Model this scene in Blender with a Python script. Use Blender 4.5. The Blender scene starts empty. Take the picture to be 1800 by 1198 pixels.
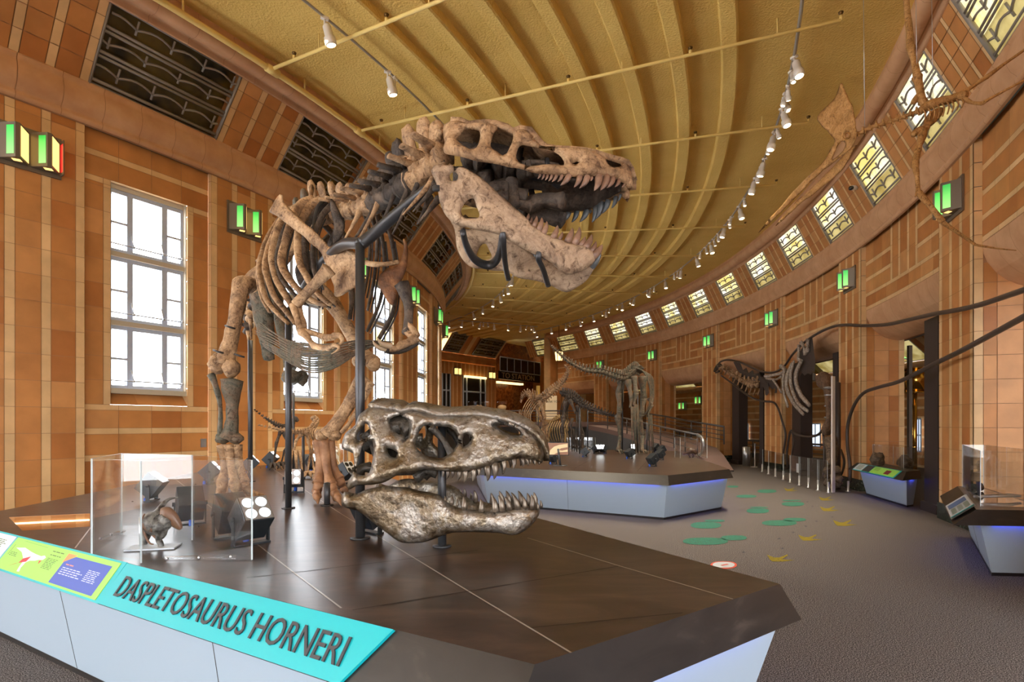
WORLD, EXPO = 7.0, 0.86
import bpy, bmesh, math, random
from math import sin, cos, pi, sqrt, atan2, hypot
from mathutils import Vector, Matrix, noise
from mathutils.geometry import delaunay_2d_cdt
random.seed(7)
S = bpy.context.scene
COL = S.collection
V = Vector
# camera model of the photograph: focal length (px), horizon row, eye height; the hall is an annulus round CX, CY
F, HZ, EYE = 1011.0, 744.3, 1.35
CX, CY = -20.618, 16.891
RL, RR = 18.42, 28.11

def at(u, v, y):
    return V(((u - 900) / F * y, y, EYE + (HZ - v) / F * y))
def atz(u, v, z):
    y = F * (EYE - z) / (v - HZ)
    return V(((u - 900) / F * y, y, z))
def pc(R, a, z=0.0):
    return V((CX + R * cos(a), CY + R * sin(a), z))
def ang_u(u, R):
    k = (u - 900) / F
    a = k * k + 1; b = -2 * (k * CX + CY); c = CX * CX + CY * CY - R * R
    d = max(b * b - 4 * a * c, 0) ** .5
    y1, y2 = (-b - d) / 2 / a, (-b + d) / 2 / a
    y = y1 if (y1 > 0.5 and R < 20) else y2
    return atan2(y - CY, k * y - CX)

# ---------------------------------------------------------------- materials
MATS = {}
EMK = 2 ** -EXPO                                                             # keeps a lamp's look when the exposure changes
def srgb(r, g, b):
    f = lambda c: (c / 255 / 12.92) if c / 255 <= .04045 else ((c / 255 + .055) / 1.055) ** 2.4
    return (f(r), f(g), f(b), 1)
def mat(name, col=(0.5, 0.5, 0.5, 1), rough=.5, metal=0., spec=.5, emit=None, estr=0.):
    m = bpy.data.materials.new(name); m.use_nodes = True
    b = m.node_tree.nodes['Principled BSDF']
    b.inputs['Base Color'].default_value = col
    b.inputs['Roughness'].default_value = rough
    b.inputs['Metallic'].default_value = metal
    b.inputs['Specular IOR Level'].default_value = spec
    if emit:
        b.inputs['Emission Color'].default_value = emit
        b.inputs['Emission Strength'].default_value = estr * EMK
    MATS[name] = m
    return m
def nodes(m):
    return m.node_tree.nodes, m.node_tree.links, m.node_tree.nodes['Principled BSDF']
def noise_ramp(m, scale, stops, detail=6, rough=.6, coord='Object', stretch=None, distort=0., key='Base Color', dim=None):
    N, L, b = nodes(m)
    tc = N.new('ShaderNodeTexCoord'); nz = N.new('ShaderNodeTexNoise'); cr = N.new('ShaderNodeValToRGB')
    nz.inputs['Scale'].default_value = scale; nz.inputs['Detail'].default_value = detail
    nz.inputs['Roughness'].default_value = rough; nz.inputs['Distortion'].default_value = distort
    src = tc.outputs[coord]
    if stretch:
        mp = N.new('ShaderNodeMapping'); mp.inputs['Scale'].default_value = stretch
        L.new(src, mp.inputs['Vector']); src = mp.outputs['Vector']
    L.new(src, nz.inputs['Vector']); L.new(nz.outputs['Fac'], cr.inputs['Fac'])
    e = cr.color_ramp.elements
    e[0].position, e[0].color = stops[0]; e[1].position, e[1].color = stops[-1]
    for p, c in stops[1:-1]:
        x = e.new(p); x.color = c
    if key: L.new(cr.outputs['Color'], b.inputs[key])
    return nz, cr
def bump(m, scale, strength, dist=.01, detail=4, coord='Object', kind='noise', stretch=None):
    N, L, b = nodes(m)
    tc = N.new('ShaderNodeTexCoord'); bp = N.new('ShaderNodeBump')
    if kind == 'noise':
        t = N.new('ShaderNodeTexNoise'); t.inputs['Detail'].default_value = detail; o = 'Fac'
    else:
        t = N.new('ShaderNodeTexVoronoi'); o = 'Distance'
    t.inputs['Scale'].default_value = scale
    src = tc.outputs[coord]
    if stretch:
        mp = N.new('ShaderNodeMapping'); mp.inputs['Scale'].default_value = stretch
        L.new(src, mp.inputs['Vector']); src = mp.outputs['Vector']
    L.new(src, t.inputs['Vector'])
    bp.inputs['Strength'].default_value = strength; bp.inputs['Distance'].default_value = dist
    if b.inputs['Normal'].is_linked:
        L.new(b.inputs['Normal'].links[0].from_socket, bp.inputs['Normal'])
    L.new(t.outputs[o], bp.inputs['Height']); L.new(bp.outputs['Normal'], b.inputs['Normal'])
def glassy(name, tint=(1, 1, 1, 1), fac=.0, rough=.02):
    m = bpy.data.materials.new(name); m.use_nodes = True
    N, L = m.node_tree.nodes, m.node_tree.links
    for n in list(N):
        if n.type != 'OUTPUT_MATERIAL': N.remove(n)
    out = [n for n in N if n.type == 'OUTPUT_MATERIAL'][0]
    tr = N.new('ShaderNodeBsdfTransparent'); gl = N.new('ShaderNodeBsdfGlossy'); mx = N.new('ShaderNodeMixShader')
    lw = N.new('ShaderNodeFresnel'); ge = N.new('ShaderNodeNewGeometry'); mi = N.new('ShaderNodeMapRange')
    mi.inputs['To Min'].default_value = 1.45; mi.inputs['To Max'].default_value = 1 / 1.45
    L.new(ge.outputs['Backfacing'], mi.inputs['Value']); L.new(mi.outputs[0], lw.inputs['IOR'])
    ad = N.new('ShaderNodeMath'); ad.operation = 'ADD'; ad.inputs[1].default_value = fac; ad.use_clamp = True
    tr.inputs['Color'].default_value = tint; gl.inputs['Roughness'].default_value = rough
    L.new(lw.outputs['Fac'], ad.inputs[0]); L.new(ad.outputs[0], mx.inputs['Fac'])
    L.new(tr.outputs[0], mx.inputs[1]); L.new(gl.outputs[0], mx.inputs[2]); L.new(mx.outputs[0], out.inputs['Surface'])
    MATS[name] = m
    return m

# ---------------------------------------------------------------- mesh collector
class MB:
    def __init__(s, origin=(0, 0, 0)):
        s.v, s.f, s.m, s.c = [], [], [], []
        s.o = V(origin); s.smooth = []
    def face(s, pts, mi=0, col=None, smooth=False):
        b = len(s.v)
        s.v += [tuple(V(p) - s.o) for p in pts]
        s.f.append(tuple(range(b, b + len(pts)))); s.m.append(mi); s.c.append(col); s.smooth.append(smooth)
    def raw(s, vs, fs, mi=0, col=None, smooth=True):
        b = len(s.v)
        s.v += [tuple(V(p) - s.o) for p in vs]
        for f in fs:
            s.f.append(tuple(b + i for i in f)); s.m.append(mi); s.c.append(col); s.smooth.append(smooth)
    def box(s, c, size, mi=0, M=None, col=None):
        c = V(c); hx, hy, hz = size[0] / 2, size[1] / 2, size[2] / 2
        P = [V((x, y, z)) for x in (-hx, hx) for y in (-hy, hy) for z in (-hz, hz)]
        if M is not None: P = [M @ p for p in P]
        P = [p + c for p in P]
        s.raw(P, [(0, 1, 3, 2), (4, 6, 7, 5), (0, 4, 5, 1), (2, 3, 7, 6), (0, 2, 6, 4), (1, 5, 7, 3)], mi, col, False)
    def tube(s, path, r, n=8, mi=0, cap=True, flat=None, up=None, jit=0., col=None):
        """swept tube; r is a number or a list; flat = (a, b) squash of the section along frame axes"""
        P = [V(p) for p in path]; k = len(P)
        R = r if isinstance(r, (list, tuple)) else [r] * k
        T = [(P[min(i + 1, k - 1)] - P[max(i - 1, 0)]).normalized() for i in range(k)]
        ref = V(up) if up else (V((0, 0, 1)) if abs(T[0].z) < .9 else V((1, 0, 0)))
        n0 = (ref - T[0] * ref.dot(T[0])).normalized()
        vs, fs = [], []
        for i in range(k):
            n0 = (n0 - T[i] * n0.dot(T[i]))
            n0 = n0.normalized() if n0.length > 1e-6 else T[i].orthogonal().normalized()
            b0 = T[i].cross(n0)
            fa, fb = flat if flat else (1, 1)
            for j in range(n):
                t = 2 * pi * j / n
                q = R[i] * (1 + (jit * (noise.noise(P[i] * 9 + V((cos(t), sin(t), 0)) * 1.3)) if jit else 0))
                vs.append(P[i] + (n0 * cos(t) * fa + b0 * sin(t) * fb) * q)
        for i in range(k - 1):
            for j in range(n):
                a, b2 = i * n + j, i * n + (j + 1) % n
                fs.append((a, b2, b2 + n, a + n))
        if cap:
            vs.append(P[0] - T[0] * R[0] * .25); vs.append(P[-1] + T[-1] * R[-1] * .25)
            c0, c1 = len(vs) - 2, len(vs) - 1
            for j in range(n):
                fs.append((c0, (j + 1) % n, j)); fs.append((c1, (k - 1) * n + j, (k - 1) * n + (j + 1) % n))
        s.raw(vs, fs, mi, col, True)
    def lathe(s, c, prof, n=16, mi=0, M=None, smooth=True, cap=True):
        """prof = [(r, z)...] about local z, through M (rotation) then moved to c"""
        c = V(c); vs, fs = [], []
        for r, z in prof:
            for j in range(n):
                p = V((r * cos(2 * pi * j / n), r * sin(2 * pi * j / n), z))
                vs.append((M @ p if M is not None else p) + c)
        k = len(prof)
        for i in range(k - 1):
            for j in range(n):
                a, b = i * n + j, i * n + (j + 1) % n
                fs.append((a, b, b + n, a + n))
        if cap:
            fs.append(tuple(reversed(range(n)))); fs.append(tuple(range((k - 1) * n, k * n)))
        s.raw(vs, fs, mi, None, smooth)
    def prism(s, poly, z0, z1, mi=0, mtop=None):
        n = len(poly)
        lo = [V((p[0], p[1], z0)) for p in poly]; hi = [V((p[0], p[1], z1)) for p in poly]
        s.raw(lo + hi, [(i, (i + 1) % n, n + (i + 1) % n, n + i) for i in range(n)], mi, None, False)
        s.face(list(reversed(lo)), mi); s.face(hi, mi if mtop is None else mtop)
    def ball(s, c, r, nu=10, nv=7, mi=0, sc=(1, 1, 1), M=None, jit=0.):
        c = V(c); vs, fs = [], []
        for i in range(nv + 1):
            for j in range(nu):
                th, ph = pi * i / nv, 2 * pi * j / nu
                p = V((sin(th) * cos(ph) * sc[0], sin(th) * sin(ph) * sc[1], cos(th) * sc[2])) * r
                if jit: p *= 1 + jit * noise.noise(p / r * 1.7 + c * 7)
                vs.append((M @ p if M is not None else p) + c)
        for i in range(nv):
            for j in range(nu):
                a, b = i * nu + j, i * nu + (j + 1) % nu
                fs.append((a, a + nu, b + nu, b))
        s.raw(vs, fs, mi, None, True)
    def build(s, name, mats, parent=None, loc=None):
        me = bpy.data.meshes.new(name)
        me.from_pydata(s.v, [], s.f)
        if not isinstance(mats, (list, tuple)): mats = [mats]
        for m in mats: me.materials.append(m)
        me.polygons.foreach_set('material_index', s.m)
        me.polygons.foreach_set('use_smooth', s.smooth)
        if any(c is not None for c in s.c):
            ca = me.color_attributes.new('tile', 'FLOAT_COLOR', 'CORNER')
            k = 0
            for i, f in enumerate(s.f):
                c = s.c[i] or (1, 1, 1, 1)
                for _ in f:
                    ca.data[k].color = c; k += 1
        me.update()
        o = bpy.data.objects.new(name, me); COL.objects.link(o)
        o.location = s.o if loc is None else loc
        if parent is not None:
            o.parent = parent; o.location = (s.o - parent.location) if loc is None else loc
        return o
def orient(mesh_obj):
    bm = bmesh.new(); bm.from_mesh(mesh_obj.data)
    bmesh.ops.remove_doubles(bm, verts=bm.verts, dist=1e-5)
    bmesh.ops.recalc_face_normals(bm, faces=bm.faces); bm.to_mesh(mesh_obj.data); bm.free()
    return mesh_obj

def tag(o, label=None, cat=None, group=None, kind=None):
    if label: o['label'] = label
    if cat: o['category'] = cat
    if group: o['group'] = group
    if kind: o['kind'] = kind
    return o
def struct(o):
    o['kind'] = 'structure'; return o
def thing(name, label, cat, loc=(0, 0, 0), group=None):
    o = bpy.data.objects.new(name, None); COL.objects.link(o)
    o.location = loc; o.empty_display_size = .2
    return tag(o, label, cat, group)
def dup(root, loc=None, rotz=None, label=None, name=None, M=None):
    r = root.copy(); COL.objects.link(r)
    if loc is not None: r.location = loc
    if rotz is not None: r.rotation_euler = (0, 0, rotz)
    if M is not None: r.matrix_world = M
    if label: r['label'] = label
    for ch in list(root.children):
        c = ch.copy(); COL.objects.link(c); c.parent = r
        for g in list(ch.children):
            d = g.copy(); COL.objects.link(d); d.parent = c
    return r
ORD = ['first', 'second', 'third', 'fourth', 'fifth', 'sixth', 'seventh', 'eighth', 'ninth', 'tenth', 'eleventh', 'twelfth',
       'thirteenth', 'fourteenth', 'fifteenth', 'sixteenth', 'seventeenth', 'eighteenth', 'nineteenth', 'twentieth']
def ordn(i):
    if i < 20: return ORD[i]
    t = {2: 'twenty', 3: 'thirty', 4: 'forty', 5: 'fifty'}[(i + 1) // 10]
    r = (i + 1) % 10
    return t + ('ieth' if r == 0 else '-' + ORD[r - 1]) if r else t[:-1] + 'ieth'
def smooth_path(pts, k=6):
    """Catmull-Rom through points"""
    P = [V(p) for p in pts]; out = []
    for i in range(len(P) - 1):
        p0, p1, p2, p3 = P[max(i - 1, 0)], P[i], P[i + 1], P[min(i + 2, len(P) - 1)]
        for j in range(k):
            t = j / k
            out.append(.5 * ((2 * p1) + (p2 - p0) * t + (2 * p0 - 5 * p1 + 4 * p2 - p3) * t * t + (3 * p1 - p0 - 3 * p2 + p3) * t ** 3))
    out.append(P[-1]); return out
def lerps(vals, n):
    """resample a list of numbers to n samples"""
    out = []
    for i in range(n):
        t = i / (n - 1) * (len(vals) - 1); k = min(int(t), len(vals) - 2); out.append(vals[k] + (vals[k + 1] - vals[k]) * (t - k))
    return out

def split_letters(o):
    """each glyph of a lettering mesh becomes a part of its own, in reading order kept by the mesh"""
    bm = bmesh.new(); bm.from_mesh(o.data); bm.verts.ensure_lookup_table()
    seen = set(); out = []
    for v in bm.verts:
        if v.index in seen: continue
        st = [v]; isl = []; seen.add(v.index)
        while st:
            w = st.pop(); isl.append(w.index)
            for e in w.link_edges:
                x = e.other_vert(w)
                if x.index not in seen: seen.add(x.index); st.append(x)
        out.append(set(isl))
    for isl in out:
        ids = sorted(isl); mp = {k: i for i, k in enumerate(ids)}
        fs = [tuple(mp[v.index] for v in f.verts) for f in bm.faces if f.verts[0].index in isl]
        me = bpy.data.meshes.new('letter'); me.from_pydata([tuple(bm.verts[k].co) for k in ids], [], fs)
        for m in o.data.materials: me.materials.append(m)
        c = bpy.data.objects.new('letter', me); COL.objects.link(c); c.parent = o.parent; c.location = o.location
    bm.free(); bpy.data.objects.remove(o)

def pip(p, poly):
    x, y = p; c = False; n = len(poly); j = n - 1
    for i in range(n):
        xi, yi = poly[i]; xj, yj = poly[j]
        if (yi > y) != (yj > y) and x < (xj - xi) * (y - yi) / (yj - yi) + xi: c = not c
        j = i
    return c
# ---------------------------------------------------------------- building materials
def tile_mat(name, rough=.45):
    m = mat(name, rough=rough, spec=.35)
    N, L, b = nodes(m)
    at_ = N.new('ShaderNodeVertexColor'); at_.layer_name = 'tile'
    nz = N.new('ShaderNodeTexNoise'); nz.inputs['Scale'].default_value = 3.5; nz.inputs['Detail'].default_value = 5
    tc = N.new('ShaderNodeTexCoord'); mx = N.new('ShaderNodeMix'); mx.data_type = 'RGBA'; mx.blend_type = 'MULTIPLY'
    cr = N.new('ShaderNodeValToRGB'); cr.color_ramp.elements[0].color = (.86, .86, .86, 1); cr.color_ramp.elements[1].color = (1.1, 1.1, 1.1, 1)
    cr.color_ramp.elements[0].position = .3; cr.color_ramp.elements[1].position = .7
    L.new(tc.outputs['Object'], nz.inputs['Vector']); L.new(nz.outputs['Fac'], cr.inputs['Fac'])
    mx.inputs['Factor'].default_value = 1
    L.new(at_.outputs['Color'], mx.inputs['A']); L.new(cr.outputs['Color'], mx.inputs['B']); L.new(mx.outputs['Result'], b.inputs['Base Color'])
    return m
TILE = tile_mat('glazed terracotta tile')
GROUT = mat('grout', srgb(168, 124, 86), .8)
mat('dark glass', (.012, .012, .01, 1), .15)
MOULD = mat('terracotta moulding', srgb(206, 160, 118), .45)
noise_ramp(MOULD, 3, [(.3, srgb(194, 144, 102)), (.7, srgb(214, 168, 126))])
CEIL = mat('yellow stucco', srgb(228, 192, 104), .85, spec=.2)
noise_ramp(CEIL, 1.2, [(.3, srgb(222, 186, 100)), (.7, srgb(234, 200, 116))])
bump(CEIL, 34, .55, .03, 3)
CARPET = mat('carpet', (.15, .115, .1, 1), .95, spec=.1)
noise_ramp(CARPET, 150, [(.38, srgb(32, 28, 27)), (.5, srgb(82, 76, 74)), (.62, srgb(154, 147, 143))], detail=2, rough=.7)
bump(CARPET, 300, .12, .004, 2)
GREYFR = mat('grey window metal', srgb(186, 196, 212), .45, .1)
CREAM = mat('cream paint', srgb(196, 184, 160), .5)
BRONZE = mat('aged bronze grey', srgb(146, 138, 126), .5, .2)
GREENM = mat('green marble base', srgb(34, 46, 40), .25)
noise_ramp(GREENM, 9, [(.4, srgb(22, 30, 26)), (.6, srgb(52, 66, 56)), (.72, srgb(110, 116, 104))], distort=1.5)
YPIPE = mat('yellow painted pipe', srgb(238, 208, 126), .5)
DARKBROWN = mat('dark brown steel', srgb(62, 52, 50), .45, .2)
CONC = mat('grey concrete', srgb(96, 98, 100), .7)
GLASS = glassy('window glass')

def jit(c, a):
    k = 1 + random.uniform(-a, a); h = random.uniform(-a, a) * .35
    return (c[0] * k, c[1] * k * (1 + h), c[2] * k * (1 + 2 * h), 1)
DK = srgb(194, 132, 74); LT = srgb(222, 182, 130)
def cD(): 
    r = random.random()
    return jit(srgb(184, 118, 62) if r < .25 else (srgb(206, 146, 88) if r > .85 else DK), .07)
def cL(): return jit(LT, .06)

def sector(mb, prof, a0, a1, step, mi=0, colf=None, gap=0., smooth=True):
    """surface of revolution of prof [(R, z)] about the hall centre between two bearings, in pieces of about `step` metres"""
    Rm = prof[0][0]; n = max(1, int(round(abs(a1 - a0) * Rm / step))); da = (a1 - a0) / n
    for i in range(n):
        b0 = a0 + i * da + gap / Rm / 2; b1 = a0 + (i + 1) * da - gap / Rm / 2
        c = colf() if colf else None
        m = 1 if gap else 1
        vs = []
        for k in range(m + 1):
            t = b0 + (b1 - b0) * k / m
            vs += [pc(R, t, z) for R, z in prof]
        q = len(prof)
        mb.raw(vs, [(k * q + j, k * q + j + 1, (k + 1) * q + j + 1, (k + 1) * q + j) for k in range(m) for j in range(q - 1)], mi, c, smooth)
def tq(mb, R, a0, a1, z0, z1, col, mi=0, g=.0026):
    e = g / R
    mb.face([pc(R, a0 + e, z0 + g), pc(R, a1 - e, z0 + g), pc(R, a1 - e, z1 - g), pc(R, a0 + e, z1 - g)], mi, col)
def back(mb, R, a0, a1, z0, z1, mi=1):
    n = max(1, int(abs(a1 - a0) * R / .5))
    for i in range(n):
        b0, b1 = a0 + (a1 - a0) * i / n, a0 + (a1 - a0) * (i + 1) / n
        mb.face([pc(R, b0, z0), pc(R, b1, z0), pc(R, b1, z1), pc(R, b0, z1)], mi, (.3, .18, .1, 1))
def zrows(z0, z1, ref, h=.30):
    """tile course joints at ref + k h clipped to z0..z1"""
    k = math.ceil((z0 - ref) / h + .02); out = [z0]
    while ref + k * h < z1 - .02:
        out.append(ref + k * h); k += 1
    return out + [z1]
PW = [.085, .22, .085, .215, .085, .22, .085]
def pier(mb, R, a0, a1, z0, z1, ref, inn):
    """vertical strips light dark light ... with horizontal joints"""
    tot = sum(PW); a = a0
    for i, w in enumerate(PW):
        b = a + (a1 - a0) * w / tot
        zs = zrows(z0, z1, ref)
        for q in range(len(zs) - 1):
            tq(mb, R, a, b, zs[q], zs[q + 1], cL() if i % 2 == 0 else cD())
        a = b
    back(mb, R + inn * .012, a0, a1, z0, z1)
def row(mb, R, a0, a1, z0, z1, light, w=.42):
    n = max(1, int(round(abs(a1 - a0) * R / w)))
    for i in range(n):
        tq(mb, R, a0 + (a1 - a0) * i / n, a0 + (a1 - a0) * (i + 1) / n, z0, z1, cL() if light else cD())
def ret(mb, Ra, Rb, a, z0, z1, ref, light=True, colf=None):
    """radial face between two radii"""
    zs = zrows(z0, z1, ref)
    for q in range(len(zs) - 1):
        g = .0035
        mb.face([pc(Ra, a, zs[q] + g), pc(Rb, a, zs[q] + g), pc(Rb, a, zs[q + 1] - g), pc(Ra, a, zs[q + 1] - g)], 0, (colf or (cL if light else cD))())

# ---------------------------------------------------------------- floor and ceiling


fl = MB()
sector(fl, [(18.0, 0), (23, 0), (28.2, 0), (34, 0), (42, 0)], -1.2, 1.1, 1.2, 0, None, 0, False)
FLOOR = struct(fl.build('floor', CARPET))
ZC = 6.45
cb = MB()
A0, A1 = -1.15, 1.08
sector(cb, [(19.25, ZC), (21.0, ZC), (23, ZC), (25, ZC), (27.45, ZC)], A0, A1, .5, 0, None, 0, False)
for k in range(7):
    r1 = 21.36 + .67 * k
    r0 = r1 - .235
    sector(cb, [(r0, ZC + .002), (r0 + .006, ZC - .055), (r0 + .03, ZC - .085), (r1 - .03, ZC - .115), (r1 - .004, ZC - .10), (r1, ZC + .002)], A0, A1 - .3, .25, 0, None, 0, False)
CEILING = struct(cb.build('ceiling', CEIL))

# ---------------------------------------------------------------- left wall
KL = range(-4, 6)
cl0, dl = -.5293, .1451
hb = .0432                                                                   # half bay
wl = MB(); REF = 1.24
ZT = 4.98
for k in KL:
    c = cl0 + dl * k
    b0, b1 = c - hb, c + hb
    p0, p1 = b1, c + dl - hb
    RB = RL - .07
    pier(wl, RL, p0, p1, 0, ZT, REF, -1)
    ret(wl, RL, RB, p0, 0, ZT, REF); ret(wl, RL, RB, p1, 0, ZT, REF)
    for a_ in (p0 + .0006, p1 - .0006):
        wl.face([pc(RL - .004, a_, 0), pc(RB - .06, a_, 0), pc(RB - .06, a_, ZT + .05), pc(RL - .004, a_, ZT + .05)], 1, (.3, .18, .1, 1))
    w0, w1 = c - .0265, c + .0265
    s0, s1 = w0 - .0045, w1 + .0045
    # rows under and over the window
    for z0, z1, lt in ((0, .29, 0), (.29, .59, 0), (.59, .89, 0), (.89, .965, 1), (.965, 1.22, 0), (1.22, 1.295, 1), (1.295, 1.52, 0), (1.52, 1.59, 1), (4.40, 4.64, 0), (4.64, 4.715, 1), (4.715, ZT, 0)):
        row(wl, RB, b0, b1, z0, z1, lt)
    row(wl, RB, b0, s0, 4.33, 4.40, 1); row(wl, RB, s1, b1, 4.33, 4.40, 1)
    zs = zrows(1.59, 4.33, REF + .05)
    for q in range(len(zs) - 1):
        tq(wl, RB, b0, s0, zs[q], zs[q + 1], cD()); tq(wl, RB, s1, b1, zs[q], zs[q + 1], cD())
        tq(wl, RB, s0, w0, zs[q], zs[q + 1], cL()); tq(wl, RB, w1, s1, zs[q], zs[q + 1], cL())
    tq(wl, RB, s0, w0, 4.33, 4.40, cL()); tq(wl, RB, w1, s1, 4.33, 4.40, cL())
    RW = RB - .13
    ret(wl, RB, RW, w0, 1.59, 4.40, REF); ret(wl, RB, RW, w1, 1.59, 4.40, REF)
    for i in range(3):
        t0, t1 = w0 + (w1 - w0) * i / 3, w0 + (w1 - w0) * (i + 1) / 3
        wl.face([pc(RB, t0, 1.592), pc(RB, t1, 1.592), pc(RW, t1, 1.74), pc(RW, t0, 1.74)], 0, cD())
    wl.face([pc(RB, w0, 4.40), pc(RB, w1, 4.40), pc(RW, w1, 4.40), pc(RW, w0, 4.40)], 0, cL())
    for (q0, q1, z0, z1) in ((b0, w0, 0, ZT), (w1, b1, 0, ZT), (w0, w1, 0, 1.59), (w0, w1, 4.4, ZT)):
        back(wl, RB - .012, q0, q1, z0, z1)
WALL_L = struct(wl.build('wall_left', [TILE, GROUT]))
WLA0, WLA1 = cl0 + dl * KL[0] - hb, cl0 + dl * (KL[-1] + 1) - hb

# cornice, clerestory slope and ceiling moulding on the left
def cornice(name, R, sg, a0, a1, zb):
    """sg = +1 when the room lies outside R (left wall), -1 for the right wall"""
    m = MB()
    pr = [(0, 0), (.03, .005), (.05, .03), (.05, .06), (.03, .085), (.035, .1), (.085, .15), (.115, .22), (.12, .3), (.10, .38), (.085, .43), (.105, .45), (.105, .475), (.06, .49)]
    prof = [(R + sg * (x + .01), zb + z) for x, z in pr]
    sector(m, prof, a0, a1, .42, 0, None, .006)
    sector(m, [(r - sg * .012, z - .004) for r, z in prof], a0, a1, .42, 1)
    return struct(m.build(name, [MOULD, GROUT]))
cornice('trim_1', RL, 1, WLA0, WLA1, 4.94)
def moulding(name, R, sg, a0, a1, z0=6.17):
    m = MB()
    pr = [(-.28, -.03), (-.24, -.03), (-.24, .03), (-.2, .035), (-.165, .01), (-.1, 0), (-.04, .02), (0, .07), (.015, .13), (0, .19), (-.03, .225), (-.03, .285)]
    prof = [(R + sg * x, z0 + z) for x, z in pr]
    sector(m, prof, a0, a1, .48, 0, None, .005)
    sector(m, [(r - sg * .01, z + .006) for r, z in prof], a0, a1, .48, 1)
    return struct(m.build(name, [MOULD, GROUT]))
moulding('trim_2', 19.38, 1, WLA0, WLA1)

def bar(mb, P, pts, w, h, mi=0):
    """flat bar following (s, t) points on a panel map P"""
    q = [P(s, t) for s, t in pts]
    mb.tube(q, [w] * len(q), 4, mi, True, (1, h / w))
def grille(mb, P, mi=0, big=.024, thin=.015, rows=3, n=4, bays=1.0):
    for t in (0.012, .988): bar(mb, P, [(0, t), (1, t)], big * 1.5, big, mi)
    for s in (0.008, .992): bar(mb, P, [(s, 0), (s, 1)], big * 1.4, big, mi)
    lv = [.075, .345, .395, .62, .67, .925]
    for t in lv: bar(mb, P, [(0, t), (1, t)], big, big * .7, mi)
    for i, (t0, t1) in enumerate(((.075, .345), (.395, .62), (.67, .925))):
        off = (.17, .06, .2)[i] if rows == 3 else 0
        xs = [off + j / n for j in range(-1, n + 1)]
        tm = t0 + (t1 - t0) * .42
        for j, x in enumerate(xs):
            if 0 < x < 1: bar(mb, P, [(x, t0 + .05), (x, t1 - .05)], thin, thin, mi)
            pts = []
            for q in range(7):
                s = x + q / 6 / n
                if 0 <= s <= 1: pts.append((s, tm + (t1 - t0) * .2 * sin(pi * q / 6)))
            if len(pts) > 1: bar(mb, P, pts, thin * 1.15, thin, mi)
def slope_map(Rb, zb, Rt, zt, a0, a1, off=0.):
    d = V((Rt - Rb, zt - zb)).normalized()
    def P(s, t):
        a = a0 + (a1 - a0) * s
        return pc(Rb + (Rt - Rb) * t + off * d.y, a, zb + (zt - zb) * t - off * d.x)
    return P
ws = MB()
SB, STp = (RL + .10, 5.40), (19.14, 6.22)
AMBER = mat('dark amber glass', srgb(72, 58, 22), .25)
noise_ramp(AMBER, 1.6, [(.35, srgb(42, 34, 14)), (.65, srgb(120, 98, 38))], detail=3)
for k in KL:
    c = cl0 + dl * k
    g0, g1 = c - .0435, c + .0435
    P = slope_map(*SB, *STp, g1, c + dl - .0435)
    tot = sum(PW); x = 0
    for i, w in enumerate(PW):
        for q in range(4):
            e = .004
            ws.face([P(x / tot + e, q / 4 + e), P((x + w) / tot - e, q / 4 + e), P((x + w) / tot - e, (q + 1) / 4 - e), P(x / tot + e, (q + 1) / 4 - e)], 0, cL() if i % 2 == 0 else cD())
        x += w
    P2 = slope_map(*SB, *STp, g1, c + dl - .0435, -.012)
    for q in range(4): ws.face([P2(q / 4, 0), P2(q / 4 + .25, 0), P2(q / 4 + .25, 1), P2(q / 4, 1)], 1, (.3, .18, .1, 1))
    # reveal of the grille opening
    D = .16
    Pg, Pd = slope_map(*SB, *STp, g0, g1), slope_map(*SB, *STp, g0, g1, -D)
    for s in (0, 1): ws.face([Pg(s, 0), Pg(s, 1), Pd(s, 1), Pd(s, 0)], 0, cD())
    for t in (0, 1): ws.face([Pg(0, t), Pg(1, t), Pd(1, t), Pd(0, t)], 0, cD())
    w = MB()
    for q in range(3): w.face([Pd(q / 3, 0), Pd((q + 1) / 3, 0), Pd((q + 1) / 3, 1), Pd(q / 3, 1)], 0)
    wo = struct(w.build('window_%d' % (20 + k), AMBER))
    gm = MB(); grille(gm, slope_map(*SB, *STp, g0, g1, -.02))
    gm.build('window_grille', BRONZE, wo)
struct(ws.build('wall_left_slope', [TILE, GROUT]))

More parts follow.
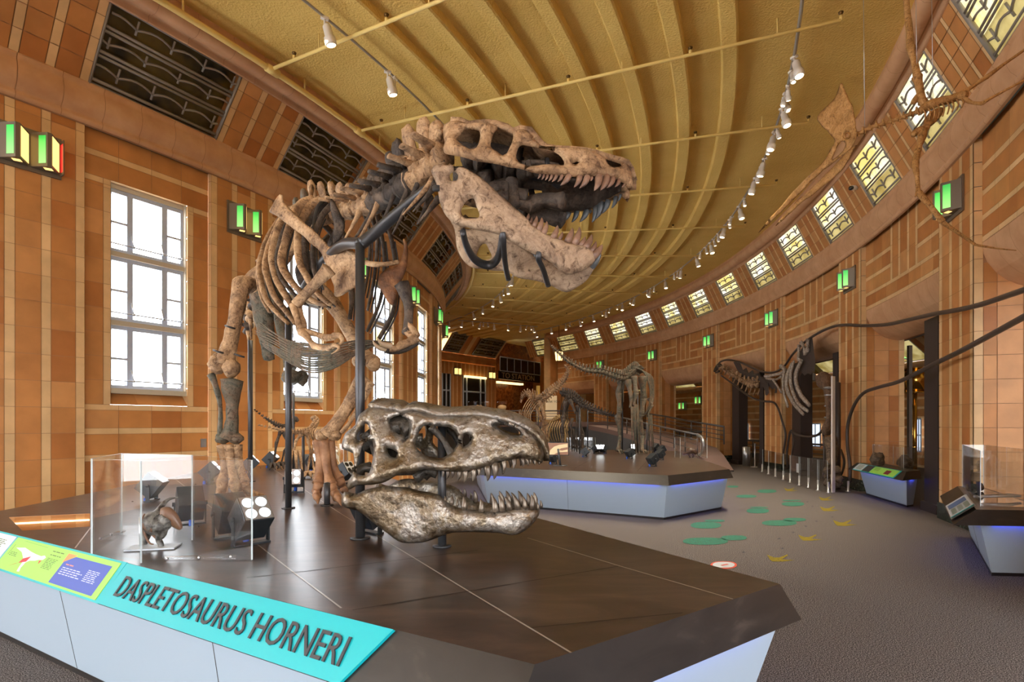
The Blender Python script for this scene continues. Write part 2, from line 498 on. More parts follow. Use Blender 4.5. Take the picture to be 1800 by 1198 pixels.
def hall_window(k):
    c = cl0 + dl * k; w0, w1 = c - .0265, c + .0265
    RW = RL - .07 - .12
    def P(s, z, d=0): return pc(RW + d, w0 + (w1 - w0) * s, z)
    f = MB()
    def vb(s0, s1, z0, z1, d0=-.03, d1=.03, mi=0):
        f.raw([P(s, z, d) for s in (s0, s1) for z in (z0, z1) for d in (d0, d1)], [(0, 1, 3, 2), (4, 6, 7, 5), (0, 4, 5, 1), (2, 3, 7, 6), (0, 2, 6, 4), (1, 5, 7, 3)], mi, None, False)
    vb(0, 1, 1.735, 1.80, -.03, .10, 1); vb(0, 1, 4.34, 4.40, -.03, .05, 1); vb(0, .05, 1.74, 4.4); vb(.95, 1, 1.74, 4.4)
    vb(-.0, .012, 1.74, 4.4, -.03, .09, 1); vb(.988, 1, 1.74, 4.4, -.03, .09, 1)
    for z in (2.635, 3.51): vb(0, 1, z - .03, z + .03, -.03, .07, 1)
    for z0, z1 in ((1.80, 2.605), (2.665, 3.48), (3.54, 4.34)):
        vb(.05, .95, z0, z0 + .045); vb(.05, .95, z1 - .05, z1)
        for s in (.235, .69): vb(s, s + .075, z0, z1)
        zm = (z0 + z1) / 2 - .02
        vb(.05, .235, zm - .014, zm + .014); vb(.765, .95, zm - .014, zm + .014)
        zr = z0 + .10
        f.tube([P(.03, zr, .07), P(.97, zr, .07)], .009, 6, 2)
        for s in (.30, .69, .955):
            f.ball(P(s, zr, .07), .02, 6, 5, 2)
            if s < .9: f.tube([P(s, zr, .07), P(s - .015, zr + .12, .05), P(s - .02, zr + .15, .035)], .008, 5, 2)
    o = struct(f.build('window_%d' % (k + 3), [GREYFR, CREAM, MATS['steel']]))
    g = MB()
    for q in range(2): g.face([P(q / 2, 1.74), P(q / 2 + .5, 1.74), P(q / 2 + .5, 4.4), P(q / 2, 4.4)])
    g.build('window_pane', GLASS, o)
mat('steel', srgb(190, 192, 196), .3, .8)
for k in KL: hall_window(k)

# ---------------------------------------------------------------- right wall: piers, panels, bullnose lintels, deep openings
wr = MB(); REFR = .10
psr, dpr = -.3437, .1591                                                     # bearing of each sconce plate's near edge
PIER_HALF = .0198
KR = range(-5, 6)
RBAY = RR + .09; RBK = RR + .78
def pier_c(k): return psr + dpr * k + .0115
for k in KR:
    c = pier_c(k); p0, p1 = c - PIER_HALF, c + PIER_HALF
    pier(wr, RR, p0, p1, .22, 4.95, REFR, 1)
    for a, sg in ((p0, -1), (p1, 1)):
        for R0, R1, lt in ((RR, RR + .10, 1), (RR + .10, RR + .24, 0), (RR + .24, RR + .50, 2), (RR + .50, RR + .68, 0), (RR + .68, RBK, 1)):
            colf = (lambda: jit(srgb(212, 154, 100), .05)) if lt == 2 else None
            ret(wr, R0 + .003, R1 - .003, a + sg * .0008, .22, 4.95 if lt == 1 and R0 == RR else 3.35, REFR, lt == 1, colf)
        wr.face([pc(RR + .02, a + sg * .0004, .22), pc(RBK, a + sg * .0004, .22), pc(RBK, a + sg * .0004, 4.0), pc(RR + .02, a + sg * .0004, 4.0)], 1, (.3, .18, .1, 1))
    back(wr, RBK, p0, p1, 0, 4)
    # bay panel above the opening, to the next pier
    q0, q1 = p1, c + dpr - PIER_HALF
    L = lambda f: q0 + (q1 - q0) * f
    vs = [.335, .435, .545, .645]                                            # upright light strips
    hw = .012
    for f in vs: 
        for z0, z1 in ((3.93, 4.24), (4.24, 4.55), (4.55, 4.95)): tq(wr, RBAY, L(f - hw), L(f + hw), z0, z1, cL())
    ed = [0, vs[0] - hw]
    for (z0, z1, lt) in ((3.60, 3.67, 1), (3.67, 3.87, 0), (3.87, 3.935, 1)): row(wr, RBAY, q0, q1, z0, z1, lt, .45)
    for (x0, x1) in ((0, vs[0] - hw), (vs[3] + hw, 1)):
        for (z0, z1, lt) in ((3.935, 4.17, 0), (4.17, 4.24, 1), (4.24, 4.48, 0), (4.48, 4.555, 1), (4.555, 4.95, 0)): row(wr, RBAY, L(x0), L(x1), z0, z1, lt, .45)
    for i in range(3):
        for z0, z1 in ((3.935, 4.3), (4.3, 4.62), (4.62, 4.95)): row(wr, RBAY, L(vs[i] + hw), L(vs[i + 1] - hw), z0, z1, 0, .6)
    back(wr, RBAY + .012, q0, q1, 3.6, 4.95)
    pr = [(RBAY + .62 * (1 - cos(t)), 3.59 - .60 * sin(t)) for t in [i * pi / 2 / 7 for i in range(8)]]
    pr = [(RBAY + .62 * (1 - cos(i * pi / 14)), 3.595 - .6 * sin(i * pi / 14)) for i in range(8)]
    sector(wr, pr[:4], q0, q1, .36, 2, None, .005); sector(wr, pr[3:], q0, q1, .36, 2, None, .005)
    sector(wr, [(r + .012, z + .012) for r, z in pr], q0, q1, .4, 1)
    wr.face([pc(RBK, q0, 2.99), pc(RBK, q1, 2.99), pc(RBK, q1, 3.6), pc(RBK, q0, 3.6)], 1, (.3, .18, .1, 1))
WALL_R = struct(wr.build('wall_right', [TILE, GROUT, MOULD]))
bb = MB()
for k in KR:
    c = pier_c(k); p0, p1 = c - PIER_HALF - .0004, c + PIER_HALF + .0004
    ring = [pc(RR - .025, p0, 0), pc(RR - .025, p1, 0), pc(RBK + .03, p1 + .0008, 0), pc(RBK + .03, p0 - .0008, 0)]
    bb.prism([(p.x, p.y) for p in ring], 0, .23)
struct(bb.build('baseboard_right', GREENM))
WRA0, WRA1 = pier_c(KR[0]) - PIER_HALF, pier_c(KR[-1] + 1) - PIER_HALF
cornice('trim_3', RR, -1, WRA0, WRA1, 4.86)
moulding('trim_4', 27.32, -1, WRA0, WRA1)
wsr = MB()
SBR, STR = (RR - .10, 5.32), (27.56, 6.22)
GLOW = mat('backlit opal glass', (.9, .85, .6, 1), .3)
N_, L_, b_ = nodes(GLOW)
nz_, cr_ = noise_ramp(GLOW, 1.1, [(.40, (.80, .62, .18, 1)), (.50, (1, .93, .62, 1)), (.60, (1, 1, .94, 1))], detail=5, rough=.7, key='Emission Color')
b_.inputs['Emission Strength'].default_value = 1.25 * EMK
b_.inputs['Base Color'].default_value = (.35, .3, .14, 1)
GLOWD = mat('amber opal glass', (.5, .4, .12, 1), .3)
noise_ramp(GLOWD, 2.2, [(.36, (.38, .27, .06, 1)), (.62, (.95, .80, .36, 1))], detail=4, key='Emission Color')
nodes(GLOWD)[2].inputs['Emission Strength'].default_value = .6 * EMK
cw0, dcw, cww = -.3514, .0797, .0445
for k in range(-9, 13):
    g0 = cw0 + dcw * k; g1 = g0 + (cww if k < 11 else .055)
    P = slope_map(*SBR, *STR, g1, g0 + dcw)
    W = [.07, .24, .07, .20, .07, .24, .07] if True else PW
    tot = sum(W); x = 0
    for i, w in enumerate(W):
        for q in range(4):
            e = .005
            wsr.face([P(x / tot + e, q / 4 + e), P((x + w) / tot - e, q / 4 + e), P((x + w) / tot - e, (q + 1) / 4 - e), P(x / tot + e, (q + 1) / 4 - e)], 0, cL() if i % 2 == 0 else cD())
        x += w
    P2 = slope_map(*SBR, *STR, g1, g0 + dcw, .012)
    for q in range(4): wsr.face([P2(q / 4, 0), P2(q / 4 + .25, 0), P2(q / 4 + .25, 1), P2(q / 4, 1)], 1, (.3, .18, .1, 1))
    Pg, Pd = slope_map(*SBR, *STR, g0, g1), slope_map(*SBR, *STR, g0, g1, .05)
    for s in (0, 1): wsr.face([Pg(s, 0), Pg(s, 1), Pd(s, 1), Pd(s, 0)], 0, cD())
    for t in (0, 1): wsr.face([Pg(0, t), Pg(1, t), Pd(1, t), Pd(0, t)], 0, cD())
    w = MB()
    ZS = [0, .34, 1]
    for i in range(2):
        for q in range(3): w.face([Pd(q / 3, ZS[i]), Pd((q + 1) / 3, ZS[i]), Pd((q + 1) / 3, ZS[i + 1]), Pd(q / 3, ZS[i + 1])], 1 if (i == 0 or k > 10) else 0)
    wo = struct(w.build('window_%d' % (40 + k), [GLOW, GLOWD]))
    gm = MB(); grille(gm, slope_map(*SBR, *STR, g0, g1, .02), n=3)
    gm.build('window_grille', BRONZE, wo)
struct(wsr.build('wall_right_slope', [TILE, GROUT]))

# dark steel posts standing in the three near openings
pb = []
for (u0, u1, nm) in ((1630, 1654.5, 'dark steel post beside the right-hand display case'), (1467, 1476.5, 'dark steel post just behind the upright leg bone and ruler'), (1395, 1410, 'dark steel post behind the hanging sauropod ribs'), (1337, 1344, 'slim dark steel post beside the litter bin'), (1289, 1301, 'dark steel post under the neck of the wall-mounted skeleton')):
    R = RR + .14
    a0, a1 = ang_u(u0, R), ang_u(u1, R)
    a0, a1 = min(a0, a1), max(a0, a1)
    o = MB(pc(R, (a0 + a1) / 2))
    def P(r, a): 
        p = pc(r, a); return (p.x, p.y)
    w = (a1 - a0) * .02
    o.prism([P(R - .04, a0), P(R - .04, a1), P(R + .26, a1), P(R + .26, a0)], 0.0, 2.96)
    o.prism([P(R - .08, a0 - .0015), P(R - .08, a1 + .0015), P(R + .3, a1 + .0015), P(R + .3, a0 - .0015)], 0, .14)
    tag(o.build('steel_post', DARKBROWN), nm, 'post', 'steel posts in the openings')

# ---------------------------------------------------------------- corridor behind the openings
wc = MB(); RC = 33.2
ca0, ca1 = -.60, .62
for j in range(int((ca1 - ca0) / .0533)):
    a0 = ca0 + j * .0533; a1 = a0 + .0533
    m3 = j % 3
    if m3 == 0: pier(wc, RC - .05, a0 + .008, a1 - .008, 0, 3.0, .1, 1)
    for z in [i * .3 for i in range(11)]:
        row(wc, RC, a0, a1, z, z + .08, 1, .9); row(wc, RC, a0, a1, z + .08, z + .3, 0, .45)
back(wc, RC + .012, ca0, ca1, 0, 3.35)
struct(wc.build('wall_corridor', [TILE, GROUT]))
cw = MB()
sector(cw, [(RC, 3.05), (RC - .08, 3.1), (RC - .08, 3.25), (RC - .02, 3.3)], ca0, ca1, .5, 0)
sector(cw, [(RC - 1.1, 4.2), (28.8, 4.25)], ca0, ca1, .6, 0)
struct(cw.build('ceiling_corridor', MOULD))
sl = MB()
for j in range(24):
    a0 = ca0 + j * .0508; a1 = a0 + .0508
    P = slope_map(RC - .05, 3.3, RC - 1.1, 4.2, a0, a1)
    if j % 2:
        for i in range(6): sl.face([P(i / 6, 0), P((i + 1) / 6, 0), P((i + 1) / 6, 1), P(i / 6, 1)], 0, cD() if i % 2 else cL())
    else:
        w = MB()
        w.face([P(0, 0), P(1, 0), P(1, 1), P(0, 1)])
        wo = struct(w.build('window_%d' % (60 + j), GLOWD))
        gm = MB(); grille(gm, slope_map(RC - .05, 3.3, RC - 1.1, 4.2, a0, a1, .02), n=3); gm.build('window_grille', BRONZE, wo)
struct(sl.build('wall_corridor_slope', [TILE, GROUT]))
WHITEWIN = mat('bright daylight pane', (.8, .85, .9, 1), .4, emit=(.86, .93, 1, 1), estr=1.0)
for n_, (u0, u1, z0, z1) in enumerate(((1425, 1443, .45, 1.35), (1302, 1316, .55, 1.35), (1612, 1620, .5, 1.5))):
    R = RC - .06
    a0, a1 = ang_u(u0, R), ang_u(u1, R)
    w = MB(); w.face([pc(R, a0, z0), pc(R, a1, z0), pc(R, a1, z1), pc(R, a0, z1)])
    wo = struct(w.build('window_%d' % (90 + n_), WHITEWIN))
    g = MB()
    for t in (0, .5, 1): g.tube([pc(R - .02, a0 + (a1 - a0) * t, z0), pc(R - .02, a0 + (a1 - a0) * t, z1)], .025, 4)
    for z in (z0, (z0 + z1) / 2, z1): g.tube([pc(R - .02, a0, z), pc(R - .02, a1, z)], .025, 4)
    g.build('window_frame', GREYFR, wo)

# unseen roof and shell behind the clerestory slopes, added to stop daylight leaks
ro = MB()
sector(ro, [(18.0, 6.8), (20, 6.8), (22, 6.8), (24, 6.8), (26, 6.8), (29.2, 6.8)], -1.2, 1.2, .8, 0, None, 0, False)
sector(ro, [(18.0, 4.96), (18.0, 6.8)], WLA0, WLA1, .8, 0, None, 0, False)
sector(ro, [(18.0, 4.96), (RL - .03, 4.96)], WLA0, WLA1, .8, 0, None, 0, False)
sector(ro, [(28.95, 2.99), (28.95, 6.8)], WRA0, WRA1, .8, 0, None, 0, False)
struct(ro.build('ceiling_leak_shell', CONC))

en = MB()
for i in range(14):
    R0_, R1_ = 27.3 + i * .45, 27.75 + i * .45
    for z in range(7): en.face([pc(R0_, WRA1 + .004, z), pc(R1_, WRA1 + .004, z), pc(R1_, WRA1 + .004, min(z + 1, 6.8)), pc(R0_, WRA1 + .004, min(z + 1, 6.8))], 0, cL() if i % 3 == 0 else cD())
struct(en.build('wall_return', [TILE]))

bk = MB()  # unseen wall added behind the camera to block daylight from the right
for i in range(10):
    R0_, R1_ = 24.0 + i * .43, 24.43 + i * .43
    for z in range(7): bk.face([pc(R0_, -1.14, z), pc(R1_, -1.14, z), pc(R1_, -1.14, min(z + 1, 6.8)), pc(R0_, -1.14, min(z + 1, 6.8))], 0, cL() if i % 3 == 0 else cD())
struct(bk.build('wall_daylight_block', [TILE]))
# ---------------------------------------------------------------- far end wall, mezzanine, ramp
def ew(u, v, off=0.):
    """point on the end wall under image column u / row v; off = metres towards the hall"""
    k = (u - 900) / F
    y = (-22.64 + off) / (.8 * k - .6)
    return V((k * y, y, EYE + (HZ - v) / F * y))
ED = V((.6, .8, 0)); EN = V((.8, -.6, 0)); EP = V((-1.3, 36, 0))
def es(u): return (ew(u, 700) - EP).dot(ED)
def E(s, z, off=0.): return EP + ED * s + EN * off + V((0, 0, z))
MZ = 1.45
MARBLE = mat('brown marble', srgb(120, 66, 30), .25)
noise_ramp(MARBLE, 2.5, [(.35, srgb(92, 48, 22)), (.65, srgb(158, 92, 44))], distort=2)
mat('black sign', (.006, .006, .006, 1), .35)
mat('sign letters', srgb(196, 182, 156), .5)
WARM = mat('warm lamp and reflection glow', (1, .8, .45, 1), .3, emit=(1, .70, .28, 1), estr=2.6)
m = MB()
sp0, sp1 = es(878), es(949)
def erow(s0, s1, z0, z1, lt, w=.5, off=0.):
    n = max(1, round((s1 - s0) / w))
    for i in range(n):
        a, b = s0 + (s1 - s0) * i / n, s0 + (s1 - s0) * (i + 1) / n
        m.face([E(a, z0, off), E(b, z0, off), E(b, z1, off), E(a, z1, off)], 0, cL() if lt else cD())
for s0, s1 in ((-4.6, sp0 - .5), (sp1 + .6, 14)):
    n = int((s1 - s0) / .33)
    for i in range(n):
        a = s0 + (s1 - s0) * i / n; b = s0 + (s1 - s0) * (i + 1) / n
        erow(a, a + (b - a) * .25, MZ, 4.9, 1); erow(a + (b - a) * .25, b, MZ, 4.9, 0)
    for z in (4.88, 4.95, 5.1, 5.25):
        erow(s0, s1, z, z + .15, 1 if z < 4.9 else 0, .5, .12 if z > 4.9 else .06)
    m.face([E(s0, 4.9, 0), E(s1, 4.9, 0), E(s1, 4.9, .12), E(s0, 4.9, .12)], 0, cD())
    n = max(2, int((s1 - s0) / .3))
    for i in range(n):
        a, b = s0 + (s1 - s0) * i / n, s0 + (s1 - s0) * (i + 1) / n
        m.face([E(a, 5.4, .1), E(b, 5.4, .1), E(b, 6.45, 1.0), E(a, 6.45, 1.0)], 0, cL() if i % 3 == 0 else cD())
for s, o in ((sp0 - .5, 0), (sp1 + .6, 0)):
    m.face([E(s, MZ, .12), E(s, MZ, -1.2), E(s, 6.45, -1.2), E(s, 6.45, .12)], 0, cD())
m.face([E(sp0 - .5, MZ, -1.0), E(sp1 + .6, MZ, -1.0), E(sp1 + .6, 6.6, -1.0), E(sp0 - .5, 6.6, -1.0)], 1)
m.face([E(sp0 - .5, 5.7, -.1), E(sp1 + .6, 5.7, -.1), E(sp1 + .6, 6.6, -.1), E(sp0 - .5, 6.6, -.1)], 1)
for i in range(6):
    a = sp0 + (sp1 - sp0) * i / 6
    m.face([E(a + .02, MZ, -.97), E(a + (sp1 - sp0) / 6 - .02, MZ, -.97), E(a + (sp1 - sp0) / 6 - .02, 4.05, -.97), E(a + .02, 4.05, -.97)], 1)
struct(m.build('wall_end', [TILE, MARBLE]))
# dark glass transom and sign
g = MB()
g.face([E(sp0, 4.74, .02), E(sp1, 4.74, .02), E(sp1, 5.62, .02), E(sp0, 5.62, .02)])
wo = struct(g.build('window_10', MATS['dark glass']))
g = MB()
for i in range(7): g.tube([E(sp0 + (sp1 - sp0) * i / 6, 4.74, .04), E(sp0 + (sp1 - sp0) * i / 6, 5.62, .04)], .025, 4)
g.tube([E(sp0, 5.62, .04), E(sp1, 5.62, .04)], .04, 4); g.tube([E(sp0, 4.74, .04), E(sp1, 4.74, .04)], .03, 4)
g.build('window_frame', GREYFR, wo)
sg = MB()
c = E((sp0 + sp1) / 2, 4.47, -.05)
RZ = Matrix.Rotation(atan2(.8, .6), 3, 'Z')
sg.box(c, (sp1 - sp0, .12, .52), 0, RZ)
SIGN = tag(sg.build('station_sign', MATS['black sign']), 'black sign band with grey letters high on the end wall', 'sign')
def text(name, body, size, M, mt, parent=None, ext=.01, align='CENTER', shear=0., space=1., width=None):
    cu = bpy.data.curves.new(name, 'FONT'); cu.body = body; cu.size = size; cu.extrude = ext; cu.align_x = align; cu.align_y = 'CENTER'
    cu.shear = shear; cu.space_character = space; cu.resolution_u = 3
    o = bpy.data.objects.new(name, cu); COL.objects.link(o)
    bpy.context.view_layer.update()
    dg = bpy.context.evaluated_depsgraph_get()
    me = bpy.data.meshes.new_from_object(o.evaluated_get(dg))
    bpy.data.objects.remove(o); bpy.data.curves.remove(cu)
    if width and len(me.vertices):
        xs = [v.co.x for v in me.vertices]; k = width / max(max(xs) - min(xs), 1e-4)
        for v in me.vertices: v.co.x *= k
    me.transform(M); me.materials.clear(); me.materials.append(mt)
    o = bpy.data.objects.new(name, me); COL.objects.link(o)
    if parent is not None:
        o.parent = parent; me.transform(Matrix.Translation(-parent.location))
    return o
def frame_M(c, ex, ey):
    """matrix mapping text x->ex, y->ey, z->normal, at c"""
    ex = V(ex).normalized(); ez = ex.cross(V(ey)).normalized(); ey = ez.cross(ex)
    return Matrix.Translation(c) @ Matrix((ex, ey, ez)).transposed().to_4x4()
split_letters(text('lettering', 'TO STATION', .5, frame_M(E((sp0 + sp1) / 2 - .25, 4.45, .03), ED, (0, 0, 1)), MATS['sign letters'], SIGN, .01, width=(sp1 - sp0) * .8))
lt = MB(c)
lt.box(E((sp0 + es(924)) / 2, 4.02, -.3), (es(924) - sp0 - .1, .3, .12), 0, RZ)
tag(lt.build('glow_strip', WARM), 'long warm strip lamp glowing under the black station sign', 'lamp')
col = MB()
col.lathe(ew(946, 740) * 1 + V((0, 0, MZ - ew(946, 740).z)), [(.13, 0), (.13, 2.55)], 10)
mat('glowing gold leaf', srgb(226, 168, 60), .3, .3, emit=(1, .6, .15, 1), estr=.25)  # glow put into the gold colour, the column is no lamp
tag(col.build('gilded_column', MATS['glowing gold leaf']), 'slim gilded column at the right end of the station sign', 'column')
# windows in the end wall
for n_, (u0, u1, cols) in enumerate(((776, 790, (0, .5, 1)), (813, 852, (0, .15, .77, 1)))):
    a, b = es(u0), es(u1); z0, z1 = MZ + .6, 4.2
    g = MB(); g.face([E(a, z0, .03), E(b, z0, .03), E(b, z1, .03), E(a, z1, .03)])
    wo = struct(g.build('window_%d' % (11 + n_), MATS['dark glass']))
    g = MB()
    for t in cols: g.tube([E(a + (b - a) * t, z0, .06), E(a + (b - a) * t, z1, .06)], .05, 4)
    for z in (z0, 3.25): g.tube([E(a, z, .06), E(b, z, .06)], .05, 4)
    g.build('window_frame', GREYFR, wo)
lt = MB(); lt.box(E((es(814) + es(851)) / 2, 4.14, .12), (es(851) - es(814), .16, .12), 0, RZ)  # glowing strip added to imitate a reflection in the glass
tag(lt.build('glow_strip', WARM), 'warm glowing strip imitating a reflection atop the wide dark end wall window', 'lamp')
for n_, (ua, ub) in enumerate(((774, 800), (824, 864))):
    P = lambda s, t, o=0.: E(es(ua) + (es(ub) - es(ua)) * s, 5.45 + .95 * t, .15 + .85 * t + .06 + o)
    g = MB(); g.face([P(0, 0), P(1, 0), P(1, 1), P(0, 1)])
    wo = struct(g.build('window_%d' % (14 + n_), AMBER))
    gm = MB(); grille(gm, lambda s, t: P(s, t, .04), n=3); gm.build('window_grille', BRONZE, wo)
# mezzanine slab, ramp deck
def zr(u, v, R):
    a = ang_u(u, R); p = pc(R, a); return a, EYE + (HZ - v) / F * p.y
EDGE = [zr(u, v, 26.2) for u, v in ((1033, 747), (1068, 753.6), (1102, 762), (1139.5, 773.7), (1185, 787), (1226, 800))]
mz = MB()
RAMPC = mat('mauve carpet ramp', srgb(132, 108, 100), .9)
EDGE.append((ang_u(1246, 26.2), .03))
R0 = [pc(26.2, a, z) for a, z in EDGE]; R1 = [pc((28.05, 28.05, 28.05, 28.0, 27.7, 27.0, 26.9)[i], a, z) for i, (a, z) in enumerate(EDGE)]
for i in range(len(EDGE) - 1):
    mz.face([R0[i], R0[i + 1], R1[i + 1], R1[i]], 0)
    d = V((0, 0, -min(.2, R0[i].z, R0[i + 1].z) + .005))
    mz.face([R1[i], R1[i + 1], V((R1[i + 1].x, R1[i + 1].y, 0)), V((R1[i].x, R1[i].y, 0))], 1)
    mz.face([R0[i], R0[i + 1], R0[i + 1] + d, R0[i] + d], 0)
    b0, b1 = R0[i].copy(), R0[i + 1].copy(); b0.z = b1.z = 0
    off = (V((CX, CY, 0)) - b0).normalized() * -.1
    mz.face([R0[i] + d, R0[i + 1] + d, b1 + off, b0 + off], 1)
struct(mz.build('floor_ramp', [RAMPC, CONC]))
mm = MB()
a_e = EDGE[0][0]; e0 = pc(18.2, .66, 0); e1 = pc(26.2, a_e, 0)
poly = [(-4.5, 29.2), (e1.x - .1, 29.0), (R1[0].x + 2, R1[0].y + .2), (11, 46), (-4.5, 46)]
mm.prism(poly, MZ - .25, MZ, 0)
mm.prism([(-4.4, 29.5), (e1.x - .2, 29.3), (7.5, 28.6), (7.5, 29.8), (-4.4, 30)], 0, MZ - .25, 1)
struct(mm.build('floor_mezzanine', [RAMPC, CONC]))
RAILM = mat('painted rail grey', srgb(104, 100, 100), .4, .4)
def railing(name, label, base, h, step, group='grey pipe railings'):
    """base: polyline of foot points"""
    r = thing(name, label, 'railing', tuple(base[0]), group)
    up = lambda t: [p + V((0, 0, h * t)) for p in base]
    a = MB(base[0]); a.tube(up(1), .032, 6); a.build('top_rail', RAILM, r)
    for t in (.25, .5, .75):
        a = MB(base[0]); a.tube(up(t), .013, 5); a.build('middle_rail', RAILM, r)
    L = 0; acc = 0
    for i in range(len(base) - 1):
        seg = (base[i + 1] - base[i]).length; n = max(1, round(seg / step))
        for j in range(n + (i == len(base) - 2)):
            p = base[i].lerp(base[i + 1], j / n)
            a = MB(base[0]); a.tube([p, p + V((0, 0, h))], .024, 5); a.build('post', RAILM, r)
    return r
railing('railing', 'grey pipe railing along the front of the far mezzanine', [V((-4.4, 29.25, MZ)), V((-1, 29.1, MZ)), V((e1.x - .1, 29.05, MZ))], .55, 1.25)
RP = [p.copy() for p in R0[:-1]]
rr = railing('railing', 'grey pipe railing down the hall side of the carpeted ramp', RP, .62, 1.3)
q = RP[-1]; t = (RP[-1] - RP[-2]).normalized()
a = MB(RP[0]); a.tube(smooth_path([q + V((0, 0, .62)), q + t * .35 + V((0, 0, .55)), q + t * .5 + V((0, 0, .36)), q + t * .4 + V((0, 0, .14)), q + t * .15 + V((0, 0, .05))], 5), .05, 7)
a.build('end_loop', MATS['steel'], rr)
railing('railing', 'grey pipe railing behind the ramp beside the tiled piers', [pc(27.95, a, z + .12) for a, z in EDGE[1:5]], .6, 1.4)
def rail_arc(label, R, u0, u1, z, h):
    a0, a1 = ang_u(u0, R), ang_u(u1, R)
    return railing('railing', label, [pc(R, a0 + (a1 - a0) * i / 3, z) for i in range(4)], h, 1.4)
rail_arc('grey railing in the corridor behind the litter bin', 29.6, 1292, 1340, .12, .62)
rail_arc('grey railing in the corridor left of the sauropod head', 29.4, 1175, 1235, .35, .65)
rail_arc('grey railing in the corridor behind the upright leg bone', 30.2, 1405, 1475, .1, .6)
# sponsor panel, lantern, exhibits on the mezzanine
pn = MB(V((2.3, 31.5, MZ)))
A_ = [at(959, 737, 31.5), at(979, 738, 31.5), at(979, 695, 31.5), at(963, 695, 31.5), at(959, 700, 31.5)]
for p in A_: p.z = max(p.z, MZ + .02)
B_ = [p + V((0, .12, 0)) for p in A_]
pn.raw(A_ + B_, [(0, 1, 2, 3, 4), (9, 8, 7, 6, 5)] + [(i, (i + 1) % 5, 5 + (i + 1) % 5, 5 + i) for i in range(5)], 0, None, False)
PANEL = mat('lit cream panel', srgb(232, 204, 160), .5, emit=(1, .78, .48, 1), estr=.22)
po = tag(pn.build('sponsor_panel', PANEL), 'lit cream thank-you panel standing on the far mezzanine', 'panel')
mat('dark print', (.03, .03, .03, 1), .6)
text('lettering', 'THANK YOU', .16, frame_M(at(969, 705.5, 31.47), (1, 0, 0), (0, 0, 1)), MATS['dark print'], po, .004)
ln = MB(); lc = at(982.5, 625, 30.0)
LROOT = thing('lantern', 'brass and amber glass lantern hanging at the end of the hall', 'lantern', tuple(lc))
BRASS = mat('dark brass', srgb(96, 70, 30), .35, .7)
b = MB(lc)
for i in range(6):
    a0, a1 = i * pi / 3, (i + 1) * pi / 3
    b.face([lc + V((cos(a0) * .17, sin(a0) * .17, -.24)), lc + V((cos(a1) * .17, sin(a1) * .17, -.24)), lc + V((cos(a1) * .21, sin(a1) * .21, .2)), lc + V((cos(a0) * .21, sin(a0) * .21, .2))])
b.build('glass_panels', WARM, LROOT)
b = MB(lc)
for i in range(6):
    a0 = i * pi / 3; b.tube([lc + V((cos(a0) * .18, sin(a0) * .18, -.27)), lc + V((cos(a0) * .22, sin(a0) * .22, .23))], .018, 5)
b.lathe(lc + V((0, 0, .2)), [(.25, 0), (.25, .04), (.1, .12), (.03, .16)], 6)
b.lathe(lc + V((0, 0, -.3)), [(.1, 0), (.19, .04)], 6)
b.tube([lc + V((0, 0, .3)), V((lc.x, lc.y, ZC))], .015, 5)
b.build('frame', BRASS, LROOT)
# glass-topped tables with fossils in front of the end wall
for n_, (u0, u1, lab) in enumerate(((821, 862, 'glass case with a pale skull on the mezzanine, left of the two'), (872, 892, 'glass case with a pale model on the mezzanine below the station sign'))):
    y = 31.2; pL, pR = at(u0, 722, y), at(u1, 722, y); w_ = pR.x - pL.x
    t = thing('exhibit_case', lab, 'display case', (pL.x + w_ / 2, y, MZ), 'cases on the mezzanine')
    b = MB(t.location); b.box((pL.x + w_ / 2, y, MZ + .3), (w_, .7, .6)); b.build('base', MATS['stage white'] if 'stage white' in MATS else mat('stage white', srgb(200, 210, 220), .5), t)
    b = MB(t.location); b.box((pL.x + w_ / 2, y, MZ + .85), (w_ * .9, .6, .5)); b.build('glass_box', GLASS, t)
    b = MB(t.location); b.ball((pL.x + w_ * .55, y, MZ + .76), .17, 10, 7, 0, (1.4, .8, .9), None, .5); b.ball((pL.x + w_ * .4, y - .02, MZ + .72), .12, 8, 6, 0, (1.5, .6, .8), None, .5)
    b.build('fossil', mat('pale fossil %d' % n_, srgb(214, 178, 130), .7), t)

# walls and ceiling added to close the far end against daylight leaks
lk = MB()
def linkwall(a, b, n=24, z1=6.7):
    for i in range(n):
        p, q = a.lerp(b, i / n), a.lerp(b, (i + 1) / n)
        for z in range(7): lk.face([p + V((0, 0, z)), q + V((0, 0, z)), q + V((0, 0, min(z + 1, z1))), p + V((0, 0, min(z + 1, z1)))], 0, cL() if i % 4 == 0 else cD())
linkwall(pc(RL - .1, WLA1), E(-4.6, 0)); linkwall(pc(RR + .3, WRA1), E(14, 0) * 1.0)
struct(lk.build('wall_link', [TILE]))
lk = MB(); lk.face([(-3.2, 22, 6.62), (12, 22, 6.62), (16, 52, 6.62), (-5, 52, 6.62)]); struct(lk.build('ceiling_far', CEIL))
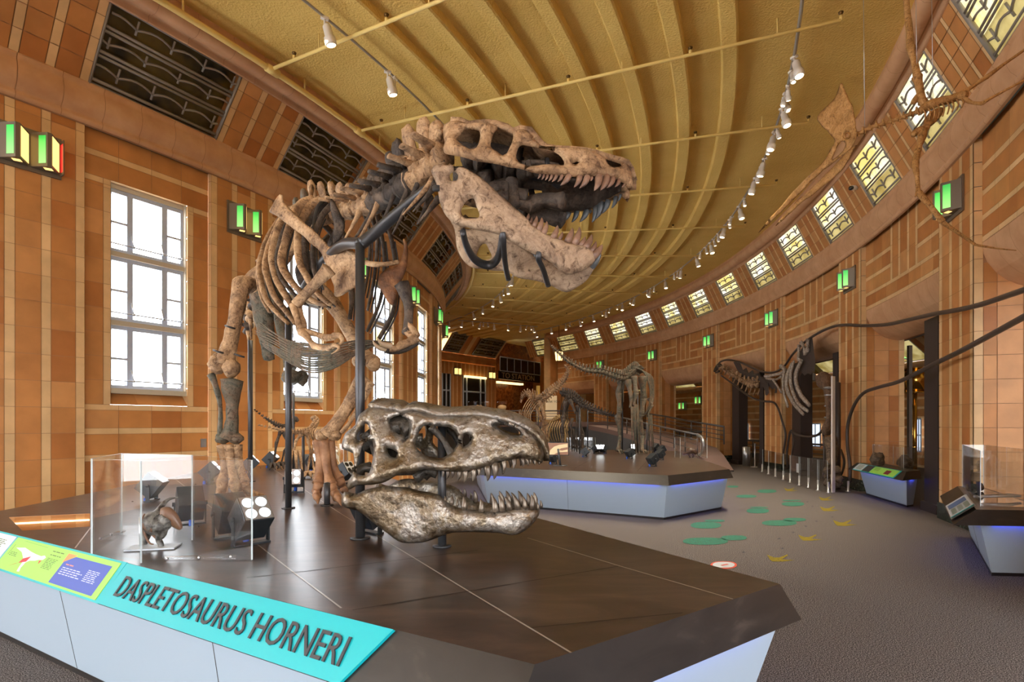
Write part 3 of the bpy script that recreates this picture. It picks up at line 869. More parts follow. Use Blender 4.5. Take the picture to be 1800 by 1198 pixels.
# ---------------------------------------------------------------- track lighting, sprinkler pipes, wall sconces
WHITEP = mat('white lamp housing', srgb(226, 218, 206), .4)
LENS = mat('lit lamp lens', (1, .9, .7, 1), .3, emit=(1, .82, .5, 1), estr=9)
TRK = mat('aluminium track', srgb(176, 170, 160), .4, .3)
ZTR = 6.33
def track(label, pts):
    a = MB(pts[0]); a.tube(pts, .022, 4)
    o = a.build('light_track', TRK); return tag(o, label, 'light track', 'ceiling light tracks')
def head_proto(big):
    t = thing('track_spotlight', 'x', 'spotlight')
    k = 1.0 if big else .62
    a = MB(); a.tube([(0, 0, 0), (0, 0, -.10 * k)], .013, 6); a.box((0, 0, -.015), (.05, .09, .03)); a.build('stem', WHITEP, t)
    M = Matrix.Rotation(.25, 3, 'X')
    a = MB(); a.lathe(M @ V((0, 0, -.33 * k)) , [(.058 * k, 0), (.07 * k, .01), (.07 * k, .09 * k), (.052 * k, .1 * k), (.052 * k, .22 * k), (.03 * k, .25 * k)], 12, 0, M); a.build('housing', WHITEP, t)
    a = MB(); a.lathe(M @ V((0, 0, -.335 * k)), [(.02 * k, 0), (.055 * k, .004)], 12, 0, M); a.build('lens', LENS, t)
    return t
HB, HS = head_proto(True), head_proto(False)
used = {}
def head(p, big, rz, label, group):
    pr = HB if big else HS
    if big not in used: o = pr; used[big] = 1
    else: o = dup(pr)
    o.location = p; o.rotation_euler = (0, 0, rz); o['label'] = label; o['group'] = group
    return o
def real_spot(p, tgt, power, ang, col=(1, .86, .66), r=.08):
    l = bpy.data.lights.new('spot_beam', 'SPOT'); l.energy = power; l.spot_size = ang; l.spot_blend = .6; l.color = col; l.shadow_soft_size = r
    o = bpy.data.objects.new('spot_beam', l); COL.objects.link(o); o.location = p
    o.rotation_euler = (V(tgt) - V(p)).to_track_quat('-Z', 'Y').to_euler(); return o
RTR, RTL = 26.08, 20.80
track('long curved light track along the right side of the ceiling', [pc(RTR, -.75 + i * .03, ZTR) for i in range(46)])
track('curved light track along the left side of the ceiling', [pc(RTL, -.75 + i * .035, ZTR) for i in range(39)])
RH = [(1396, 12, 1), (1391, 82, 0), (1385, 97, 0), (1382, 108, 0), (1379, 124, 0), (1380, 134, 0), (1375, 160, 1), (1365, 192, 0), (1362, 204, 1), (1355, 228, 0), (1344, 266, 1), (1338, 282, 0), (1333, 294, 0), (1328, 306, 1), (1308, 338, 0), (1299, 362, 1), (1286, 376, 0), (1282, 388, 0), (1275, 397, 1), (1262, 408, 0), (1254, 417, 0), (1248, 428, 1), (1240, 436, 0), (1232, 443, 0), (1223, 454, 1), (1198, 470, 1), (1191, 475, 0), (1185, 482, 0), (1169, 493, 1), (1150, 502, 0), (1144, 508, 1), (1138, 513, 0), (1116, 525, 1), (1109, 528, 0), (1094, 536, 1), (1086, 538, 0), (1072, 545, 0), (1066, 547, 1), (1058, 550, 0), (1042, 556, 1), (1024, 562, 0), (1018, 564, 1), (1002, 568, 0), (994, 572, 1), (969, 577, 1), (942, 584, 1)]
RSPOT = []
for i, (u, v, b) in enumerate(RH):
    a = ang_u(u, RTR)
    p = pc(RTR, a, ZTR)
    head(p, bool(b), random.uniform(0, 6.28), ('large' if b else 'small') + ' white spotlight, %s from the near end of the right ceiling track' % ordn(i), 'spotlights on the right ceiling track')
    RSPOT.append(p)
LH = [(588, 1), (700, 1), (709, 0), (908, 0), (906, 0), (903, 1), (897, 1), (886, 1), (880, 0), (875, 1), (866, 0), (861, 1), (845, 1), (827, 1), (809, 1), (790, 1)]
LSPOT = []
for i, (u, b) in enumerate(LH):
    if True:
        k = (u - 900) / F; aa = k * k + 1; bb_ = -2 * (k * CX + CY); cc = CX * CX + CY * CY - RTL * RTL
        d = max(bb_ * bb_ - 4 * aa * cc, 0) ** .5
        y1, y2 = (-bb_ - d) / 2 / aa, (-bb_ + d) / 2 / aa
        v_t = {0: 58, 1: 150, 2: 162, 3: 455, 4: 462, 5: 478, 6: 497, 7: 497, 8: 505, 9: 513, 10: 521, 11: 527, 12: 535, 13: 547, 14: 556, 15: 564}[i]
        yz = F * (ZTR - .25 - EYE) / (HZ - v_t)
        y = yz if abs(hypot(k * yz - CX, yz - CY) - RTL) < .6 else (y2 if abs(y2 - yz) < abs(y1 - yz) else y1)
        a = atan2(y - CY, k * y - CX)
    p = pc(RTL, a, ZTR)
    head(p, bool(b), random.uniform(0, 6.28), ('large' if b else 'small') + ' white spotlight, %s from the near end of the left ceiling track' % ordn(i), 'spotlights on the left ceiling track')
    LSPOT.append(p)
# short cross track at the far end
xt = [at(805, 575, 27.5), at(945, 600, 29.3)]
for p in xt: p.z = ZTR - .04
track('straight light track across the far end of the ceiling', xt)
for i, (u, b) in enumerate(((813, 1), (829, 0), (843, 1), (848, 0), (855, 0), (866, 1), (890, 1), (914, 1), (925, 0), (932, 0), (936, 1))):
    t = (u - 805) / 140
    head(xt[0].lerp(xt[1], t), bool(b), random.uniform(0, 6.28), ('large' if b else 'small') + ' white spotlight, %s from the left on the far cross track' % ordn(i), 'spotlights on the far cross track')

# sprinkler piping
ZP = 6.24
a = MB(pc(19.46, -.5, ZP))
main = [pc(19.46, -.70 + i * .03, ZP) for i in range(40)]
a.tube(main, .04, 8)
for k in range(-2, 6): 
    p = pc(19.46, -.476 + .0945 * k, ZP); d = pc(19.46, -.476 + .0945 * k + .01, ZP) - p
    a.tube([p - d * .5, p + d * .5], .058, 8)
mp = tag(a.build('sprinkler_main', YPIPE), 'thick yellow sprinkler main along the left edge of the ceiling', 'pipe')
for k in range(-2, 6):
    p = pc(19.46, -.476 + .0945 * k + .03, ZP); b = MB(mp.location); b.tube([p, V((p.x, p.y, ZC))], .014, 5); b.build('hanger', YPIPE, mp)
for k in range(-1, 11):
    an = -.4775 + .0945 * k
    p0, p1 = pc(19.53, an, ZP), pc(26.53, an, ZP)
    names = ordn(k + 1)
    r = thing('sprinkler_pipe', 'thin yellow sprinkler pipe across the ceiling, %s from the near end' % names, 'pipe', tuple(p0), 'cross pipes under the ceiling')
    b = MB(p0); b.tube([p0, p0.lerp(p1, .5), p1], .024, 6); b.build('pipe', YPIPE, r)
    for t in (.12, .37, .62, .90):
        q = p0.lerp(p1, t); b = MB(p0); b.tube([q, V((q.x, q.y, ZC))], .009, 5); b.build('hanger', YPIPE, r)
    for t in (.055, .28, .51, .75, 1.0):
        q = p0.lerp(p1, t); b = MB(p0); b.tube([q, q + V((0, 0, .06))], .022, 6); b.lathe(q + V((0, 0, .06)), [(.012, 0), (.03, .03), (.03, .04)], 8, 1); b.build('sprinkler_head', [YPIPE, BRASS], r)

# wall sconces
SCG = mat('green sconce glass', (.05, .6, .12, 1), .3, emit=(.02, .62, .07, 1), estr=1.1)
N2, L2, b2 = nodes(SCG)
tc = N2.new('ShaderNodeTexCoord'); sx = N2.new('ShaderNodeSeparateXYZ'); mr = N2.new('ShaderNodeMapRange'); cr = N2.new('ShaderNodeValToRGB')
L2.new(tc.outputs['Object'], sx.inputs[0]); L2.new(sx.outputs['Z'], mr.inputs['Value']); mr.inputs['From Min'].default_value = -.16; mr.inputs['From Max'].default_value = .16
L2.new(mr.outputs[0], cr.inputs['Fac']); cr.color_ramp.elements[0].color = (.45, 1, .25, 1); cr.color_ramp.elements[1].color = (.0, .32, .04, 1)
L2.new(cr.outputs['Color'], b2.inputs['Emission Color'])
SCY = mat('amber sconce glass', (1, .8, .4, 1), .3, emit=(1, .68, .22, 1), estr=1.5)
SCR = mat('red sconce glass', (.7, .02, .03, 1), .3, emit=(.75, .01, .02, 1), estr=.8)
SCM = mat('sconce metal', srgb(120, 108, 92), .45, .4)
def sconce_proto(red, mir=1):
    """wall at y = 0, room towards -y; two prisms whose corners project; mir = -1 for the opposite hand"""
    t = thing('wall_sconce', 'x', 'wall lamp')
    a = MB(); a.box((0, -.012, 0), (.60, .024, .47)); a.build('back_plate', SCM, t)
    for q, cx in enumerate((-.15, .13)):
        P = [V((mir * (cx - .13), -.02, 0)), V((mir * (cx - .02), -.21, 0)), V((mir * (cx + .02), -.21, 0)), V((mir * (cx + .15), -.02, 0))]
        a = MB()
        lo = [p + V((0, 0, -.19)) for p in P]; hi = [p + V((0, 0, .19)) for p in P]
        a.raw(lo + hi, [(0, 1, 5, 4), (1, 2, 6, 5), (2, 3, 7, 6), (3, 2, 1, 0), (4, 5, 6, 7)], 0, None, False)
        a.build('housing', SCM, t)
        def panel(A, B, s0, s1, z0, z1, off):
            n = (B - A).cross(V((0, 0, 1))).normalized() * mir
            p = MB()
            p.face([A.lerp(B, s0) + n * off + V((0, 0, z0)), A.lerp(B, s1) + n * off + V((0, 0, z0)), A.lerp(B, s1) + n * off + V((0, 0, z1)), A.lerp(B, s0) + n * off + V((0, 0, z1))])
            return p
        panel(P[2], P[3], .04, .93, -.165, .165, .004).build('amber_glass', SCY, t)
        panel(P[0], P[1], .54, .93, -.155, .155, .004).build('green_glass', SCG, t)
        if red and q:
            a = MB(); a.box((mir * (cx + .165), -.06, 0), (.012, .1, .40)); a.build('end_frame', SCM, t)
            a = MB(); a.box((mir * (cx + .166), -.065, 0), (.016, .07, .32)); a.build('red_glass', SCR, t)
        p = MB(); p.face([V((mir * (cx - .04), -.14, -.193)), V((mir * (cx + .03), -.17, -.193)), V((mir * (cx + .07), -.11, -.193)), V((mir * cx, -.08, -.193))]); p.build('amber_lens', SCY, t)
    return t
SC, SCred, SCm = sconce_proto(False), sconce_proto(True), sconce_proto(False, -1)
LS = ['and a red end on the left wall', 'on the left wall right of the first window', 'on the left wall behind the skeleton shoulder', 'just left of the last tall window', 'at the bend of the left wall', 'peeking out past the bend of the left wall']
for k in range(6):
    a_ = cl0 + dl * (k - .5)
    o = SCred if k == 0 else (SC if k == 1 else dup(SC))
    o.location = pc(RL + .005, a_, 4.42); o.rotation_euler = (0, 0, a_ + pi / 2)
    o['label'] = 'grey lamp with green and amber glass ' + LS[k]; o['group'] = 'sconces on the left wall'
RS = ['behind the pterosaur wing', 'on the second pier from the right', 'on the pier above the sauropod ribs', 'on the pier above the sauropod head', 'above the back of the largest skeleton', 'behind the tail of the largest skeleton']
for k in range(6):
    a_ = pier_c(k) - (.0015 if k else 0)
    o = SCm if k == 0 else dup(SCm); o.location = pc(RR - .005, a_, 4.35); o.rotation_euler = (0, 0, a_ - pi / 2)
    o['label'] = 'grey lamp with green glass ' + RS[k]; o['group'] = 'sconces on the right wall'
for k, (u, v, w_) in enumerate(((804, 652.6, 'leftmost of the three'), (864, 659.6, 'just left of the station sign'), (978, 672, 'right of the station sign'))):
    o = dup(SCm); o.location = ew(u, v, .02); o.rotation_euler = (0, 0, atan2(.8, .6)); o['label'] = 'amber glowing wall lamp on the far end wall, ' + w_; o['group'] = 'sconces on the end wall'
for k, (u, v, w_) in enumerate(((1200, 713, 'left of the two past the ramp'), (1229, 703, 'right of the two past the ramp'), (1592, 622, 'above the case with the lime sign'), (1425, 660, 'seen under the sauropod ribs'))):
    R = RC - .06; a_ = ang_u(u, R); p = pc(R, a_); o = dup(SCm)
    o.location = pc(R, a_, EYE + (HZ - v) / F * p.y); o.rotation_euler = (0, 0, a_ - pi / 2); o['label'] = 'green corridor lamp ' + w_; o['group'] = 'sconces in the corridor'
# beams of the real lamps
for p in LSPOT[:2]: real_spot(p + V((0, 0, -.3)), (p.x + 1.2, p.y + .5, 0), 420, 1.5)
for i in range(0, 44, 4):
    p = RSPOT[i]; d = (V((CX, CY, 0)) - V((p.x, p.y, 0))).normalized() * 2.5
    real_spot(p + V((0, 0, -.3)), (p.x + d.x, p.y + d.y, 0), 400 if i < 16 else 190, 1.6)
for i in range(4, 16, 3):
    p = LSPOT[i]; d = (V((CX, CY, 0)) - V((p.x, p.y, 0))).normalized() * -2
    real_spot(p + V((0, 0, -.3)), (p.x + d.x, p.y + d.y, 0), 150, 1.7)
for t in (.15, .6, .95):
    p = xt[0].lerp(xt[1], t); real_spot(p + V((0, 0, -.3)), (p.x + .5, p.y + 2.5, 0), 130, 2.0)
# ---------------------------------------------------------------- near display platform
SLATE = mat('brown slate laminate', srgb(74, 58, 50), .28, spec=.45)
noise_ramp(SLATE, 2.2, [(.30, srgb(40, 33, 30)), (.5, srgb(64, 51, 45)), (.66, srgb(82, 66, 57)), (.80, srgb(140, 116, 100))], detail=9, rough=.68, stretch=(1, 2.6, 2), distort=1.3)
N3, L3, b3 = nodes(SLATE)
bump(SLATE, 220, .06, .002)
SLATE2 = mat('dark slate edge', srgb(46, 40, 38), .4)
noise_ramp(SLATE2, 3, [(.3, srgb(22, 19, 18)), (.6, srgb(38, 33, 31)), (.8, srgb(70, 62, 57))], detail=8, stretch=(1, 1, 3), distort=1.2)
BASEW = mat('pale grey base panel', srgb(162, 178, 192), .45)
SEAM = mat('pale seam', srgb(190, 186, 180), .35, .5)
DSEAM = mat('dark seam', srgb(40, 32, 28), .5)
BLUELED = mat('blue led strip', (.1, .15, 1, 1), .4, emit=(.06, .10, 1, 1), estr=25)
TEAL = mat('turquoise sign panel', srgb(0, 168, 176), .4)
def off_poly(poly, offs):
    n = len(poly); out = []
    L = []
    for i in range(n):
        a, b = V(poly[i]).to_2d(), V(poly[(i + 1) % n]).to_2d()
        d = (b - a).normalized(); nn = V((d.y, -d.x)); L.append((a + nn * offs[i], d))
    for i in range(n):
        (p, d), (q, e) = L[i - 1], L[i]
        cr = d.x * e.y - d.y * e.x
        if abs(cr) < 1e-6: out.append((q.x, q.y)); continue
        t = ((q.x - p.x) * e.y - (q.y - p.y) * e.x) / cr
        r = p + d * t; out.append((r.x, r.y))
    return out
def platform(root, poly, zt, zl, lip, base_top, base_bot, hole=None, seams=(), dseams=(), visible=None, zb=0.03, led=None):
    """slate top with sloping edge, leaning base panels, led line under the lip"""
    o = root.location
    n = len(poly)
    Lp = off_poly(poly, lip); B1 = off_poly(poly, base_top); B0 = off_poly(poly, base_bot)
    top = MB(o)
    if hole:
        vs = [V(p) for p in poly] + [V(p) for p in hole]
        m_ = len(hole)
        ed = [(i, (i + 1) % n) for i in range(n)] + [(n + i, n + (i + 1) % m_) for i in range(m_)]
        co_, _, fc, *_r = delaunay_2d_cdt(vs, ed, [], 0, 1e-5)
        cen = lambda f: (sum(co_[i].x for i in f) / 3, sum(co_[i].y for i in f) / 3)
        fc = [f for f in fc if pip(cen(f), poly) and not pip(cen(f), hole)]
        top.raw([V((p.x, p.y, zt)) for p in co_], [tuple(f) for f in fc], 0, None, False)
    else:
        top.face([V((p[0], p[1], zt)) for p in poly])
    top.build('slab_top', SLATE, root)
    e = MB(o)
    for i in range(n):
        j = (i + 1) % n
        e.face([V((*poly[i], zt)), V((*Lp[i], zl)), V((*Lp[j], zl)), V((*poly[j], zt))])
        e.face([V((*Lp[i], zl)), V((*Lp[j], zl)), V((*B1[j], zl)), V((*B1[i], zl))])
    e.build('slab_edge', SLATE2, root)
    for i in range(n):
        j = (i + 1) % n
        if visible and i not in visible: continue
        b = MB(o)
        a0, a1, c0, c1 = V((*B1[i], zl)), V((*B1[j], zl)), V((*B0[i], zb)), V((*B0[j], zb))
        b.face([a0, a1, c1, c0])
        b.build('base_panel', BASEW, root)
        s = MB(o)
        L_ = (a1 - a0).length; k = max(1, int(L_ / 1.05))
        for q in range(1, k):
            t = q / k; s.tube([a0.lerp(a1, t), c0.lerp(c1, t)], .0022, 4)
        if s.v: s.build('panel_joint', MATS['dark seam'], root)
        if led is None or i in led:
         f = MB(o)
         d = (a1 - a0).normalized(); nn = V((d.y, -d.x, 0))
         w_ = nn * .012 + V((0, 0, -.003))
         f.face([a0 + w_ + d * .1, a1 + w_ - d * .1, a1 + w_ + nn * .01 - d * .1, a0 + w_ + nn * .01 + d * .1])
         f.build('led_strip', BLUELED, root)
        g = MB(o)
        g.face([V((*B0[i], zb)), V((*B0[j], zb)), V((*B0[j], 0)), V((*B0[i], 0))]); g.build('plinth', SLATE2, root)
    for sm, mt_, w_ in ((seams, SEAM, .0035), (dseams, DSEAM, .003)):
        for pts in sm:
            s = MB(o)
            for a, b in zip(pts[:-1], pts[1:]):
                a, b = V(a), V(b); d = (b - a).normalized(); nn = V((d.y, -d.x, 0)) * w_
                s.face([a + nn + V((0, 0, .0012)), b + nn + V((0, 0, .0012)), b - nn + V((0, 0, .0012)), a - nn + V((0, 0, .0012))])
            s.build('floor_seam', mt_, root)
ZS_, ZL_ = .70, .54
A_pt, B_pt = (.062, 1.555), (1.088, 2.335)
wallpts = [tuple(pc(18.5, a)[:2]) for a in (-.385, -.42, -.455, -.487)]
SPOLY = [A_pt, B_pt, (-2.75, 9.2), (-3.30, 9.75)] + wallpts + [(-4.12, 6.57), (-3.95, 5.36), (-3.82, 4.29), (-3.525, 3.74)]
nE = len(SPOLY)
HOLE = [(-3.50, 4.0), (-3.06, 4.17), (-2.67, 3.64), (-2.98, 3.50)]
zt = lambda u, v: atz(u, v, ZS_)
seams = [[zt(600, 1068.5), zt(517.5, 1006.7), zt(444, 950), zt(334, 861.4), zt(307, 841)],
         [zt(1004, 1147), zt(822, 1038), zt(730, 981.6), zt(600, 903), zt(477, 822)],
         [zt(1288.5, 1052.8), zt(1200, 1026.7), zt(1091, 995), zt(927, 945)], [zt(132, 963), zt(163.6, 921.5)]]
dse = [[zt(620, 1072), zt(822, 1039), zt(1087, 995)], [zt(434, 1015), zt(517, 1006), zt(693, 985), zt(840, 966.6)], [zt(934, 1103), zt(1200, 1077)]]
STAGE = thing('display_platform', 'large near platform with dark slate top and turquoise name sign', 'platform', (-1.2, 4.5, 0), 'slate-topped platforms')
lip = [.03, .12, .1] + [.0] * (nE - 4) + [.12]
bt = [-.03, .05, .04] + [-.02] * (nE - 4) + [.07]
bo = [-.16, -.08, -.08] + [-.05] * (nE - 4) + [-.07]
platform(STAGE, SPOLY, ZS_, ZL_, lip, bt, bo, HOLE, seams, dse, visible=(0, 1, nE - 1), led=(0, 1))
# glazed fossil pit let into the top
pm = MB(STAGE.location)
for i in range(4):
    a, b = HOLE[i], HOLE[(i + 1) % 4]
    pm.face([V((*a, ZS_)), V((*b, ZS_)), V((*b, ZS_ - .13)), V((*a, ZS_ - .13))], 0)
pm.face([V((*a, ZS_ - .13)) for a in HOLE], 0)
pm.build('fossil_pit', mat('pit sand', srgb(196, 150, 104), .8), STAGE)
pl = MB(STAGE.location); a, b = V((*HOLE[0], ZS_ - .045)), V((*HOLE[1], ZS_ - .045))
dv = V((.3, -.95, 0)).normalized() * .012
pl.tube([a + dv, b + dv], .006, 6)
pl.build('pit_lamp', mat('pit led', (1, .85, .6, 1), .3, emit=(1, .8, .5, 1), estr=6), STAGE)
pg = MB(STAGE.location); pg.face([V((*a, ZS_ - .002)) for a in HOLE]); pg.build('pit_glass', GLASS, STAGE)
BONEP = mat('pale bone', srgb(222, 190, 140), .7)
bump(BONEP, 30, .5, .01)
for i, (fx, fy, sx, rz) in enumerate(((.2, .35, .16, .3), (.45, .5, .09, 1.2), (.62, .3, .13, .8), (.8, .55, .07, 2.), (.35, .75, .11, .1), (.75, .8, .12, 2.6), (.12, .7, .06, 1.))):
    a = V((*HOLE[0], 0)).lerp(V((*HOLE[1], 0)), fx); b = V((*HOLE[3], 0)).lerp(V((*HOLE[2], 0)), fx); p = a.lerp(b, fy); p.z = ZS_ - .13
    m = MB(p); d = V((cos(rz), sin(rz), 0)) * sx / 2
    m.tube(smooth_path([p - d + V((0, 0, .015)), p + V((0, .01, .03)), p + d + V((0, 0, .018))], 4), lerps([.022, .013, .012, .02, .016], 9), 8, 0, True, None, None, .4)
    tag(m.build('fossil_bone', BONEP), 'pale bone fragment in the glazed pit, %s of seven' % ORD[i], 'fossil', 'bones in the glazed pit')
# sign panels on the sloping front edge
EX = V((.854, -.52, 0)).normalized(); NO = V((-.52, -.854, 0)).normalized()
UPS = (NO * -.12 + V((0, 0, .16))); SLEN = UPS.length; UPS.normalize()
NRM = EX.cross(UPS).normalized(); ATOP = V((*A_pt, ZS_))
def SP(t, w, off=0.): return ATOP - EX * t - UPS * SLEN * w + NRM * off
def slab(name, mt_, ts, off, th, parent, edge=None):
    """ts: [(t, w)] outline on the slope"""
    m = MB(parent.location); n = len(ts)
    hi = [SP(t, w, off + th) for t, w in ts]; lo = [SP(t, w, off) for t, w in ts]
    m.raw(lo + hi, [(i, (i + 1) % n, n + (i + 1) % n, n + i) for i in range(n)], 0, None, False)
    m.face(hi, 0); m.face(list(reversed(lo)), 0)
    return m.build(name, mt_, parent)
name_p = slab('name_panel', TEAL, [(2.15, .02), (.50, .02), (.62, .99), (2.16, .99)], .002, .012, STAGE)
LETTER = mat('routed grey letters', srgb(46, 48, 52), .5)
lt_ = text('lettering', 'DASPLETOSAURUS HORNERI', .135, frame_M(SP(1.36, .55, .0175), EX, UPS), LETTER, None, .003, width=1.43, shear=.0)
lt_.data.transform(Matrix.Translation(-STAGE.location)); lt_.parent = name_p; lt_.location = STAGE.location - STAGE.location - name_p.location
lt_.location = -V(name_p.location); split_letters(lt_)
LIME = mat('lime sign panel', srgb(146, 204, 86), .45); BLUEP = mat('blue sign panel', srgb(58, 84, 170), .45); ORNG = mat('orange corner', srgb(238, 140, 84), .5)
WHITEPN = mat('white sign panel', srgb(190, 198, 204), .5); GRYT = mat('grey print', srgb(96, 120, 70), .6); LBLT = mat('pale blue print', srgb(188, 198, 226), .6); REDP = mat('red print', srgb(190, 56, 60), .6); PALEP = mat('pale grey print', srgb(206, 212, 222), .6); SALMON = mat('salmon print', srgb(228, 140, 120), .6)
slab('sign_border', TEAL, [(4.1, 0.), (2.165, 0.), (2.165, 1.), (4.1, 1.)], .001, .008, STAGE)
gp = slab('species_panel', LIME, [(3.38, .05), (2.20, .05), (2.20, .95), (3.38, .95)], .009, .003, STAGE)
wp = slab('text_panel', WHITEPN, [(4.1, .05), (3.40, .05), (3.40, .95), (4.1, .95)], .009, .003, STAGE)
def print_(par, mt_, ts, off=.0125, name='print'):
    m = MB(STAGE.location); m.face([SP(t, w, off) for t, w in ts])
    o = m.build(name, mt_); o.location = STAGE.location - STAGE.location - par.location; o.parent = par; o.location = -V(par.location)
    return o
print_(gp, BLUEP, [(2.62, .17), (2.25, .17), (2.25, .90), (2.70, .90), (2.70, .35)], name='quote_card')
print_(gp, ORNG, [(2.71, .13), (2.61, .13), (2.71, .38)], .013, name='corner_flash')
def lines(par, mt_, t0, t1, w0, w1, n, off=.0132, rag=.2):
    m = MB(STAGE.location)
    for i in range(n):
        w = w0 + (w1 - w0) * i / n; h = (w1 - w0) / n * .42; e = t1 + (t0 - t1) * random.uniform(0, rag)
        t = t0
        while t > e + .01:
            q = max(e, t - random.uniform(.015, .045))
            m.face([SP(t, w, off), SP(q, w, off), SP(q, w + h, off), SP(t, w + h, off)]); t = q - .008
    o = m.build('print', mt_); o.parent = par; o.location = -V(par.location); return o
lines(gp, SALMON, 2.66, 2.56, .38, .44, 1); lines(gp, LBLT, 2.67, 2.44, .47, .68, 4); lines(gp, LBLT, 2.42, 2.29, .38, .68, 7)
lines(gp, GRYT, 2.88, 2.74, .16, .22, 1); lines(gp, GRYT, 2.88, 2.74, .26, .32, 1, rag=.1); lines(gp, GRYT, 2.88, 2.76, .36, .66, 8)
lines(gp, GRYT, 3.32, 3.22, .45, .58, 3); lines(wp, GRYT, 3.7, 3.46, .2, .55, 7)
m = MB(STAGE.location)
body = [(3.30, .33), (3.20, .27), (3.10, .33), (3.02, .36), (2.96, .37), (2.93, .33), (2.90, .37), (2.915, .45), (2.955, .47), (2.99, .52), (3.04, .55), (3.07, .62), (3.075, .78), (3.06, .88), (3.09, .89), (3.10, .76), (3.105, .60), (3.14, .52), (3.20, .40)]
vs = [V((t, w)) for t, w in body]; co_, _, fc, *_r = delaunay_2d_cdt(vs, [(i, (i + 1) % len(vs)) for i in range(len(vs))], [], 1, 1e-6)
m.raw([SP(p.x, p.y, .0130) for p in co_], [tuple(f) for f in fc], 0, None, False)
o = m.build('dinosaur_drawing', PALEP); o.parent = gp; o.location = -V(gp.location)
print_(gp, REDP, [(3.13, .55), (3.06, .44), (3.07, .60), (3.17, .72), (3.24, .86), (3.14, .68)], .0134); print_(gp, REDP, [(2.945, .49), (2.92, .47), (2.93, .58)], .0134)
print_(gp, GRYT, [(3.26, .10), (2.96, .12), (2.96, .126), (3.26, .106)]); print_(gp, GRYT, [(3.34, .25), (3.335, .25), (3.335, .55), (3.34, .55)])

# ---------------------------------------------------------------- stage spotlights
BLACKM = mat('black lamp housing', srgb(44, 48, 52), .45, .3)
LEDW = mat('lit white led lens', (1, 1, 1, 1), .2, emit=(.86, .96, 1, 1), estr=7)
PLUG = mat('blue plug', srgb(30, 84, 190), .45)
def stage_light(p, rz, tilt, lit, label, s=1.0, grp='black spotlights on the near platform'):
    t = thing('stage_spotlight', label, 'spotlight', tuple(p), grp)
    R = Matrix.Rotation(rz, 3, 'Z'); T = R @ Matrix.Rotation(-tilt, 3, 'Y'); c = V(p) + V((0, 0, .135 * s))
    m = MB(p)
    w = .075 * s
    pts = [c + T @ V((x * .085 * s, y * w, z * w)) for x in (-1, 1) for y in (-1, 1) for z in (-1, 1)]
    m.raw(pts, [(0, 1, 3, 2), (4, 6, 7, 5), (0, 4, 5, 1), (2, 3, 7, 6), (0, 2, 6, 4), (1, 5, 7, 3)], 0, None, False)
    ob = m.build('housing', BLACKM, t)
    bv = ob.modifiers.new('b', 'BEVEL'); bv.width = .005; bv.segments = 2
    m = MB(p); q = .088 * s
    m.raw([c + T @ V((q, y * w * .94, z * w * .94)) for y, z in ((-1, -1), (1, -1), (1, 1), (-1, 1))], [(0, 1, 2, 3)], 0, None, False)
    m.build('face_plate', MATS['steel'], t)
    for y in (-.45, .45):
        for z in (-.45, .45):
            m = MB(p); k = 12
            m.raw([c + T @ V((q + .003, y * w + cos(2 * pi * j / k) * w * .36, z * w + sin(2 * pi * j / k) * w * .36)) for j in range(k)], [tuple(range(k))], 0, None, False)
            m.build('lens', LEDW if lit else MATS['dark glass'], t)
    m = MB(p)
    for sd in (-1, 1):
        a = V(p) + R @ V((0, sd * .088 * s, 0)); m.box(a + V((0, 0, .07 * s)), (.03 * s, .008, .14 * s), 0, R)
        m.lathe(c + R @ V((0, sd * .092 * s, 0)), [(.014 * s, -.008), (.014 * s, .008)], 8, 0, R @ Matrix.Rotation(pi / 2, 3, 'X'))
    m.box(V(p) + V((0, 0, .006)), (.06 * s, .18 * s, .01), 0, R)
    m.build('bracket', BLACKM, t)
    m = MB(p); b = c - T @ V((.10 * s, 0, .02)); 
    m.tube([b + V((0, 0, -.02)), b + V((0, 0, -.09 * s))], .016 * s, 8); m.build('plug', PLUG, t)
    m = MB(p); e = V(p) - R @ V((.14 * s, .03, -.004))
    m.tube(smooth_path([c - T @ V((.085 * s, 0, 0)), b + V((0, 0, -.10 * s)), e], 4), .006, 6); m.build('cable', BLACKM, t)
    return t
D = {}
SLS = [(441, 956, -.75, .75, 1, 'lit spotlight with four lenses nearest the name sign, right of a pair', 1.05), (406, 944, 2.3, .5, 0, 'dark spotlight seen from behind, left of the front pair', 1.05),
       (334, 921, 2.2, .7, 0, 'dark tilted spotlight behind the small model', 1.), (267, 880, .2, .9, 1, 'lit spotlight seen through the acrylic panes', 1.0),
       (370, 850, .3, .75, 1, 'lit spotlight beside the left clawed foot', 1.0), (440, 832, .4, .75, 1, 'lit spotlight behind the rear support pole', 1.0),
       (476, 822, .1, .8, 1, 'lit spotlight by the far tiled wall', 1.0), (517, 865, -1.35, .25, 1, 'lit spotlight facing the viewer between the feet', 1.0),
       (552, 828, -.6, .7, 1, 'lit spotlight behind the right clawed foot', 1.), (606, 850, -.4, .6, 0, 'dark spotlight left of the bronze skull', 1.), (652, 936, .9, .5, 0, 'dark spotlight under the jaw of the bronze skull', .95)]
for u, v, rz, ti, lit, lab, s in SLS:
    p = atz(u, v, ZS_); stage_light(p, rz, ti, lit, lab, s)
for (u, v, tx) in ((437, 950, (-1.2, 3.6, 3.0)), (370, 850, (-1.9, 4.9, 2.6)), (517, 865, (-1.2, 3.8, 2.2)), (267, 880, (-2.0, 4.8, 2.2))):
    p = atz(u, v, ZS_) + V((0, 0, .3)); real_spot(p, tx, 30, 1.0, (.9, .96, 1), .05)

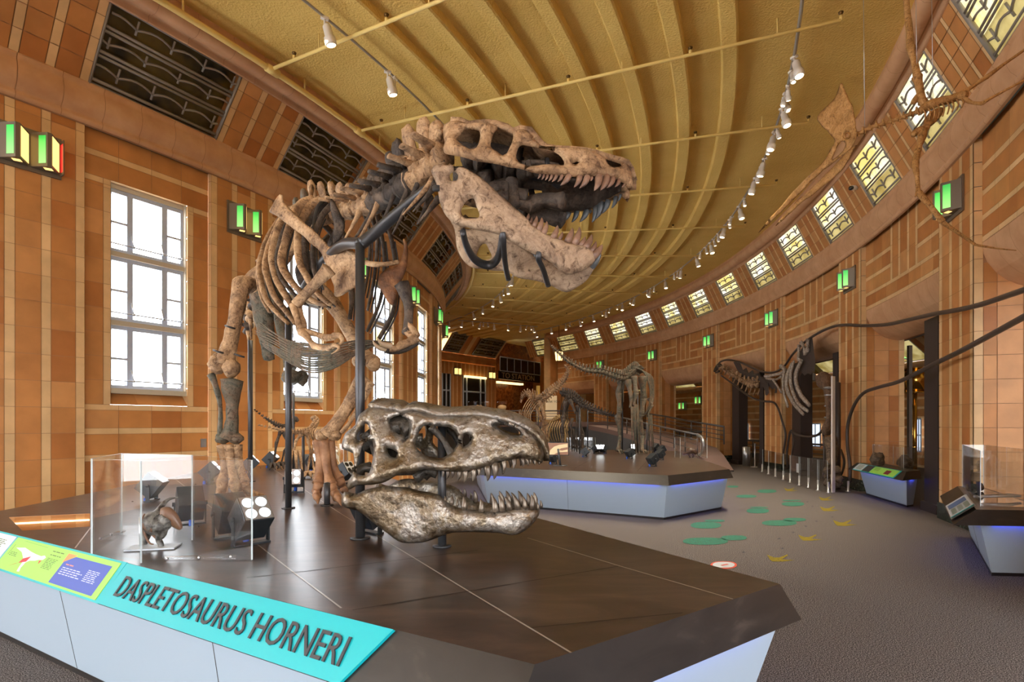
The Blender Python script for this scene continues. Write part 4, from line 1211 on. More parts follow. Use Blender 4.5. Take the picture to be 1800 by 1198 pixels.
# ---------------------------------------------------------------- acrylic guard and small model
ACRY = glassy('clear acrylic', (.985, .99, .99, 1), .0, .01)
AEDGE = mat('acrylic edge', srgb(214, 226, 228), .2, emit=(.8, .9, .9, 1), estr=.0)
q1, q2, q3, q4, q5 = V((-2.09, 2.86, ZS_)), V((-1.725, 2.675, ZS_)), V((-1.239, 2.74, ZS_)), V((-2.28, 3.36, ZS_)), V((-1.78, 3.2, ZS_))
gt = thing('acrylic_case', 'open clear acrylic case around the small grey dinosaur model', 'display case', tuple(q2))
UP = V((0, 0, .475))
def pane(par, a, b, up, th=.008, mt_=None, nm='pane'):
    m = MB(par.location); d = (b - a).normalized(); n = V((d.y, -d.x, 0)) * th / 2
    P = [a - n, b - n, b + n, a + n]; Q = [p + up for p in P]
    m.raw(P + Q, [(0, 1, 5, 4), (2, 3, 7, 6)], 0, None, False)
    m.raw(P + Q, [(4, 5, 6, 7), (1, 2, 6, 5), (3, 0, 4, 7)], 1, None, False)
    return m.build(nm, [mt_ or ACRY, AEDGE], par)
lift = V((0, 0, .002))
for a, b in ((q1, q2), (q2, q3), (q1, q4), (q4, q5), (q5, q3)): pane(gt, a + lift, b + lift, UP)
for a, b in ((zt(290, 988), zt(414, 984)), (zt(177, 952), zt(218, 938))):
    m = MB(gt.location); m.tube([a + V((0, 0, .016)), b + V((0, 0, .016))], .012, 4)
    for t in (.05, .5, .95): m.ball(a.lerp(b, t) + V((0, -.012, .02)), .008, 6, 4, 1)
    m.build('mounting_strip', [ACRY, MATS['steel']], gt)
mp_ = zt(270, 963)
mod = thing('dinosaur_model', 'small grey dinosaur model on a white plate inside the acrylic case', 'model', tuple(mp_))
GREYR = mat('grey resin', srgb(88, 86, 80), .4); noise_ramp(GREYR, 30, [(.4, srgb(50, 46, 40)), (.6, srgb(120, 118, 112))], detail=4); bump(GREYR, 60, .8, .006)
RUST = mat('brown resin', srgb(110, 76, 52), .45)
m = MB(mp_); m.box(mp_ + V((0, 0, .006)), (.23, .13, .008), 0, Matrix.Rotation(.25, 3, 'Z')); m.build('base_plate', [MATS['stage white']], mod)
X = lambda u, v, dy=0.: at(u, v, mp_.y + dy)
m = MB(mp_); 
m.tube(smooth_path([X(313, 874, .10), X(299, 876, .08), X(288, 884, .06), X(279, 898, .03), X(270, 910, .01), X(268, 918, 0)], 5), lerps([.003, .007, .012, .02, .035, .05], 26), 10)
m.tube(smooth_path([X(256, 905), X(264, 912), X(275, 920), X(287, 918), X(296, 908)], 5), lerps([.02, .055, .062, .045, .036], 21), 12, 0, True, None, None, .25)
m.build('body', GREYR, mod)
m = MB(mp_); m.tube(smooth_path([X(284, 900), X(293, 901), X(303, 910), X(312, 921), X(318, 929)], 4), lerps([.022, .034, .033, .024, .011], 17), 10, 0, True, (1, .75), None, .35); m.build('head', RUST, mod)
for pts, nm in (([X(275, 922), X(284, 935), X(279, 947), X(283, 957), X(281, 966)], 'leg'), ([X(262, 920, .05), X(258, 935, .06), X(255, 950, .05), X(250, 966, .03)], 'leg')):
    m = MB(mp_); m.tube(smooth_path(pts, 4), lerps([.045, .03, .016, .014, .02], 17), 8); m.tube([pts[-1] + V((0, 0, .006)), pts[-1] + V((.05, -.02, .0))], [.013, .006], 6); m.build(nm, GREYR, mod)
for pts in ([X(253, 918), X(254, 936), X(262, 953), X(270, 956)], [X(268, 938), X(276, 946), X(284, 944)]):
    m = MB(mp_); m.tube(smooth_path(pts, 4), lerps([.010, .007, .006, .003], 4 * (len(pts) - 1) + 1), 6); m.build('arm', RUST, mod)
for i in range(6):
    m = MB(mp_); m.tube(smooth_path([X(254 + i * 3, 903 + i, -.02), X(249 + i * 3, 915 + i, -.05), X(252 + i * 3, 930 + i, -.05)], 3), .004, 5); m.build('rib', RUST, mod)
m = MB(mp_); m.tube([X(247, 968), X(246, 908)], .006, 6); m.build('support_rod', MATS['steel'], mod)
# ---------------------------------------------------------------- bone surfaces
def closed_curve(pts, sp):
    """closed Catmull-Rom through 2D points, resampled near spacing sp"""
    n = len(pts); out = []
    P = [V((p[0], p[1])) for p in pts]
    for i in range(n):
        p0, p1, p2, p3 = P[i - 1], P[i], P[(i + 1) % n], P[(i + 2) % n]
        k = max(1, int((p2 - p1).length / sp + .5))
        for j in range(k):
            t = j / k
            q = .5 * ((2 * p1) + (p2 - p0) * t + (2 * p0 - 5 * p1 + 4 * p2 - p3) * t * t + (3 * p1 - p0 - 3 * p2 + p3) * t ** 3)
            out.append((q.x, q.y))
    return out
def plate(outline, holes, sp, T, D, mapf):
    """a bone plate with rounded edges: 2D outline and holes, half thickness T reached D from every edge; mapf(x, y, h) -> 3D"""
    loops = [closed_curve(outline, sp)] + [closed_curve(h, sp * .8) for h in holes]
    vs, ed, segs = [], [], []
    for lp in loops:
        b = len(vs); n = len(lp); vs += lp
        ed += [(b + i, b + (i + 1) % n) for i in range(n)]
        segs += [(lp[i], lp[(i + 1) % n]) for i in range(n)]
    nb = len(vs)
    xs = [p[0] for p in loops[0]]; ys = [p[1] for p in loops[0]]
    def dist(p):
        d = 1e9
        for (ax, ay), (bx, by) in segs:
            ux, uy = bx - ax, by - ay; l2 = ux * ux + uy * uy
            t = 0 if l2 == 0 else max(0, min(1, ((p[0] - ax) * ux + (p[1] - ay) * uy) / l2))
            e = (p[0] - ax - t * ux) ** 2 + (p[1] - ay - t * uy) ** 2
            if e < d: d = e
        return sqrt(d)
    dd = [0.] * nb
    y = min(ys); r = 0
    while y < max(ys):
        x = min(xs) + (sp / 2 if r % 2 else 0)
        while x < max(xs):
            p = (x + random.uniform(-.15, .15) * sp, y + random.uniform(-.15, .15) * sp)
            if pip(p, loops[0]) and not any(pip(p, h) for h in loops[1:]):
                d = dist(p)
                if d > sp * .45: vs.append(p); dd.append(d)
            x += sp
        y += sp * .87; r += 1
    co, _, fc, ov, *_r = delaunay_2d_cdt([V(p) for p in vs], ed, [], 0, 1e-7)
    src = [(o[0] if o else 0) for o in ov]
    n = len(co); hs = []
    for i in range(n):
        d = dd[src[i]] if ov[i] else 0
        hs.append(T * sqrt(max(0, 1 - (1 - min(d / D, 1)) ** 2)))
    F_ = []
    for f in fc:
        c = (sum(co[i].x for i in f) / len(f), sum(co[i].y for i in f) / len(f))
        if pip(c, loops[0]) and not any(pip(c, h) for h in loops[1:]): F_.append(tuple(f))
    V3 = [mapf(co[i].x, co[i].y, hs[i]) for i in range(n)]
    bk = {}
    for i in range(n):
        if hs[i] > 1e-6: bk[i] = len(V3); V3.append(mapf(co[i].x, co[i].y, -hs[i]))
        else: bk[i] = i
    FF = list(F_) + [tuple(bk[i] for i in reversed(f)) for f in F_]
    return V3, FF
def bone_mat(name, stops, rough=.7, metal=0., bs=.6, scale=5, spec=.3, fine=34):
    m = mat(name, (.5, .4, .3, 1), rough, metal, spec)
    nz, cr = noise_ramp(m, scale, stops, detail=10, rough=.74, distort=.8)
    N, L, b = nodes(m)
    n2 = N.new('ShaderNodeTexNoise'); n2.inputs['Scale'].default_value = scale * 5.5; n2.inputs['Detail'].default_value = 8; n2.inputs['Roughness'].default_value = .7; n2.inputs['Distortion'].default_value = 1.2
    tc = N.new('ShaderNodeTexCoord'); c2 = N.new('ShaderNodeValToRGB'); mx = N.new('ShaderNodeMix'); mx.data_type = 'RGBA'; mx.blend_type = 'MULTIPLY'; mx.inputs['Factor'].default_value = 1
    c2.color_ramp.elements[0].position = .34; c2.color_ramp.elements[0].color = (.32, .27, .24, 1); c2.color_ramp.elements[1].position = .50; c2.color_ramp.elements[1].color = (1.05, 1.05, 1.05, 1)
    L.new(tc.outputs['Object'], n2.inputs['Vector']); L.new(n2.outputs['Fac'], c2.inputs['Fac'])
    L.new(cr.outputs['Color'], mx.inputs['A']); L.new(c2.outputs['Color'], mx.inputs['B']); L.new(mx.outputs['Result'], b.inputs['Base Color'])
    bump(m, fine, bs, .012, 6); bump(m, 9, bs * .7, .03, 4)
    return m
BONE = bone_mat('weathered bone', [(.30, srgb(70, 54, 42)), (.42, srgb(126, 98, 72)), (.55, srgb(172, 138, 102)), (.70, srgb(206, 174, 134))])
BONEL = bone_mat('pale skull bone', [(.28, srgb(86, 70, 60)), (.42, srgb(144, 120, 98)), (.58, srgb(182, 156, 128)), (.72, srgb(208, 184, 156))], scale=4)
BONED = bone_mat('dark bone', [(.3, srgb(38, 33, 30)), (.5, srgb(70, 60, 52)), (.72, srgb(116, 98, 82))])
BONEG = bone_mat('greenish bone', [(.32, srgb(50, 50, 44)), (.46, srgb(92, 88, 74)), (.58, srgb(112, 92, 74)), (.7, srgb(140, 120, 98))])
TOOTHB = mat('brown tooth', srgb(126, 96, 78), .35); noise_ramp(TOOTHB, 14, [(.3, srgb(92, 66, 54)), (.7, srgb(156, 122, 100))])
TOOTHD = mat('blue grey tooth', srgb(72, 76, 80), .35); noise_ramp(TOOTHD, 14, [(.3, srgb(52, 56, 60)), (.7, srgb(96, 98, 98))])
ARMA = mat('grey armature steel', srgb(66, 66, 68), .38, .5)
BRZ = bone_mat('bronze cast bone', [(.26, srgb(44, 36, 28)), (.38, srgb(86, 70, 48)), (.46, srgb(116, 102, 82)), (.55, srgb(142, 136, 128)), (.64, srgb(108, 84, 52)), (.76, srgb(168, 164, 156))], rough=.3, metal=.6, bs=.7, scale=3.2, spec=.6)
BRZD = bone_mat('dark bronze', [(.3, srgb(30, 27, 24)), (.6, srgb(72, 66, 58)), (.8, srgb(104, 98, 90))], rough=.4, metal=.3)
TOOTHZ = mat('bronze tooth', srgb(112, 98, 84), .28, .45); noise_ramp(TOOTHZ, 12, [(.3, srgb(58, 46, 38)), (.55, srgb(104, 92, 78)), (.75, srgb(142, 130, 116))])

class Head:
    """bilateral skull frame: ex forward, ey from the near to the far side, ez up; O on the midline"""
    def __init__(s, O, th, roll, pitch, L, wf):
        s.O = V(O); s.L = L; s.wf = wf
        R = Matrix.Rotation(-th, 3, 'Z') @ Matrix.Rotation(-pitch, 3, 'Y') @ Matrix.Rotation(-roll, 3, 'X')
        s.ex, s.ey, s.ez = R @ V((1, 0, 0)), R @ V((0, 1, 0)), R @ V((0, 0, 1))
    def P(s, X, Z, lat): return s.O + s.ex * X + s.ez * Z + s.ey * lat
    def pix(s, u, v, side=-1, ww=None):
        """the photo point (u, v) carried on to the near (-1) or far (+1) surface -> (X, Z)"""
        d = V(((u - 900) / F, 1, (HZ - v) / F)); C = V((0, 0, EYE)); W = .2; X = Z = 0
        for _ in range(6):
            t = (side * W - (C - s.O).dot(s.ey)) / d.dot(s.ey)
            q = C + d * t - s.O; X, Z = q.dot(s.ex), q.dot(s.ez); W = (ww or s.wf)(X, Z)
        return X, Z
def interp(tab, x):
    if x <= tab[0][0]: return tab[0][1]
    for (a, p), (b, q) in zip(tab[:-1], tab[1:]):
        if x <= b: return p + (q - p) * (x - a) / (b - a)
    return tab[-1][1]
def tooth(mb, b, t, r, bend=.18, back=V((-1, 0, 0)), n=8):
    b, t = V(b), V(t); L = (t - b).length
    pts = [b - (t - b) * .12] + [b.lerp(t, k) - back * bend * L * sin(pi * k) * .5 for k in (.2, .45, .7, .88)] + [t]
    mb.tube(pts, [r * .95, r, r * .86, r * .6, r * .34, r * .06], n, 0, True, (1.0, .78))
def rough_pt(p, amp, sc=7.):
    return V(p) + V((noise.noise(p * sc), noise.noise(p * sc + V((7, 1, 3))), noise.noise(p * sc + V((2, 9, 5))))) * amp
def build_head(root, hd, cran, choles, teeth_u, jaw, jholes, teeth_l, wj, mats, roof_ix, inner_lumps, T=.026, D=.05, sp=.021, jtube=None):
    """mats: (bone, jaw bone, near tooth, far tooth, inner bone)"""
    bone, jbone, tn, tf, inner = mats
    o = root.location
    # cranium
    c2 = [hd.pix(*p) for p in cran]; h2 = [[hd.pix(*p) for p in h] for h in choles]
    m = MB(o)
    for sd in (-1, 1):
        def mp(x, z, h, sd=sd):
            w = hd.wf(x, z)
            return rough_pt(hd.P(x, z, sd * (w + h)), .010, 9)
        vs, fs = plate(c2, h2, sp, T, D, mp)
        m.raw(vs, fs if sd < 0 else [tuple(reversed(f)) for f in fs])
    cr = m.build('cranium', bone, root)
    # roof and palate sheets between the two sides
    m = MB(o)
    top = c2[roof_ix[0]:roof_ix[1] + 1]
    tp = [V((x, z)) for x, z in top]
    dense = []
    for a, b in zip(tp[:-1], tp[1:]):
        k = max(1, int((b - a).length / .03)); dense += [a.lerp(b, i / k) for i in range(k)]
    dense.append(tp[-1]); K = 8; vs, fs = [], []
    for q in dense:
        w = hd.wf(q.x, q.y)
        for j in range(K + 1):
            s_ = -1 + 2 * j / K
            vs.append(rough_pt(hd.P(q.x, q.y - .016 + .034 * (1 - s_ * s_), s_ * w), .010, 8))
    for i in range(len(dense) - 1):
        for j in range(K):
            a = i * (K + 1) + j; fs.append((a, a + 1, a + K + 2, a + K + 1))
    m.raw(vs, fs)
    ob = m.build('skull_roof', bone, root); md = ob.modifiers.new('s', 'SOLIDIFY'); md.thickness = .03
    m = MB(o); bt = sorted([hd.pix(*p[0]) for p in teeth_u]); vs, fs = [], []
    dense = []
    for a, b in zip(bt[:-1], bt[1:]):
        k = max(1, int((b[0] - a[0]) / .03)); dense += [(a[0] + (b[0] - a[0]) * i / k, a[1] + (b[1] - a[1]) * i / k) for i in range(k)]
    dense.append(bt[-1])
    for x, z in dense:
        w = max(.02, hd.wf(x, z) - .012)
        for j in range(K + 1):
            s_ = -1 + 2 * j / K
            vs.append(rough_pt(hd.P(x, z + .015 + .085 * (1 - s_ * s_), s_ * w), .016, 9))
    for i in range(len(dense) - 1):
        for j in range(K):
            a = i * (K + 1) + j; fs.append((a, a + K + 1, a + K + 2, a + 1))
    m.raw(vs, fs); ob = m.build('palate', inner, root); md = ob.modifiers.new('s', 'SOLIDIFY'); md.thickness = .02
    # braincase and palate bones, plus dark lumps added in place of inner shade
    m = MB(o)
    for (x0, z0, l0, x1, z1, l1, r) in inner_lumps:
        for sd in ((-1, 1) if abs(l0) + abs(l1) > .01 else (1,)):
            m.tube(smooth_path([hd.P(x0, z0, sd * l0), hd.P((x0 + x1) / 2, (z0 + z1) / 2 + .02, sd * (l0 + l1) / 2), hd.P(x1, z1, sd * l1)], 4), lerps([r, r * .8, r * 1.1], 9), 9, 0, True, None, None, .5)
    m.build('braincase_and_shade_fill', inner, root)
    def teeth(lst, part, wfun, up):
        for (b, t) in lst:
            xb, zb = hd.pix(*b, -1, wfun); xt, zt_ = hd.pix(*t, -1, wfun)
            L = hypot(xt - xb, zt_ - zb); r = min(max(.24 * L, .007), .02)
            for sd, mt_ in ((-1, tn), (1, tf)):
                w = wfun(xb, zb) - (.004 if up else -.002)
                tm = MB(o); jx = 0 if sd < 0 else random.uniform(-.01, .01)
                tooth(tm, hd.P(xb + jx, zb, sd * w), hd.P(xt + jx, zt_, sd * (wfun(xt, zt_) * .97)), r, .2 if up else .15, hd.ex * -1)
                ob = tm.build('tooth', mt_); ob.parent = part; ob.location = V(o) - root.location - part.location
    teeth(teeth_u, cr, hd.wf, True)
    # lower jaw
    j2 = [hd.pix(*p, -1, wj) for p in jaw]; jh = [[hd.pix(*p, -1, wj) for p in h] for h in jholes]
    m = MB(o)
    for sd in (-1, 1):
        def mp(x, z, h, sd=sd): return rough_pt(hd.P(x, z, sd * (wj(x, z) + h)), .009, 9)
        vs, fs = plate(j2, jh, sp, T * 1.05, D * 1.1, mp)
        m.raw(vs, fs if sd < 0 else [tuple(reversed(f)) for f in fs])
    jw = m.build('mandible', jbone, root)
    teeth(teeth_l, jw, wj, False)
    return cr, jw

# ---------------------------------------------------------------- bronze skull on its post
C8 = lambda pts: [(570 + x / 4.13, 690 + y / 4.13) for x, y in pts]
def pairs(f, s): return [tuple(f([a, b])) for a, b in s]
bz_wf = lambda x, z: interp([(-.6, .20), (-.35, .235), (-.05, .20), (.2, .15), (.38, .125), (.47, .085), (.53, .03)], x) * (1 - 1.7 * max(0, z - .03)) 
bz_wj = lambda x, z: interp([(-.6, .21), (-.3, .215), (0, .165), (.25, .125), (.40, .09), (.48, .05), (.53, .02)], x)
BZ = Head(at(777, 838, 3.02), .16, 0, 0, 1.05, bz_wf)
bz = thing('bronze_skull', 'bronze-toned tyrannosaur skull with open jaws on a black post', 'skull', tuple(atz(777, 960, ZS_)))
bz_c = C8([(330, 100), (370, 92), (440, 105), (510, 115), (560, 145), (620, 120), (690, 130), (760, 145), (870, 165), (1000, 165), (1100, 155), (1180, 165), (1260, 180), (1360, 205), (1440, 240), (1510, 290), (1560, 350), (1588, 430), (1590, 480), (1570, 520), (1540, 492), (1480, 485), (1420, 470), (1340, 490), (1270, 500), (1200, 530), (1120, 555), (1040, 570), (960, 572), (880, 570), (810, 560), (740, 555), (700, 560), (650, 575), (560, 590), (500, 620), (440, 650), (360, 660), (250, 670), (172, 705), (165, 640), (195, 590), (212, 500), (205, 440), (180, 430), (130, 410), (125, 370), (150, 290), (190, 250), (220, 220), (250, 160), (290, 130)])
bz_h = [C8(h) for h in ([(238, 290), (300, 222), (328, 260), (335, 310), (300, 335), (240, 345)], [(285, 385), (325, 350), (352, 352), (362, 400), (350, 480), (328, 575), (240, 582), (232, 540), (258, 450)], [(482, 200), (540, 168), (608, 192), (622, 250), (606, 320), (580, 345), (588, 300), (540, 305), (495, 270), (475, 230)], [(458, 405), (500, 415), (533, 440), (522, 472), (475, 458)], [(725, 238), (800, 238), (900, 252), (955, 290), (968, 340), (958, 388), (915, 430), (860, 462), (800, 462), (735, 455), (690, 420), (658, 375), (682, 300)], [(1010, 325), (1042, 298), (1075, 322), (1068, 350), (1040, 378), (1008, 395)], [(1228, 232), (1300, 230), (1380, 255), (1430, 290), (1438, 308), (1380, 303), (1300, 277), (1250, 252)])]
bz_tu = [((862, 565), (855, 612)), ((895, 568), (885, 630)), ((930, 568), (925, 622)), ((978, 570), (965, 642)), ((1022, 568), (1012, 652)), ((1080, 558), (1075, 642)), ((1120, 552), (1118, 605)), ((1178, 535), (1183, 642)), ((1232, 518), (1230, 630)), ((1300, 495), (1300, 572)), ((1375, 478), (1370, 556)), ((1435, 475), (1440, 542)), ((1465, 482), (1480, 532)), ((1492, 486), (1492, 517)), ((1525, 490), (1525, 527)), ((1558, 498), (1557, 522))]
bz_j = C8([(130, 740), (150, 715), (180, 720), (240, 735), (300, 700), (370, 680), (440, 675), (520, 685), (600, 690), (680, 705), (760, 715), (830, 735), (890, 780), (920, 800), (1000, 840), (1080, 850), (1160, 855), (1230, 860), (1320, 845), (1400, 835), (1480, 835), (1560, 850), (1560, 890), (1500, 970), (1440, 1015), (1380, 1028), (1250, 1020), (1100, 1010), (960, 1010), (880, 1030), (760, 1070), (640, 1090), (560, 1085), (500, 1060), (430, 1000), (330, 920), (240, 860), (180, 840), (130, 810)])
bz_tl = [((880, 780), (870, 748)), ((925, 805), (922, 740)), ((963, 818), (963, 770)), ((1015, 840), (1007, 750)), ((1140, 855), (1133, 768)), ((1242, 850), (1220, 750)), ((1292, 845), (1263, 745)), ((1345, 840), (1310, 755)), ((1402, 835), (1370, 740)), ((1455, 835), (1440, 750)), ((1507, 835), (1503, 738)), ((1550, 842), (1543, 792))]
bx = lambda x, y: BZ.pix(570 + x / 4.13, 690 + y / 4.13)
b_ = []  # inner bones and extra dark lumps that imitate shade inside the skull
for (p, q, l0, l1, r) in (((300, 300), (560, 330), 0, 0, .07), ((420, 200), (600, 170), 0, 0, .06), ((200, 380), (330, 400), .0, .0, .06), ((300, 560), (640, 540), .1, .09, .022), ((640, 540), (760, 560), .09, .05, .03), ((600, 640), (760, 600), .08, .06, .025), ((170, 620), (260, 560), .15, .1, .03), ((780, 250), (930, 470), .13, .13, .02), ((470, 250), (600, 260), .04, .04, .07), ((250, 300), (340, 500), .05, .05, .045)):
    a, c = bx(*p), bx(*q); b_.append((*a, l0, *c, l1, r))
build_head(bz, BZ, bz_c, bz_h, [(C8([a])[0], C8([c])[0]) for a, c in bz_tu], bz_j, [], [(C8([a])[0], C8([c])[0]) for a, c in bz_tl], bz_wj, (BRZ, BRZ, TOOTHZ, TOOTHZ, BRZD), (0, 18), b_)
p = bz.location
m = MB(p); m.tube([p, V((p.x, p.y, at(0, 747, p.y).z))], .023, 14); m.lathe(p, [(.05, 0), (.05, .008), (.024, .01)], 14); m.build('post', ARMA, bz)
# ---------------------------------------------------------------- the mounted skeleton
SK = thing('dinosaur_skeleton', 'huge tyrannosaur skeleton with gaping jaws striding across the near platform', 'skeleton', (-1.9, 4.7, ZS_))
C4 = lambda pts: [(740 + x / 3.99, 190 + y / 3.99) for x, y in pts]
hd_wf = lambda x, z: interp([(-.5, .20), (-.3, .235), (-.05, .215), (.15, .185), (.33, .155), (.44, .10), (.50, .04)], x) * (1 - .5 * max(0, z))
hd_wj = lambda x, z: interp([(-.6, .22), (-.3, .235), (-.05, .19), (.15, .13), (.28, .085), (.36, .04), (.42, .015)], x)
HD = Head(at(930, 318, 3.02), .09, .17, 0, .95, hd_wf)
hd_c = C4([(165, 110), (200, 90), (270, 84), (330, 105), (400, 95), (450, 95), (520, 110), (590, 130), (640, 155), (700, 140), (750, 150), (785, 195), (820, 235), (870, 265), (950, 275), (1050, 285), (1150, 295), (1230, 310), (1290, 330), (1350, 350), (1400, 370), (1440, 390), (1465, 430), (1475, 500), (1472, 560), (1455, 590), (1425, 535), (1390, 505), (1320, 482), (1230, 472), (1120, 472), (1000, 472), (900, 470), (830, 466), (760, 450), (690, 422), (640, 412), (560, 396), (480, 388), (400, 370), (330, 352), (260, 342), (200, 330), (160, 320), (148, 285), (163, 240), (160, 180)])
hd_h = [C4(h) for h in ([(238, 215), (270, 185), (300, 150), (350, 145), (405, 150), (410, 200), (392, 262), (345, 275), (275, 246)], [(500, 180), (560, 138), (620, 152), (640, 192), (632, 250), (606, 315), (580, 328), (530, 300), (493, 270)], [(692, 272), (760, 262), (850, 280), (940, 310), (985, 345), (1003, 392), (960, 392), (880, 390), (790, 402), (735, 398), (672, 345)], [(1058, 386), (1090, 376), (1112, 382), (1085, 393)], [(1302, 350), (1350, 352), (1395, 380), (1402, 403), (1360, 403), (1322, 385)])]
hd_tu = [((835, 463), (818, 490)), ((862, 466), (845, 498)), ((887, 468), (870, 502)), ((917, 470), (893, 508)), ((948, 472), (918, 513)), ((988, 472), (958, 512)), ((1035, 474), (978, 537)), ((1112, 480), (1073, 552)), ((1165, 482), (1112, 557)), ((1198, 482), (1190, 507)), ((1245, 478), (1214, 577)), ((1298, 482), (1258, 573)), ((1345, 492), (1303, 557)), ((1388, 502), (1360, 550)), ((1424, 525), (1408, 552))]
hd_j = C4([(70, 440), (90, 405), (150, 380), (165, 362), (185, 400), (205, 388), (230, 410), (300, 415), (350, 440), (430, 490), (520, 570), (600, 640), (650, 690), (720, 760), (790, 820), (880, 880), (960, 910), (1050, 945), (1150, 970), (1205, 1005), (1228, 1045), (1200, 1090), (1140, 1130), (1050, 1165), (990, 1150), (900, 1080), (780, 1010), (650, 950), (560, 895), (450, 870), (330, 840), (250, 820), (180, 760), (130, 660), (110, 560), (98, 500)])
hd_jh = [C4([(283, 715), (320, 652), (370, 642), (390, 690), (413, 740), (393, 768), (300, 765)]), C4([(198, 470), (228, 446), (258, 470), (245, 506), (210, 506)])]
hd_tl = [((742, 785), (756, 733)), ((768, 800), (777, 760)), ((792, 825), (812, 752)), ((828, 848), (847, 763)), ((862, 872), (882, 788)), ((928, 905), (958, 818)), ((972, 918), (992, 863)), ((1028, 930), (1063, 836)), ((1078, 945), (1112, 830)), ((1118, 960), (1153, 898)), ((1155, 978), (1198, 883)), ((1195, 1002), (1228, 933)), ((1212, 1035), (1272, 955))]
hx = lambda x, y: HD.pix(740 + x / 3.99, 190 + y / 3.99)
b_ = []  # inner bones, with dark lumps added so the interior looks shaded
for (p, q, l0, l1, r) in (((190, 330), (430, 340), 0, 0, .075), ((230, 380), (330, 350), .06, .05, .045), ((440, 470), (600, 450), .08, .08, .05), ((500, 540), (720, 520), .09, .06, .045), ((560, 600), (760, 590), .08, .08, .03), ((700, 300), (960, 350), .10, .11, .018), ((740, 300), (760, 400), .12, .12, .016), ((330, 120), (620, 170), 0, 0, .055), ((620, 400), (640, 600), .10, .10, .03), ((730, 560), (1000, 590), .05, .1, .04), ((480, 240), (640, 250), .03, .03, .085), ((260, 210), (420, 215), .04, .04, .075), ((660, 320), (900, 340), .04, .05, .045)):
    a, c = hx(*p), hx(*q); b_.append((*a, l0, *c, l1, r))
C4p = lambda p: C4([p])[0]
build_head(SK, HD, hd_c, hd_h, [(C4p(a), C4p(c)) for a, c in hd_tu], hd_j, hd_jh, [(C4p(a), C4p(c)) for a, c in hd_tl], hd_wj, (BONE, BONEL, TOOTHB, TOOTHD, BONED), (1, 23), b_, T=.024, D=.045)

def part(name, mt_, fn, root=None):
    r = root or SK
    m = MB(r.location); fn(m); return m.build(name, mt_, r)
def limb(m, pts, rad, n=12, j=.35, k=5, flat=None):
    P = smooth_path(pts, k); m.tube(P, lerps(rad, len(P)), n, 0, True, flat, None, j)
def A(*q): return at(*q)
def vertebra(root, c, tan, tip, r, w, mt_, lean=.0, tpz=.35, name='vertebra'):
    tan = tan.normalized(); up = (tip - c); h = up.length; up = up / h
    side = tan.cross(up).normalized()
    def fn(m):
        k = r
        m.tube([c - tan * k * .95, c - tan * k * .6, c, c + tan * k * .6, c + tan * k * .95], [k * .95, k * .85, k * .62, k * .88, k], 11, 0, True, None, None, .22)
        m.tube([c + up * k * .5, c + up * k * 1.5], [k * .7, k * .6], 8, 0, True, (1, .9), tan, .3)
        m.tube([c + up * k * 1.1, c + up * h * .55 - tan * k * .1, c + up * h * .86, c + up * h], [k * .66, k * .6, k * .78, k * .56], 9, 0, True, (1., .5), tan, .6)
        for s in (-1, 1):
            m.tube([c + up * k * .9, c + side * s * w * .5 + up * k * 1.2, c + side * s * w + up * k * (1.1 + tpz)], [k * .5, k * .34, k * .30], 7, 0, True, (1, .6), tan, .5)
            m.tube([c + up * k * 1.2, c + up * k * 1.5 + tan * k * 1.3 + side * s * k * .5], [k * .35, k * .22], 6, 0, True, None, None, .4)
            m.tube([c + up * k * 1.4, c + up * k * 1.9 - tan * k * 1.2 + side * s * k * .5], [k * .35, k * .25], 6, 0, True, None, None, .4)
    return part(name, mt_, fn, root)
SPN = [(770, 283, 3.08, 764, 216, .056), (753, 300, 3.14, 741, 211, .058), (735, 312, 3.22, 714, 224, .06), (717, 324, 3.31, 697, 248, .06), (700, 334, 3.41, 684, 270, .06), (683, 344, 3.52, 668, 300, .06), (667, 352, 3.63, 652, 308, .062), (651, 359, 3.75, 640, 316, .062), (637, 364, 3.88, 626, 322, .064), (622, 368, 4.02, 610, 326, .064), (608, 371, 4.17, 596, 324, .066), (594, 374, 4.33, 580, 322, .066), (580, 378, 4.5, 562, 322, .068), (565, 383, 4.68, 545, 320, .07), (550, 391, 4.88, 532, 334, .07), (535, 402, 5.08, 518, 350, .07), (520, 415, 5.28, 505, 366, .07), (506, 430, 5.48, 492, 386, .07)]
CT = [A(*s[:3]) for s in SPN]
for i, s in enumerate(SPN):
    tan = CT[max(i - 1, 0)] - CT[min(i + 1, len(CT) - 1)]
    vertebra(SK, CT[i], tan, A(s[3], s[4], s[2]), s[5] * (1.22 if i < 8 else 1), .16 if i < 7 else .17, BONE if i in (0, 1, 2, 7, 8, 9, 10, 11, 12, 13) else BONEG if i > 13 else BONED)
TL = [(490, 448, 5.72), (476, 470, 5.98), (464, 492, 6.2), (454, 513, 6.42), (446, 534, 6.62), (440, 556, 6.8), (436, 577, 6.95)]
for i, s in enumerate(TL):
    c = A(*s); nx = A(*TL[min(i + 1, 6)]) - A(*TL[max(i - 1, 0)])
    vertebra(SK, c, nx * -1, c + V((-.1, .12, .20)), .06, .13, BONE if i % 2 else BONED, name='tail_vertebra')
    part('chevron', BONE, lambda m, c=c: limb(m, [c, c + V((.02, -.03, -.14)), c + V((.0, .03, -.26))], [.03, .016, .01], 7))
